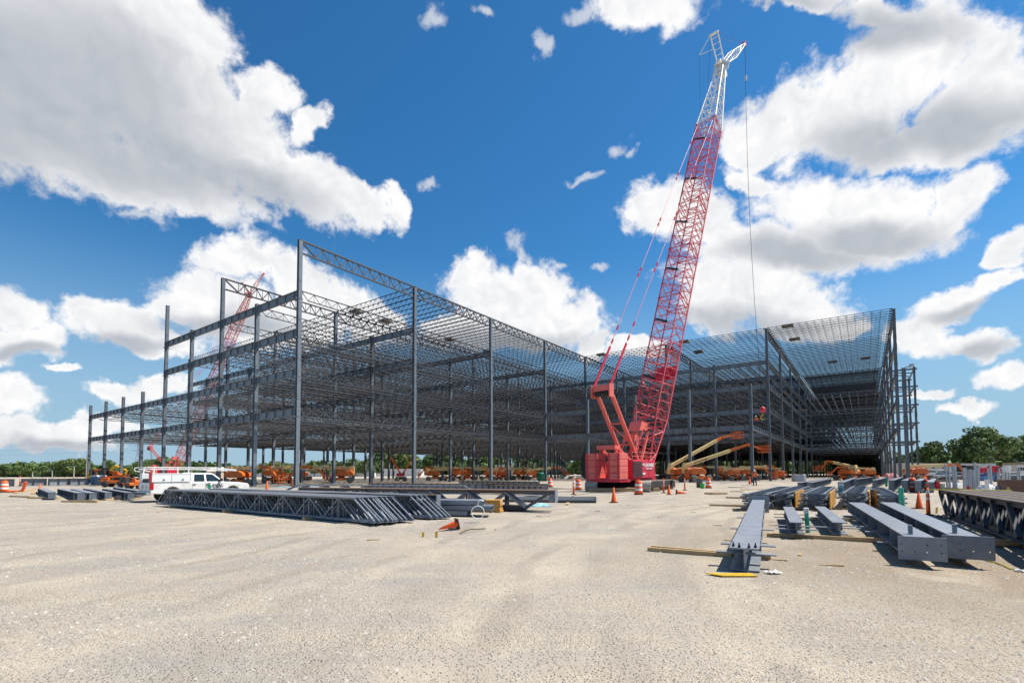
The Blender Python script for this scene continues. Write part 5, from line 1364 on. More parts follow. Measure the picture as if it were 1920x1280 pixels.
# ------------------------------------------------------------------ foreground columns lying on timber
def tilt_frame(a, b):
    """loc and rotation of something running from a to b along local x"""
    d = b - a; L = d.length
    return L, Euler((0, -math.asin(d.z / L), math.atan2(d.y, d.x)), 'XYZ')
def lying_column(lab, a, b, d, w, parts, cat='steel column', grp='primed steel columns lying in the foreground', tabs=(), endplate=None, farplate=None, bolts=False, lug=None, name='steel_column', tabl=0.24):
    """a, b: bottom centre at near / far end. strong axis web vertical"""
    L, R = tilt_frame(a, b)
    t = thing(name, lab, cat, a, 0, grp); t.rotation_euler = R
    tf, tw = 0.022, 0.018
    m = MB(); m.box(0, L, -w / 2, w / 2, d - tf, d); o = m.build('top_flange', STEELF, t)
    m = MB(); m.box(0, L, -w / 2, w / 2, 0, tf); m.build('bottom_flange', STEELF, t)
    m = MB(); m.box(0, L, -tw / 2, tw / 2, tf, d - tf); m.build('web', STEELF, t)
    for x, sides, hh in tabs:
        for s in sides:
            m = MB(); y0, y1 = sorted((s * (tw / 2), s * (w / 2 + tabl))); m.box(x - 0.012, x + 0.012, y0, s * w / 2 if False else y1, tf + 0.002, d - tf - 0.002) if hh == 'full' else m.box(x - 0.07, x + 0.07, y0, y1, hh - 0.01, hh + 0.01)
            m.build('shear_tab', STEELF, t)
    for x in [L * k / 6 for k in range(1, 6)]:
        for s in (-1, 1):
            m = MB(); y0, y1 = sorted((s * tw / 2, s * (w / 2 - 0.01))); m.box(x - 0.01, x + 0.01, y0, y1, tf, d - tf); m.build('stiffener', STEELF, t)
    def plate(x, pw, z0, z1, holes, hx, nm):
        m = MB(); xs = sorted(set([-pw / 2, pw / 2] + [c + e for c in hx for e in (-0.013, 0.013)])); zs = sorted(set([z0, z1] + [c + e for c in holes for e in (-0.013, 0.013)]))
        x0, x1 = (x - 0.03, x) if x <= 0 else (x, x + 0.03)
        hole = lambda y, z: any(abs(y - c) < 0.012 for c in hx) and any(abs(z - c) < 0.012 for c in holes)
        ny, nz = len(xs), len(zs)
        idx = {}
        V = []
        for k, X in enumerate((x0, x1)):
            for j, z in enumerate(zs):
                for i_, y in enumerate(xs): idx[(k, j, i_)] = len(V); V.append((X, y, z))
        F = []
        solid = [[not hole((xs[i_] + xs[i_ + 1]) / 2, (zs[j] + zs[j + 1]) / 2) for i_ in range(ny - 1)] for j in range(nz - 1)]
        for j in range(nz - 1):
            for i_ in range(ny - 1):
                if not solid[j][i_]: continue
                F.append((idx[(0, j, i_)], idx[(0, j + 1, i_)], idx[(0, j + 1, i_ + 1)], idx[(0, j, i_ + 1)])); F.append((idx[(1, j, i_)], idx[(1, j, i_ + 1)], idx[(1, j + 1, i_ + 1)], idx[(1, j + 1, i_)]))
                for dj, di, e in ((-1, 0, ((j, i_), (j, i_ + 1))), (1, 0, ((j + 1, i_ + 1), (j + 1, i_))), (0, -1, ((j + 1, i_), (j, i_))), (0, 1, ((j, i_ + 1), (j + 1, i_ + 1)))):
                    jj, ii = j + dj, i_ + di
                    if not (0 <= jj < nz - 1 and 0 <= ii < ny - 1) or not solid[jj][ii]:
                        (a0, a1_), (b0, b1_) = e
                        F.append((idx[(0, a0, a1_)], idx[(0, b0, b1_)], idx[(1, b0, b1_)], idx[(1, a0, a1_)]))
        m.add(V, F); m.build(nm, STEELF, t)
    if endplate: plate(-0.002, *endplate, 'base_plate')
    if farplate: plate(L + 0.002, *farplate, 'base_plate')
    if bolts:
        for x, y in ((0.14, -0.16), (0.06, -0.07), (0.06, 0.07), (0.14, 0.16)):
            m = MB(); m.tube((x, y, d), (x, y, d + 0.035), 0.022, 6); m.tube((x, y, d + 0.035), (x, y, d + 0.075), 0.011, 8); m.build('bolt', DARK, t)
    if lug is not None:
        m = MB(); m.box(lug, lug + 0.09, 0.03, 0.09, d, d + 0.17); m.build('lug', STEELF, t)
    return t, L
A_n = W(1396, 1070, 7.95); A_n.z = gh(A_n.x, A_n.y) + 0.015; A_f = Vector((10.25, 19.6, 0.16))
lying_column('long column with four bolts on its near end, pointing at the camera', A_n, A_f, 0.36, 0.43, None,
             tabs=[(0.55, (-1, 1), 0.2), (1.55, (-1, 1), 0.2), (2.2, (-1, 1), 0.12), (4.2, (-1, 1), 0.2), (7.0, (1,), 0.2)], farplate=(0.70, -0.14, 0.5, (0.40, 0.02), (-0.27, 0.27)), bolts=True)
D1n = Vector((7.62, 9.0, 0.03)); D1f = Vector((13.0, 18.1, 0.12))
lying_column('left one of two heavy columns whose base plates face the camera', D1n, D1f, 0.37, 0.44, None, tabs=[(1.6, (1,), 0.06), (3.6, (1,), 0.06), (4.8, (1,), 0.06), (6.5, (1,), 0.06)],
             endplate=(0.68, -0.03, 0.39, (0.12, 0.25), (-0.27, -0.07, 0.10, 0.29)), lug=0.55, farplate=(0.5, 0.0, 0.37, (), ()))
D2n = Vector((8.52, 9.08, 0.035)); D2f = Vector((14.15, 18.1, 0.12))
lying_column('right one of two heavy columns whose base plates face the camera', D2n, D2f, 0.37, 0.44, None, tabs=[(2.0, (1,), 0.06), (4.0, (1,), 0.06), (5.6, (1,), 0.06), (7.3, (1,), 0.06)],
             endplate=(0.71, -0.03, 0.39, (0.12, 0.25), (-0.29, -0.07, 0.11, 0.30)), lug=0.55, farplate=(0.5, 0.0, 0.37, (), ()))
Bn = Vector((7.15, 11.95, 0.10)); Bf = Vector((9.95, 17.1, 0.12))
lying_column('short beam with side tabs left of the green pipe stub', Bn, Bf, 0.29, 0.30, None, 'steel beam', 'short steel beams in the foreground', tabs=[(0.25, (-1, 1), 0.10), (0.75, (-1, 1), 0.13), (3.2, (-1, 1), 0.14), (4.4, (-1, 1), 0.14)], name='steel_beam', tabl=0.30)
Cn = Vector((8.15, 11.9, 0.10)); Cf = Vector((11.1, 17.2, 0.12))
lying_column('short beam with side tabs right of the green pipe stub', Cn, Cf, 0.29, 0.30, None, 'steel beam', 'short steel beams in the foreground', tabs=[(0.45, (-1, 1), 0.12), (0.95, (-1,), 0.13), (3.2, (-1, 1), 0.14)], name='steel_beam', tabl=0.30)
# stubs under the big plates
for P_, lb in ((D1n, 'left'), (D2n, 'right')):
    m = MB(); m.box(-0.05, 0.02, -0.02, 0.02, -0.14, 0.03); o = m.build('support_stub', STEEL, None, P_ + Vector((0.12, 0.2, -0.0)), (0, 0, 0.5)); tag(o, f'small steel foot under the {lb} base plate', 'steel stub', 'steel feet under the base plates')
# timbers
def timber(lab, a, b, w=0.1, h=0.09, z=0.0, m_=WOOD):
    a = Vector(a); b = Vector(b); L = (b - a).length
    m = MB(); m.box(0, L, -w / 2, w / 2, 0, h)
    o = m.build('timber', m_, None, (a.x, a.y, gh(a.x, a.y) + z), (0, 0, math.atan2(b.y - a.y, b.x - a.x)))
    return tag(o, lab, 'timber', 'loose timbers on the gravel')
timber('front one of two long pale timbers reaching left under the bolted column', GG(1215, 1032), GG(1372, 1044) , 0.085, 0.085, -0.01)
timber('rear one of two long pale timbers reaching left under the bolted column', GG(1222, 1028.5), GG(1446, 1049) , 0.085, 0.085, -0.012)
timber('long timber under the two short beams', GG(1438, 1006), GG(1668, 1018), 0.10, 0.095)
timber('timber end sticking out right of the two heavy columns', GG(1740, 1021), GG(1908, 1024), 0.14, 0.12)
timber('timber across the far ends of the short beams', GG(1488, 975), GG(1640, 978), 0.10, 0.10)
timber('near timber poking left from the first joist stack', GG(1330, 948), GG(1400, 950), 0.10, 0.09)
timber('far timber poking left from the first joist stack', GG(1361, 933.5), GG(1400, 935), 0.10, 0.09)
timber('thin plank on the gravel beyond the joist stacks', GG(1366, 913), GG(1404, 914), 0.2, 0.05)
timber('second thin plank beyond the joist stacks', GG(1370, 921), GG(1394, 922), 0.2, 0.05)
timber('third thin plank beyond the joist stacks', GG(1389, 918), GG(1450, 918), 0.2, 0.05)
timber('plank in front of the walking worker', GG(1391, 909.5), GG(1430, 909), 0.2, 0.05)
# yellow plate
t = MB(); ys = [(0, 0), (0.52, -0.02), (0.50, 0.19), (-0.17, 0.22)]
t.add([(x, y, 0.0) for x, y in ys] + [(x, y, 0.014) for x, y in ys], [(3, 2, 1, 0), (4, 5, 6, 7), (0, 1, 5, 4), (1, 2, 6, 5), (2, 3, 7, 6), (3, 0, 4, 7)])
pw = thing('yellow_plate', 'flat yellow steel plate with holes under the end of the bolted column', 'steel plate', on(GG(1349, 1082)) + Vector((0.05, 0, 0.015)), 0.0)
t.build('plate', YELLOW, pw)
hm = MB(); hm.tube((0, 0, 0.0145), (0, 0, 0.016), 0.014, 10); hm = hm.mesh('bolt_hole', DARK)
for k in range(6): inst('bolt_hole', hm, pw, (0.02 + 0.08 * k, 0.06 + 0.07 * (k % 2), 0))
# crumpled paper
rng = random.Random(8); pm = MB()
vs = [(x * 0.045, y * 0.05, 0.012 + 0.035 * rng.random()) for y in range(4) for x in range(6)]
pm.add(vs, [(y * 6 + x, y * 6 + x + 1, (y + 1) * 6 + x + 1, (y + 1) * 6 + x) for y in range(3) for x in range(5)])
tag(pm.build('paper_scrap', WHITE, None, on(GG(1447, 1077)), (0, 0, 0.3)), 'crumpled white paper on the gravel right of the bolted column', 'paper')
# pipe stubs
def stub(lab, px, py, h, r, cap, m_=GREENP, lean=(0.03, 0.05)):
    t = thing('pipe_stub', lab, 'pipe stub', on(GG(px, py)), 0, 'green pipe stubs rising from the ground'); t.rotation_euler = (lean[0], lean[1], 0)
    m = MB(); m.tube((0, 0, -0.1), (0, 0, h), r, 16); m.build('pipe', m_, t)
    if cap:
        m = MB(); m.tube((0, 0, h - 0.10), (0, 0, h + 0.03), r * 1.18, 16); m.build('cap', REFL, t)
stub('green pipe with a white cap between the two short beams', 1515, 998, 0.62, 0.052, True, lean=(0.03, -0.07))
stub('green pipe with a torn top right of the fifth joist stack', 1692, 961, 0.98, 0.085, False, lean=(0, -0.03))
stub('tan topped pipe at the end of the third joist stack', 1576, 934, 0.85, 0.11, True, mat('teal_pipe', (0.20, 0.42, 0.42), 0.5))
stub('green pipe near the girder ends at right', 1662, 912, 1.1, 0.11, False)
stub('white pipe behind the right truss stack', 1850, 926, 1.0, 0.12, True, WHITE)

# ------------------------------------------------------------------ five stacks of joists lying flat
def flat_joist(L, w, n):
    c = MB(); c.box(0, L, -0.05, 0.05, 0, 0.055); c = c.mesh('chord', STEEL)
    r = MB(); dx = L / n
    for k in range(n):
        r.bar((k * dx, 0.03, 0.03), ((k + 0.5) * dx, w - 0.03, 0.03), 0.05, 0.035); r.bar(((k + 0.5) * dx, w - 0.03, 0.035), ((k + 1) * dx, 0.03, 0.035), 0.05, 0.035)
    r = r.mesh('web', STEEL)
    g = MB(); g.box(-0.25, 0.12, -0.11, 0.11, 0.0, 0.06); g = g.mesh('joist_seat', STEEL)
    return c, r, g, w
FJT = flat_joist(13.5, 0.70, 26)
STK = [(1394, 1434, 958, 7, 34.5, 'first'), (1448, 1479, 955, 7, 35.5, 'second'), (1508, 1543, 957, 7, 36.0, 'third'), (1582, 1617, 956, 7, 37.0, 'fourth'), (1650, 1690, 956, 6, 35.0, 'fifth')]
rng = random.Random(11)
for (x0, x1, py, n_, hd_, nm) in STK:
    a_ = GG(x0, py); b_ = GG(x1, py)
    wv = FJT[3]
    rz = rad(90 - hd_)
    for k in range(n_):
        q = Vector((b_.x - 0.02 * rng.random(), b_.y, a_.z + 0.08 + k * 0.095)) + Vector((rng.uniform(-0.06, 0.06), rng.uniform(-0.12, 0.12), 0))
        t = thing('flat_joist', f'joist lying flat, {ORD[k]} from the bottom of the {nm} flat stack from the left', 'steel joist', q, rz + rng.uniform(-0.008, 0.008), 'flat lying joists in the five right stacks')
        inst('chord', FJT[0], t); inst('chord', FJT[0], t, (0, wv, 0)); inst('web', FJT[1], t)
        for y in (0, wv): inst('joist_seat', FJT[2], t, (0, y, 0))
    m = MB(); m.box(-0.1, 1.2, -0.06, 0.06, -0.03, 0.08); o = m.build('dunnage_timber', WOOD, None, (a_.x - 0.1, a_.y + 0.5, a_.z), (0, 0, rad(-10)))
    tag(o, f'timber under the near end of the {nm} flat joist stack', 'timber', 'dunnage timbers under the steel')
# golden boards set on edge along the right hand sides of the stacks
for (px, py, w_, n_, ang, lean, nm) in [(1482, 953, 4.6, 5, 35.5, 0.0, 'second'), (1546, 956, 5.2, 5, 36, 0.0, 'third'), (1620, 952, 3.6, 4, 37, -0.18, 'fourth'), (1634, 950, 3.4, 2, 33, 0.25, 'fifth')]:
    q = on(GG(px, py)) + Vector((0.81, -0.58, 0)) * 0.20
    for k in range(n_):
        m = MB(); h_ = 0.70 / n_; m.box(-0.25, w_, -0.03, 0.02, 0, h_ - 0.016)
        o = m.build('golden_board', WOODO if nm != 'fifth' else RUST, None, q + Vector((0, 0, 0.05 + k * h_)), (lean, 0, rad(90 - ang)))
        tag(o, f'golden board on edge, {ORD[k]} from the bottom, beside the {nm} flat joist stack', 'board', 'golden boards on edge at the flat stacks')
# girders lying behind the flat stacks
def simple_beam(lab, a, b, d=0.5, w=0.35, grp='grey beams lying behind the flat stacks', top=STEELF, cat='steel beam'):
    a = Vector(a); b = Vector(b); L = (b - a).length; rz = math.atan2(b.y - a.y, b.x - a.x)
    t = thing('steel_beam', lab, cat, (a.x, a.y, gh(a.x, a.y) + 0.1), rz, grp)
    m = MB(); m.box(0, L, -w / 2, w / 2, 0, 0.025); m.box(0, L, -0.01, 0.01, 0.025, d - 0.025); m.build('web', STEELF, t)
    m = MB(); m.box(0, L, -w / 2, w / 2, d - 0.025, d); m.build('top_flange', top, t)
    sf = MB(); sf.box(-0.01, 0.01, -w / 2 + 0.02, w / 2 - 0.02, 0.025, d - 0.025); sf = sf.mesh('stiffener', STEEL)
    n_ = max(2, int(L / 1.1))
    for k in range(n_ + 1): inst('stiffener', sf, t, (0.02 + k * (L - 0.04) / n_, 0, 0))
    return t
for i, (x0, y0, x1, y1, d_, lb) in enumerate([(1500, 917, 1552, 904, 0.55, 'left short girder behind the second flat stack'), (1518, 919, 1556, 906, 0.6, 'right short girder behind the second flat stack'),
        (1577, 925, 1605, 905, 0.75, 'tall girder running back beside the tan topped pipe'), (1604, 914, 1634, 906, 0.8, 'upright bundle girder near the hall mouth'), (1640, 914, 1662, 905, 0.7, 'first of the dark girder ends in a row at right'),
        (1672, 922, 1690, 908, 0.85, 'second of the dark girder ends in a row at right'), (1697, 923, 1712, 909, 0.85, 'third of the dark girder ends in a row at right'), (1722, 924, 1734, 910, 0.85, 'fourth of the dark girder ends in a row at right'), (1745, 923, 1752, 910, 0.7, 'last of the dark girder ends in a row at right')]):
    simple_beam(lb, GG(x0, y0), GG(x1, y1), d_, 0.42)

# ------------------------------------------------------------------ big truss stack at the right edge
E0 = Vector((16.75, 18.9, 0)); dE = Vector((-5.2, -7.9, 0)).normalized(); pE = Vector((-dE.y, dE.x, 0)); pE = pE if pE.x > 0 else -pE
aE = math.atan2(dE.y, dE.x)
for i in range(5):
    q = E0 + pE * (0.36 * i) + dE * (0.05 * (i % 3)); q.z = 0.04
    heavy_truss(f'{ORD[i]} tall brown topped truss from the left in the stack at the right edge', q, aE, 17.5, 0.90, 11, 'brown topped trusses at the right edge', topm=RUSTD, plate=False, webm=STEELD)  # webs in a darker steel, their shade put into the colour
# strap draped over the far corner
m = MB(); q = W(1784, 919.0, 17.6)
m.path([q + Vector(v) for v in ((-0.35, 0.6, 0.0), (-0.1, 0.3, 0.03), (0.2, -0.1, 0.03), (0.1, -0.35, -0.02), (-0.12, -0.45, -0.22), (0.02, -0.5, -0.34))], 0.018, 5)
m.path([q + Vector(v) for v in ((-0.05, -0.4, 0.02), (0.6, -0.5, 0.03), (1.2, -0.9, 0.03))], 0.014, 5)
tag(m.build('lifting_strap', ROPE, None), 'yellow lifting strap looped over the corner of the right truss stack', 'strap')
m = MB(); pts = [GG(x, y) + Vector((0, 0, 0.02)) for x, y in ((1830, 1034), (1843, 1048), (1853, 1053), (1868, 1056), (1884, 1062), (1896, 1068), (1915, 1071), (1930, 1069))]
m.path(pts, 0.013, 5); tag(m.build('yellow_rope', ROPE, None), 'yellow rope trailing on the gravel at the right edge', 'rope')
m = MB(); rng = random.Random(2); vs = [(x * 0.05, y * 0.05, 0.01 + 0.03 * rng.random()) for y in range(4) for x in range(8)]
m.add(vs, [(y * 8 + x, y * 8 + x + 1, (y + 1) * 8 + x + 1, (y + 1) * 8 + x) for y in range(3) for x in range(7)])
tag(m.build('plastic_scrap', mat('pale_blue_plastic', (0.5, 0.6, 0.72), 0.3), None, on(GG(1906, 1072)), (0, 0, -0.5)), 'pale blue plastic scrap beside the yellow rope', 'plastic scrap')
# corrugated dark sheet before the stack
m = MB(); 
for k in range(10):
    z0, z1 = (0.0, 0.07) if k % 2 else (0.07, 0.0)
    m.add([(k * 0.16, 0, z0), (k * 0.16 + 0.16, 0, z1), (k * 0.16 + 0.16, 0.7, z1), (k * 0.16, 0.7, z0)], [(0, 1, 2, 3)])
tag(m.build('corrugated_sheet', DECKM, None, on(GG(1752, 972)) + Vector((0, 0, 0.03)), (0, 0, rad(-50))), 'bent corrugated sheet on the ground left of the right truss stack', 'metal sheet')

# ------------------------------------------------------------------ beams lying at the left behind the pickup's tail
LB = [(97, 937, 62, 917), (152, 939, 88, 918), (174, 939, 112, 917), (203, 937, 128, 916), (246, 938, 160, 916), (263, 933, 190, 916)]
for i, (x0, y0, x1, y1) in enumerate(LB):
    a_ = GG(x0, y0); b_ = GG(x1, y1); d_ = (b_ - a_).normalized(); L_ = min((b_ - a_).length, 14)
    simple_beam(f'{ORD[i]} grey beam from the left in the pile beyond the joist bundle', a_, a_ + d_ * L_, 0.42, 0.42, 'grey beams of the left pile')
    if i in (1, 2, 4): hss(0.04, 0.62, 0.5, f'end plate block at the near end of the {ORD[i]} left beam', a_ + Vector((-0.02, -0.05, 0.05)), math.atan2(d_.y, d_.x), 'end plates of the left beams')
for k, (x0, y0, x1, y1) in enumerate([(28, 925, 75, 915), (22, 931, 60, 932), (55, 934, 110, 935), (118, 941, 185, 942), (195, 938, 260, 935), (62, 926, 68, 922)]):
    timber(f'{["weathered plank running towards the tiny cones", "left thin timber at the far left", "timber under the leftmost grey beam", "timber under the second grey beam end", "timber under the beams near the pickup tail", "small pale timber pile by the tiny cones"][k]}', GG(x0, y0), GG(x1, y1), 0.3, 0.10)
# long rows of girders behind
for i, (x0, x1, Y, lb) in enumerate([(-40, 28, 62, 'leftmost'), (40, 88, 66, 'second'), (92, 128, 67, 'third'), (131, 166, 69, 'fourth'), (175, 262, 72, 'fifth')]):
    for k in range(2):
        a_ = gp(x0, Y + k * 1.4); b_ = gp(x1, Y + 2 + k * 1.4)
        simple_beam(f'{lb} {["front", "rear"][k]} dark girder of the long row at the left', a_, b_, 0.95, 0.5, 'dark girders of the long left row', RUST)

# ------------------------------------------------------------------ posts, formwork, cans at the right
POSTS = [(1776.5, 869, 916, 3), (1781, 875, 916, 3.5), (1788, 872, 918, 3), (1791.5, 872, 918, 3), (1794, 872, 917, 3), (1808.5, 876, 920, 4), (1812.5, 877, 918, 4), (1817.5, 880, 919, 4), (1822, 880, 922, 4), (1827, 881, 922, 5), (1830, 866, 918, 4), (1834.5, 875, 919, 4.5),
         (1855, 878, 910, 2.5), (1859, 870, 912, 4), (1871, 887, 911, 2.5), (1875, 877, 910, 2.5), (1882.5, 882, 912, 5), (1887.5, 884, 912, 5), (1893, 885, 912, 5), (1909, 877, 912, 2.5), (1913.5, 878, 912, 2.5)]
for i, (px, yt, yb, w_) in enumerate(POSTS):
    p = GG(px, yb); top_ = W(px - 0.5, yt, p.y)
    m = MB(); m.tube((0, 0, -0.05), (0, 0, top_.z), w_ / FPX * p.y / 2, 12)
    o = m.build('galvanised_post', GALV, None, on(p), (0.02 * (i % 3 - 1), 0.015 * (i % 4 - 2), 0))
    lb = f'{ORD[i]} galvanised post from the left in the cluster at right' if i < 20 else 'rightmost galvanised post at the edge of the photo'
    tag(o, lb, 'post', 'galvanised posts standing at the right')
p = GG(1887, 911); m = MB(); m.tube((0, 0, 0), (0, 0, 0.7), 0.3, 16, 0.33)
tag(m.build('white_bucket', WHITE, None, Vector((p.x, p.y - 0.1, W(1887, 884, p.y).z)), (0, 0, 0)), 'white bucket turned over on top of three posts', 'bucket')
def can(nm, lab, px, py, h, r, m_, cat):
    t = thing(nm, lab, cat, on(GG(px, py)), 0)
    m = MB(); m.lathe([(r * 0.88, 0), (r, h * 0.92), (r * 1.05, h * 0.94), (r * 1.05, h)], 16); m.build('body', m_, t)
    m = MB(); m.lathe([(r * 0.9, h), (r * 0.9, h + 0.015)], 16); m.build('lid', DARK if m_ != WHITE else WHITE, t)
can('garbage_bin', 'dark grey bin left of the green bucket by the grey columns', 1311.5, 914, 0.95, 0.33, mat('grey_plastic', (0.09, 0.11, 0.12), 0.5), 'bin')
can('bucket', 'bright green bucket beside the dark grey bin', 1317.5, 915.5, 0.5, 0.2, mat('bright_green', (0.02, 0.5, 0.08), 0.5), 'bucket')
can('fuel_can', 'red can beside the pale bucket behind the right truss stack', 1758, 918, 0.72, 0.17, RED, 'can')
can('bucket', 'pale teal bucket behind the right truss stack', 1767, 918, 0.55, 0.19, mat('pale_teal', (0.5, 0.68, 0.6), 0.5), 'bucket')
can('bucket', 'small red bucket on the ground near the white covered heap', 1819, 921, 0.4, 0.2, RED, 'bucket')
# brown formwork panels
for k, (x0, y0, x1, y1, h_) in enumerate([(1872, 921, 1930, 929, 0.95), (1884, 917, 1935, 921, 0.9)]):
    a_ = GG(x0, y0); b_ = GG(x1, y1); L = (b_ - a_).length
    m = MB(); m.box(0, L, -0.03, 0.03, 0, h_); tag(m.build('formwork_panel', PLYB, None, on(a_), (0, 0, math.atan2(b_.y - a_.y, b_.x - a_.x))), f'{["nearer", "farther"][k]} dark brown formwork panel at the right edge', 'formwork panel', 'brown formwork panels at the right edge')
timber('pale sloping board on the formwork at right', GG(1878, 926), GG(1904, 930), 0.2, 0.12)
m = MB(); m.box(-0.07, 0.07, -0.03, 0.03, 0, 0.55); tag(m.build('wooden_post', WOOD, None, on(GG(1891, 928))), 'short upright wooden post before the formwork', 'post')
# white sheet over a heap, pipe ends below
def heap(lab, px, py, w, h, m_, cat='covered heap', seed=1, d=1.2):
    rng = random.Random(seed); mb = MB(); n = 14; k = 6
    vs = []
    for j in range(k + 1):
        for i in range(n + 1):
            u, v = i / n, j / k
            z = h * math.sin(PI * v) ** 0.6 * min(1, 5 * u, 5 * (1 - u)) * (0.8 + 0.35 * rng.random())
            vs.append(((u - 0.5) * w, (v - 0.5) * d, z))
    mb.add(vs, [(j * (n + 1) + i, j * (n + 1) + i + 1, (j + 1) * (n + 1) + i + 1, (j + 1) * (n + 1) + i) for j in range(k) for i in range(n)])
    return tag(mb.build('covered_heap', m_, None, on(GG(px, py))), lab, cat)
heap('white sheet over a heap behind the right truss stack', 1853, 921, 1.6, 0.55, WHITE, seed=3)
heap('white and red sheeting heaped at the foot of the hall wall', 1672, 900, 3.4, 1.4, mat('pink_sheeting', (0.75, 0.3, 0.3), 0.6, dirt=(0.8, 0.78, 0.76), dirt_amt=0.9, dscale=0.9), seed=4)
heap('dark rubble strip before the lift row', 1000, 905, 2.4, 0.4, CONCR, 'rubble heap', seed=5)
heap('low rubble heap in front of the dark tunnel', 1066, 897, 5.5, 0.8, CONCR, 'rubble heap', seed=7, d=3)
for k, (px, py) in enumerate([(1798, 919), (1806, 920), (1814, 921)]):
    m = MB(); m.tube((0, 0, 0.1), (0.6, 2.4, 0.1), 0.1, 10); tag(m.build('pipe_bundle', DARK, None, on(GG(px, py))), f'{ORD[k]} dark pipe end under the galvanised posts', 'pipe', 'dark pipe ends at right')
# generator box
t = thing('generator', 'grey generator box with a white end standing in the right wing', 'generator', on(GG(1497, 902)), rad(8))
m = MB(); m.box(-0.95, 0.7, -0.55, 0.55, 0.12, 1.2); o = m.build('housing', mat('grey_box', (0.42, 0.42, 0.44), 0.4), t); bevel(o, 0.04)
m = MB(); m.box(0.72, 1.15, -0.5, 0.5, 0.12, 1.2); o = m.build('end_housing', WHITE, t); bevel(o, 0.04)
m = MB(); m.box(-0.9, 1.1, -0.5, 0.5, 0, 0.1); m.build('skid', DARK, t)
t = thing('green_tank', 'dark green tank standing at the end of the lift row', 'tank', gp(1014, 100), 0)
m = MB(); m.lathe([(0.5, 0), (0.85, 0.1), (0.85, 1.5), (0.5, 1.75), (0.2, 1.8)], 16); m.build('tank_shell', mat('tank_green', (0.01, 0.12, 0.07), 0.4), t)
m = MB(); m.box(-1.0, 1.0, -0.8, 0.8, 0, 0.08); m.build('skid', DARK, t)
# portable toilets
for i, (px, Y) in enumerate([(181, 74), (190.5, 74.5)]):
    t = thing('portable_toilet', ['left', 'right'][i] + ' blue portable toilet with a white roof at far left', 'portable toilet', gp(px, Y), rad(10), 'blue portable toilets')
    m = MB(); m.box(-0.45, 0.45, -0.5, 0.5, 0, 1.25); o = m.build('cabin', BLUE, t); bevel(o, 0.03)
    m = MB(); m.prism([(-0.5, 1.25), (0.5, 1.25), (0.3, 1.48), (-0.3, 1.48)], -0.55, 0.55); o = m.build('roof', REFL, t)
    m = MB(); m.box(-0.3, 0.3, -0.53, -0.5, 0.08, 1.15); m.build('door', mat('toilet_door_blue', (0.06, 0.3, 0.62), 0.5), t)

# bits of scrap timber and cable lying about
rng = random.Random(17)
SCR = [(1120, 958, 'in front of the lone cone'), (1180, 947, 'between the lone cone and the crane drum'), (1010, 968, 'right of the pale blue tarp'), (700, 1012, 'in front of the right end of the joist bundle'), (930, 990, 'right of the fallen cone'), (1300, 960, 'before the first flat joist stack'),
       (1500, 1040, 'between the bolted column and the heavy columns'), (1560, 1060, 'left of the left base plate'), (1345, 985, 'left of the bolted column'), (1620, 995, 'behind the left heavy column'), (1215, 935, 'beside the drum by the tracks'), (300, 960, 'before the left end of the joist bundle'), (1240, 970, 'on the open gravel left of the far timbers'), (1460, 1050, 'right of the bolted column')]
for px, py, w_ in SCR:
    p = on(GG(px, py)); L_ = rng.uniform(0.12, 0.4); m = MB(); m.box(-L_ / 2, L_ / 2, -0.025, 0.025, 0, 0.02)
    tag(m.build('scrap_wood', WOOD, None, p, (0, 0.02, rng.random() * 3)), 'small wood scrap ' + w_, 'wood scrap', 'small wood scraps on the gravel')
m = MB(); pts = []
for k in range(60):
    u = k / 59; p = G(1040 + 190 * u, 931 - 14 * u + 1.6 * math.sin(u * 13)); pts.append(on(p, 0.02))
m.path(pts, 0.018, 5); tag(m.build('cable', CABLE, None), 'thin black cable snaking over the gravel towards the crane', 'cable')
for i, (px, py, lb) in enumerate([(1342, 926, 'left pallet on the gravel beyond the flat cone'), (1120, 905, 'pallet behind the crane counterweight'), (610, 905, 'pallet right of the corner column'), (1660, 935, 'pallet behind the fifth flat joist stack')]):
    t = thing('pallet', lb, 'pallet', on(GG(px, py)), 0.3 + i, 'wooden pallets'); t.scale = (1, 1, 1)
    pm_ = MB(); pm_.box(-0.6, 0.6, -0.045, 0.045, 0, 0.09); pm_ = pm_.mesh('runner', WOOD); bd_ = MB(); bd_.box(-0.045, 0.045, -0.5, 0.5, 0.09, 0.112); bd_ = bd_.mesh('board', WOOD)
    for y in (-0.45, 0, 0.45): inst('runner', pm_, t, (0, y, 0))
    for k in range(7): inst('board', bd_, t, (-0.54 + 0.18 * k, 0, 0))
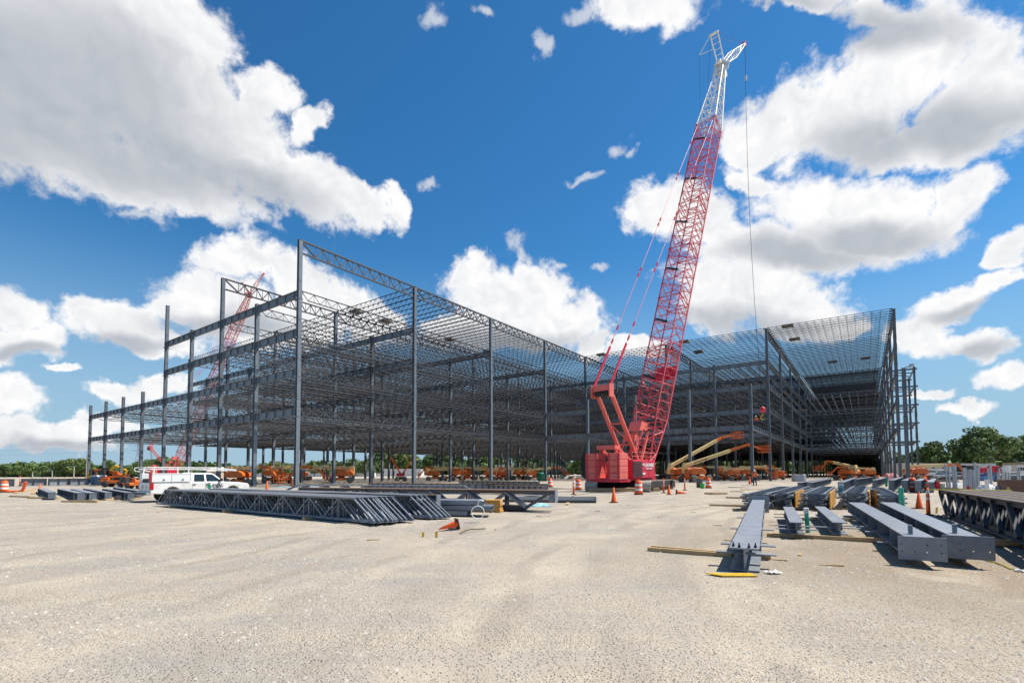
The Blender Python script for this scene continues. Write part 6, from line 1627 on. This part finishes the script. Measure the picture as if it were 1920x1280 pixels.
# ------------------------------------------------------------------ trees
LEAF = [mat('leaf_green_%d' % i, c, 0.6, 0, 0.25, 0.15, island=0.45, spec=0.25) for i, c in enumerate([(0.15, 0.21, 0.055), (0.11, 0.175, 0.060), (0.19, 0.23, 0.065), (0.095, 0.155, 0.055)])]
BARK = mat('bark', (0.13, 0.10, 0.075), 0.9, 0, 0.3, 3)
P_scale = []
def tree_meshes(seed, h, w, n_leaf, trunk_h, li, leaf=0.42, open_=0.0):
    rng = np.random.default_rng(seed)
    tk = MB(); tk.tube((0, 0, -0.3), (0.1, 0, trunk_h), h * 0.022, 8, h * 0.016)
    lobes = []
    nl = 16
    for k in range(nl):
        a = k * 2.4 + rng.random(); f = (k + 0.5) / nl
        zz = trunk_h + (h - trunk_h) * (0.18 + 0.72 * f); rr = w * 0.5 * (math.sin(PI * min(1, 0.28 + 0.66 * f)) ** 0.8) * (0.35 + 0.6 * rng.random())
        c = Vector((rr * math.cos(a), rr * math.sin(a), zz)); lobes.append((c, w * (0.12 + 0.10 * rng.random())))
        b0 = Vector((0.1, 0, trunk_h * (0.7 + 0.3 * f))).lerp(Vector((0, 0, zz)), 0.4 * f); tk.tube(b0, c, h * 0.009, 5, h * 0.003)
    tk.tube((0.1, 0, trunk_h), (0, 0, h * 0.85), h * 0.015, 6, h * 0.004)
    per = n_leaf // nl
    P = []; Nn = []
    for c, r in lobes:
        d = rng.normal(size=(per, 3)); d /= np.linalg.norm(d, axis=1)[:, None]
        rad_ = r * (0.55 + 0.5 * rng.random(per) ** 0.6)
        # break every lobe into clumps
        cl = np.sin(d[:, 0] * 7 + seed) * np.sin(d[:, 1] * 6 + 1.3 * seed) * np.sin(d[:, 2] * 7)
        rad_ *= 1 + 0.25 * cl
        p = np.array(c)[None] + d * rad_[:, None] * np.array([1.15, 1.15, 0.82])
        keep = p[:, 2] > trunk_h * 0.75
        P.append(p[keep]); Nn.append(d[keep])
    P = np.concatenate(P); Nn = np.concatenate(Nn); n = len(P)
    u = rng.normal(size=(n, 3)) * 0.7 + np.cross(Nn, rng.normal(size=(n, 3))); u /= np.linalg.norm(u, axis=1)[:, None]
    v = np.cross(Nn + rng.normal(size=(n, 3)) * 0.5, u); v /= np.linalg.norm(v, axis=1)[:, None]
    s = leaf * (0.6 + 0.8 * rng.random(n))[:, None]
    V = np.stack([P - u * s, P + v * s * 0.7, P + u * s, P - v * s * 0.7], 1).reshape(-1, 3)
    F = np.arange(n * 4).reshape(n, 4)
    global TOPZ; TOPZ = float(np.percentile(V[:, 2], 99.7))
    P_scale.append(TOPZ)
    return tk.mesh('trunk', BARK), tri_mesh('crown', V, F, [LEAF[li], LEAF[(li + 1) % 4]], (rng.random(n) < 0.3))
TV = [tree_meshes(1, 12, 11, 3400, 2.0, 0), tree_meshes(2, 13, 9, 3200, 2.2, 1), tree_meshes(3, 11, 12, 3400, 1.6, 2), tree_meshes(4, 14, 10, 3200, 2.4, 3), tree_meshes(6, 12, 13, 3600, 1.8, 1)]
KIND = ['broad mid green tree', 'tall dark green tree', 'wide yellowish green tree', 'deep green tall crowned tree', 'spreading full tree']
tree_n = [0]
def tree(px, Y, hgt, var, where, rz=None, wsc=1.0):
    base_h = P_scale[var]
    p = W(px, 886, Y); k = hgt / base_h
    t = thing('tree', f'{KIND[var]} {where}', 'tree', (p.x, p.y, 0), rz if rz is not None else tree_n[0] * 1.7, 'trees round the site')
    t.scale = (k * wsc, k * wsc, k); inst('trunk', TV[var][0], t); inst('crown', TV[var][1], t); tree_n[0] += 1
    return t
rng = random.Random(21)
# left edge to behind the frame
def hh(py, Y): return (886 - py) / FPX * Y + CAM_H
LTREE = [(-60, 868), (-25, 866), (8, 866), (34, 869), (58, 868), (80, 870), (101, 866), (122, 859), (143, 857), (160, 861), (183, 870), (204, 860), (222, 868), (240, 869), (262, 862), (283, 858), (304, 854), (322, 858), (345, 868), (372, 866), (392, 871), (428, 871), (448, 872), (470, 871), (494, 866), (516, 862), (534, 866), (556, 874), (590, 869), (612, 872), (640, 864), (662, 858), (684, 862), (706, 866)]
for i, (px, py) in enumerate(LTREE):
    Y = 262 + 40 * rng.random() + (60 if 340 < px < 480 else 0)
    w_ = ['at the far left edge', 'left of the frame', 'between left frame columns', 'past the corner column'][0 if px < 60 else 1 if px < 165 else 2 if px < 480 else 3]
    tree(px, Y, hh(py, Y) * (1 + 0.05 * rng.random()), rng.randrange(5), f'{w_}, {ORD[i % 20]} of {"the left" if i < 20 else "the next"} twenty', wsc=1.15)
for i in range(34):                                       # behind the frame, seen under the first floor
    px = 715 + i * 29 + rng.uniform(-8, 8); Y = 375 + 50 * rng.random()
    tree(px, Y, 15 + 6 * rng.random(), rng.randrange(5), f'beyond the frame, {ORD[i % 17]} of its {"left" if i < 17 else "right"} half', wsc=1.3)
RTREE = [(1722, 846, 0), (1738, 842, 3), (1762, 846, 1), (1782, 850, 2), (1800, 852, 4), (1826, 846, 0), (1868, 848, 2), (1884, 842, 1), (1905, 822, 4), (1928, 818, 3), (1950, 826, 0), (1985, 835, 1)]
for i, (px, py, v_) in enumerate(RTREE):
    Y = 225 + 25 * rng.random()
    tree(px, Y, hh(py, Y), v_, f'right of the frame, {ORD[i]} from the left behind the trailers', wsc=1.0)
Y = 222; tree(1750, Y, hh(829, Y), 0, 'with a flat top rising over its neighbours right of the frame', 0.4, 0.85)
BT = tree_meshes(9, 21, 20, 8000, 4.2, 1, 0.5)
p = W(1842, 886, 214); t = thing('tree', 'largest tree on the right with a broad uneven crown and pale limbs', 'tree', (p.x, p.y, 0), 0.6, 'trees round the site'); k = hh(803, 214) / P_scale[-1]; t.scale = (k * 1.05, k * 1.05, k)
inst('trunk', BT[0], t); inst('crown', BT[1], t)
# a dark wood closing the horizon
def wood_belt(name, x0, x1, y, h, n, seed):
    rng_ = np.random.default_rng(seed)
    P = np.stack([rng_.uniform(x0, x1, n), y + rng_.uniform(0, 40, n), np.zeros(n)], 1)
    top = h * (0.75 + 0.22 * np.sin(P[:, 0] * 0.045 + seed) + 0.12 * np.sin(P[:, 0] * 0.17) + 0.08 * np.sin(P[:, 0] * 0.51))
    P[:, 2] = top * rng_.random(n) ** 0.6
    u = rng_.normal(size=(n, 3)); u /= np.linalg.norm(u, axis=1)[:, None]; v = np.cross(u, rng_.normal(size=(n, 3))); v /= np.linalg.norm(v, axis=1)[:, None]
    s = (0.9 + 1.5 * rng_.random(n))[:, None]
    V = np.stack([P - u * s, P + v * s, P + u * s, P - v * s], 1).reshape(-1, 3)
    return tag(inst(name, tri_mesh(name, V, np.arange(n * 4).reshape(n, 4), [LEAF[1], LEAF[0]], rng_.random(n) < 0.4), None), kind='stuff')
wood_belt('far_wood', -520, 520, 480, 13, 46000, 3)
wood_belt('right_undergrowth', 185, 300, 236, 8, 9000, 5)
wood_belt('left_undergrowth', -340, -120, 330, 6.5, 12000, 8)

# ------------------------------------------------------------------ far buildings and vehicles
def shed(lab, px0, px1, Y, ztop, wall_, roof_, nwin=0, cat='building', depth=12, roofrise=0.0):
    a = W(px0, 886, Y); b = W(px1, 886, Y); L = b.x - a.x
    t = thing('low_building', lab, cat, ((a.x + b.x) / 2, Y, 0))
    m = MB(); m.box(-L / 2, L / 2, 0, depth, 0, ztop); m.build('wall', wall_, t)
    m = MB(); m.prism([(-0.2, ztop), (depth + 0.2, ztop), (depth / 2, ztop + 0.25 + roofrise)], -L / 2 - 0.2, L / 2 + 0.2, 0, Matrix.Rotation(rad(-90), 4, 'Z') @ Matrix.Rotation(PI, 4, 'Z') if False else Matrix(((0, 1, 0, 0), (1, 0, 0, 0), (0, 0, 1, 0), (0, 0, 0, 1)))); m.build('roof', roof_, t)
    for k in range(nwin):
        x = -L / 2 + L * (k + 0.7) / (nwin + 0.4)
        m = MB(); m.box(x - 0.7, x + 0.7, -0.05, 0.02, ztop * 0.45, ztop * 0.72); w = m.build('window', GLASS, t)
        m = MB(); m.box(x - 0.8, x - 0.7, -0.07, 0.0, ztop * 0.42, ztop * 0.75); m.box(x + 0.7, x + 0.8, -0.07, 0.0, ztop * 0.42, ztop * 0.75); m.build('frame', WHITE, w)
    return t
TANW = mat('tan_wall', (0.50, 0.42, 0.32), 0.8, 0, 0.06); GREYR = mat('grey_roof', (0.30, 0.29, 0.29), 0.7, 0, 0.1); PALEW = mat('pale_wall', (0.66, 0.65, 0.62), 0.7, 0, 0.05)
shed('long low white building seen far off under the left wing', 470, 700, 300, 4.4, PALEW, GREYR, 0)
shed('second white building farther right under the left wing', 705, 790, 310, 4.2, PALEW, GREYR, 4)
shed('small tan roofed building behind the cab of the pickup', 384, 409, 150, 2.4, TANW, mat('tan_roof', (0.55, 0.47, 0.36), 0.7), 1, roofrise=1.2)
shed('tan walled building seen under the middle of the long wing', 928, 963, 290, 6.2, TANW, GREYR, 3)
for i, (a, b, h_, w_) in enumerate([(1700, 1735, 5.2, 'grey long shed left of the dump truck'), (1738, 1800, 5.0, 'brownish shed row behind the parked cars'), (1802, 1868, 5.2, 'shed with grey roof behind the red dump truck'), (1935, 1990, 5.5, 'shed beyond the right edge')]):
    shed(w_, a, b, 208, h_, TANW if i % 2 else PALEW, GREYR, 3)
def trailer(lab, px, py_b, Y, L, h, m_):
    p = W(px, 886, Y); t = thing('site_trailer', lab, 'trailer', (p.x, Y, 0), rad(-8))
    m = MB(); m.box(-L / 2, L / 2, -1.3, 1.3, 0.6, 0.6 + h); o = m.build('body', m_, t)
    for k in range(3):
        x = -L / 2 + L * (k + 0.6) / 3.2; m = MB(); m.box(x - 0.5, x + 0.5, -1.34, -1.28, 0.6 + h * 0.45, 0.6 + h * 0.75); m.build('window', GLASS, t)
    m = MB(); m.box(L * 0.2, L * 0.2 + 0.8, -1.33, -1.29, 0.62, 0.6 + h * 0.8); m.build('door', GREYR, t)
    m = MB()
    for x in (-L / 4, L / 4): m.tube((x, -1.2, 0.4), (x, 1.2, 0.4), 0.4, 12)
    m.build('wheel_pair', BLACK, t)
    return t
trailer('white site trailer with dark windows right of the dump truck', 1885, 0, 150, 6.5, 2.3, WHITE)
trailer('tall white site trailer at the right edge', 1914, 0, 145, 3.6, 3.0, PALEW)
trailer('white trailer far left of the dump truck behind the cars', 1752, 0, 175, 9, 2.2, PALEW)
# red dump truck
def dump_truck(loc, rz):
    t = thing('dump_truck', 'bright red dump truck with a dark grab body behind the galvanised posts', 'truck', loc, rz)
    m = MB(); m.box(-4.2, 4.4, -0.5, 0.5, 0.8, 1.1); m.build('chassis', DARK, t)
    m = MB(); m.prism([(-1.0, 1.3), (2.2, 1.3), (2.35, 2.6), (-1.3, 2.6)], -1.2, 1.2); o = m.build('tipper_body', RED, t); bevel(o, 0.05)
    for x in (-0.6, 0.2, 1.0, 1.8):
        r = MB(); r.box(x - 0.05, x + 0.05, -1.27, -1.2, 1.3, 2.6); r.build('body_rib', RED, t)
    m = MB(); m.prism([(2.5, 0.9), (4.9, 0.9), (5.0, 1.7), (3.9, 1.95), (3.5, 3.0), (2.5, 3.0)], -1.15, 1.15); o = m.build('cab', RED, t); bevel(o, 0.08)
    m = MB(); m.prism([(2.7, 1.95), (3.7, 1.95), (3.4, 2.8), (2.7, 2.8)], -1.18, 1.18); m.build('cab_window', GLASS, o)
    m = MB(); m.prism([(-4.6, 1.2), (-1.5, 1.2), (-1.3, 3.1), (-4.2, 3.2)], -1.2, 1.2); o = m.build('grab_body', DARK, t); bevel(o, 0.15)
    ty, rm = wheel_mesh(0.55, 0.4, GALV, 14)
    for x in (-3.4, -2.2, 1.2, 4.0):
        for y in (-1.0, 1.0): w_ = inst('wheel', ty, t, (x, y, 0.55)); inst('rim', rm, w_)
    return t
p = W(1838, 886, 118); dump_truck((p.x, 118, 0), rad(-4))
# parked cars and vans, simple but shaped
def car(lab, loc, rz, m_, s=1.0, van=False):
    t = thing('parked_car', lab, 'van' if van else 'car', loc, rz, 'vehicles parked at the right'); t.scale = (s,) * 3
    m = MB(); m.prism([(-2.2, 0.35), (2.2, 0.35), (2.25, 0.7), (2.1, 0.9), (1.3, 0.98), (-2.1, 1.0), (-2.25, 0.7)], -0.88, 0.88); o = m.build('body', m_, t); bevel(o, 0.08)
    top = [(-2.0, 0.98), (1.3, 0.98), (0.7, 1.85), (-1.9, 1.9)] if van else [(-1.7, 0.98), (1.1, 0.98), (0.45, 1.42), (-1.1, 1.45)]
    m = MB(); m.prism(top, -0.78, 0.78); o = m.build('cabin', m_, t); bevel(o, 0.06)
    m = MB(); m.prism([(top[0][0] + 0.25, 1.02), (top[1][0] - 0.2, 1.02), (top[2][0] - 0.05, top[2][1] - 0.1), (top[3][0] + 0.15, top[3][1] - 0.12)], -0.80, 0.80); m.build('window', GLASS, o)
    ty, rm = CARW
    for x in (-1.35, 1.35):
        for y in (-0.78, 0.78): w_ = inst('wheel', ty, t, (x, y, 0.33)); inst('rim', rm, w_)
    return t
CARW = wheel_mesh(0.33, 0.22, GALV, 12)
DB = mat('dark_blue_paint', (0.02, 0.05, 0.16), 0.3); SIL = mat('silver_paint', (0.5, 0.52, 0.54), 0.3, 0.3)
for i, (px, Y, m_, rz, van, lb) in enumerate([(1742, 112, DB, 0.3, True, 'dark blue van behind the orange lift at right'), (1758, 108, SIL, 0.1, False, 'silver car right of the dark blue van'), (1770, 120, WHITE, -0.2, True, 'white van left of the galvanised posts'),
      (1786, 116, DB, 0.1, False, 'dark car seen between the first galvanised posts'), (1803, 110, SIL, -0.3, False, 'pale car before the dump truck grab'), (1862, 106, DB, 0.2, False, 'dark car below the cab of the dump truck'),
      (1898, 100, WHITE, 0.0, False, 'white car left of the edge trailer'), (1748, 140, RED, 0.4, False, 'red car far behind the blue van'), (1775, 150, SIL, 0.2, False, 'silver car in the far row')]):
    p = W(px, 886, Y); car(lb, (p.x, Y, 0), rz, m_, 1.05, van)
# low heaps and stacks of stored material between posts and truck
for i, (px, py, w_, h_, m_, lb) in enumerate([(1760, 903, 5, 0.6, DARK, 'dark heap of cut steel behind the drums'), (1800, 899, 7, 0.7, DECKM, 'long dark stack of sheets behind the posts'), (1850, 899, 8, 0.9, STEELD, 'dark stored joists below the dump truck'),
      (1905, 903, 6, 1.1, STEELD, 'dark stored steel at the right edge'), (1770, 896, 6, 0.5, WOOD, 'pale stack of timber before the parked cars'), (1870, 894, 7, 0.6, RUST, 'brown stack of steel behind the thick posts')]):
    p = GG(px, py); t = thing('material_stack', lb, 'material stack', on(p), rad(-6 + 4 * i))
    for k in range(4):
        q = MB(); q.box(-w_ / 2 + 0.1 * k, w_ / 2 - 0.15 * k, -0.8, 0.8, h_ * k / 4, h_ * (k + 1) / 4 - 0.04); q.build('bundle', m_, t)
p = GG(1866, 901); m = MB(); m.box(-2.6, 2.6, -0.6, 0.6, 0, 0.8)
tag(m.build('blue_cover', mat('blue_tarp', (0.10, 0.25, 0.50), 0.5, 0, 0.15, 2), None, on(p)), 'blue tarp covering a long stack under the dump truck', 'tarp')
# telehandlers and small machines at the left
def telehandler(lab, loc, rz, up=False):
    t = thing('telehandler', lab, 'telehandler', loc, rz, 'orange machines at the left')
    m = MB(); m.box(-2.2, 1.9, -0.9, 0.9, 0.7, 1.25); o = m.build('chassis', ORANGE, t); bevel(o, 0.1)
    m = MB(); m.prism([(-0.6, 1.2), (0.8, 1.2), (0.65, 2.3), (-0.5, 2.35)], 0.1, 0.9); o = m.build('cab', DARK, t)
    m = MB(); m.box(-2.3, -1.0, -0.8, 0.0, 1.2, 1.75); o = m.build('engine_hood', ORANGE, t); bevel(o, 0.08)
    a = rad(50 if up else 6); m = MB(); m.bar((-2.0, -0.2, 1.8), (-2.0 + 4.6 * math.cos(a), -0.2, 1.8 + 4.6 * math.sin(a)), 0.3, 0.4); m.build('boom', ORANGE, t)
    m = MB(); x = -2.0 + 4.7 * math.cos(a); z = 1.8 + 4.6 * math.sin(a) - 0.6; m.box(x, x + 0.15, -0.7, 0.5, z - 0.2, z + 0.7); m.box(x, x + 1.2, -0.6, -0.48, z - 0.25, z - 0.18); m.box(x, x + 1.2, 0.3, 0.42, z - 0.25, z - 0.18); m.build('fork_carriage', DARK, t)
    ty, rm = TW
    for xx in (-1.4, 1.3):
        for y in (-0.95, 0.95): w_ = inst('wheel', ty, t, (xx, y, 0.62)); inst('rim', rm, w_)
    return t
TW = wheel_mesh(0.62, 0.45, mat('sand_rim', (0.5, 0.42, 0.3), 0.6), 16)
telehandler('orange telehandler with dusty tyres behind the tail of the pickup', gp(219, 62), rad(8)).scale = (0.66, 0.66, 0.66)
telehandler('orange telehandler with a low boom right behind the tail of the pickup', gp(243, 54), rad(150), False).scale = (0.55, 0.55, 0.55)
t = thing('excavator', 'small yellow excavator beyond the blue portable toilets', 'excavator', gp(187, 92), 0.2)
m = MB(); m.box(-1.4, 1.4, -1.2, -0.7, 0, 0.7); m.box(-1.4, 1.4, 0.7, 1.2, 0, 0.7); m.build('tracks', DARK, t)
m = MB(); m.box(-1.5, 1.0, -1.1, 1.1, 0.8, 1.9); o = m.build('house', YELLOW, t); bevel(o, 0.1)
m = MB(); m.box(0.0, 1.1, 0.2, 1.1, 1.9, 2.8); m.build('cab', DARK, t)
m = MB(); m.path([(1.0, 0, 1.5), (2.6, 0, 3.2), (4.4, 0, 2.3)], 0.22, 6); m.path([(4.4, 0, 2.3), (4.0, 0, 0.9)], 0.18, 6); m.build('arm', YELLOW, t)
telehandler('small orange machine in front of the yellow excavator', gp(200, 80), rad(170))
# pylon and poles
t = thing('transmission_tower', 'faint steel lattice power pylon behind the left columns', 'pylon', (W(259, 886, 420).x, 420, 0))
m = MB(); lattice(m, (0, 0, 0), (0, 0, 20), (3.0, 3.0), (0.9, 0.9), 0.14, 0.08, 8, Vector((1, 0, 0)), Vector((0, 1, 0))); lattice(m, (0, 0, 20), (0, 0, 32), (0.9, 0.9), (0.4, 0.4), 0.12, 0.07, 6, Vector((1, 0, 0)), Vector((0, 1, 0))); m.build('tower', GALV, t)
for z in (22, 26, 30): m = MB(); m.bar((-4.5, 0, z), (4.5, 0, z), 0.2, 0.4); m.build('cross_arm', GALV, t)
POLEM = mat('weathered_pole', (0.42, 0.40, 0.35), 0.8)
for i, (px, yt, Y, lb) in enumerate([(61, 881, 150, 'short pale pole at far left before the trees'), (98, 879, 160, 'second pale pole before the trees with a lamp arm'), (138.5, 871, 150, 'pale lamp pole left of the first frame column'), (162, 849, 130, 'tall thin pole just left of the first frame column')]):
    p = W(px, 886, Y); h_ = hh(yt, Y)
    t = thing('utility_pole', lb, 'pole', (p.x, Y, 0), 0, 'poles before the left trees')
    m = MB(); m.tube((0, 0, 0), (0, 0, h_), 0.17, 8, 0.12); m.build('pole', POLEM, t)
    if i in (1, 2): m = MB(); m.bar((0, 0, h_), (-1.8, 0, h_ + 0.2), 0.1); m.build('lamp_arm', GALV, t)
m = MB()
for z in (22, 26, 30):
    for y in (-4.4, 4.4):
        pts = []
        for k in range(25):
            u = k / 24; x = -900 + u * (W(259, 886, 420).x + 900); pts.append((x, 420 + y * 2 + (1 - u) * 30, z - 22 * 4 * u * (1 - u) * 0.25 - 0.0))
        m.path(pts, 0.035, 3)
tag(m.build('power_lines', CABLE, None), 'thin power lines running left from the lattice pylon', 'power line', None, 'stuff')
# back wall of the far wing seen down the dark tunnel: stacked stores
t = thing('material_stack', 'dark stacked stores deep in the tunnel left of the crane', 'material stack', bpos(6.4, -0.5) + Vector((0, 0, 0)), ROT)
for k in range(5):
    q = MB(); q.box(-1.5, 1.5, -2.4 + 0.1 * k, 2.4 - 0.15 * k, 0.36 * k, 0.36 * k + 0.3); q.build('bundle', DECKM, t)

# ------------------------------------------------------------------ people
SKIN = mat('skin', (0.42, 0.26, 0.18), 0.6, 0, 0.05); HIVIS = mat('hi_vis_orange', (0.95, 0.16, 0.02), 0.7, 0, 0.06); JEAN = mat('dark_jeans', (0.03, 0.045, 0.09), 0.85, 0, 0.2, 8); BOOT = mat('brown_boots', (0.12, 0.07, 0.04), 0.8)
def skin_mesh(name, pts, edges, radii, m_, parent, root=0, lv=2):
    me = bpy.data.meshes.new(name); me.from_pydata(pts, edges, []); me.materials.append(m_)
    o = bpy.data.objects.new(name, me); C.objects.link(o); o.parent = parent
    me.skin_vertices or me.attributes
    mod = o.modifiers.new('skin', 'SKIN')
    sv_ = me.skin_vertices[0].data
    for v_, r_ in zip(sv_, radii): v_.radius = (r_, r_) if not hasattr(r_, '__len__') else r_
    sv_[root].use_root = True
    sb_ = o.modifiers.new('sub', 'SUBSURF'); sb_.levels = lv; sb_.render_levels = lv
    return o
def person(lab, loc, rz, stride=0.16, armfwd=0.12):
    t = thing('person', lab, 'person', loc, rz)
    s = stride
    P = {'pel': (0, 0, 0.95), 'waist': (0, 0, 1.1), 'chest': (0.01, 0, 1.33), 'neck': (0.01, 0, 1.5), 'head0': (0.03, 0, 1.58), 'head1': (0.03, 0, 1.72),
         'hl': (0, 0.1, 0.9), 'kl': (s * 0.9, 0.1, 0.5), 'al': (s * 0.7, 0.1, 0.09), 'tl': (s * 0.7 + 0.17, 0.11, 0.04), 'hr': (0, -0.1, 0.9), 'kr': (-s * 0.2, -0.1, 0.48), 'ar': (-s * 1.4, -0.1, 0.12), 'tr': (-s * 1.4 + 0.15, -0.11, 0.03),
         'sl': (0, 0.19, 1.43), 'el': (-armfwd, 0.25, 1.15), 'wl': (-armfwd * 0.3, 0.25, 0.9), 'fl': (0, 0.25, 0.8), 'sr': (0, -0.19, 1.43), 'er': (armfwd * 0.4, -0.25, 1.15), 'wr': (armfwd * 1.5, -0.24, 0.92), 'fr': (armfwd * 1.9, -0.235, 0.84)}
    ks = list(P); ix = {k: i for i, k in enumerate(ks)}
    E = [('pel', 'waist'), ('waist', 'chest'), ('chest', 'neck'), ('neck', 'head0'), ('head0', 'head1'), ('pel', 'hl'), ('hl', 'kl'), ('kl', 'al'), ('al', 'tl'), ('pel', 'hr'), ('hr', 'kr'), ('kr', 'ar'), ('ar', 'tr'), ('chest', 'sl'), ('sl', 'el'), ('el', 'wl'), ('wl', 'fl'), ('chest', 'sr'), ('sr', 'er'), ('er', 'wr'), ('wr', 'fr')]
    R = dict(pel=0.12, waist=(0.12, 0.10), chest=(0.13, 0.10), neck=0.055, head0=0.085, head1=0.08, hl=0.085, kl=0.055, al=0.04, tl=0.035, hr=0.085, kr=0.055, ar=0.04, tr=0.035, sl=0.055, el=0.042, wl=0.03, fl=0.035, sr=0.055, er=0.042, wr=0.03, fr=0.035)
    b = skin_mesh('body', [P[k] for k in ks], [(ix[a], ix[c]) for a, c in E], [R[k] for k in ks], SKIN, t, 0)
    def sub(name, keys, grow, m_, over={}):
        kk = [k for k in ks if k in keys]; jx = {k: i for i, k in enumerate(kk)}
        pts = [over.get(k, P[k]) for k in kk]
        rr = []
        for k in kk:
            r = R[k]; rr.append(tuple(x + grow for x in r) if hasattr(r, '__len__') else r + grow)
        return skin_mesh(name, pts, [(jx[a], jx[c]) for a, c in E if a in jx and c in jx], rr, m_, b, 0)
    sub('shirt', ('waist', 'chest', 'neck', 'sl', 'el', 'sr', 'er', 'pel'), 0.028, HIVIS, {'neck': (0.01, 0, 1.46), 'pel': (0, 0, 0.97)})
    sub('trousers', ('pel', 'hl', 'kl', 'al', 'hr', 'kr', 'ar'), 0.026, JEAN)
    for k0, k1 in (('al', 'tl'), ('ar', 'tr')):
        m = MB(); a = Vector(P[k0]); c = Vector(P[k1]); m.bar(a + Vector((-0.05, 0, -0.02)), c + Vector((0.03, 0, 0.0)), 0.10, 0.09); o = m.build('boot', BOOT, b); bevel(o, 0.03, 3)
    m = MB(); m.lathe([(0.115, 1.70), (0.14, 1.705), (0.115, 1.72), (0.108, 1.77), (0.08, 1.815), (0.03, 1.835)], 16, Matrix.Translation((0.03, 0, 0))); m.build('helmet', WHITE, b)
    return t
person('worker in a hi-vis orange shirt, dark jeans and white helmet walking away from the camera', on(GG(1415.5, 910.5)), rad(80)).scale = (1.04,) * 3
pz = bpos(3.25, -4.0, LEV[0])
pp_ = person('distant worker in orange standing on the first floor edge beam of the wing', (pz.x, pz.y, LEV[0]), rad(200), 0.05, 0.2); pp_.scale = (1.0,) * 3

for o in C.objects:
    if o.parent is None and 'category' in o and 'kind' not in o: o['kind'] = 'thing'
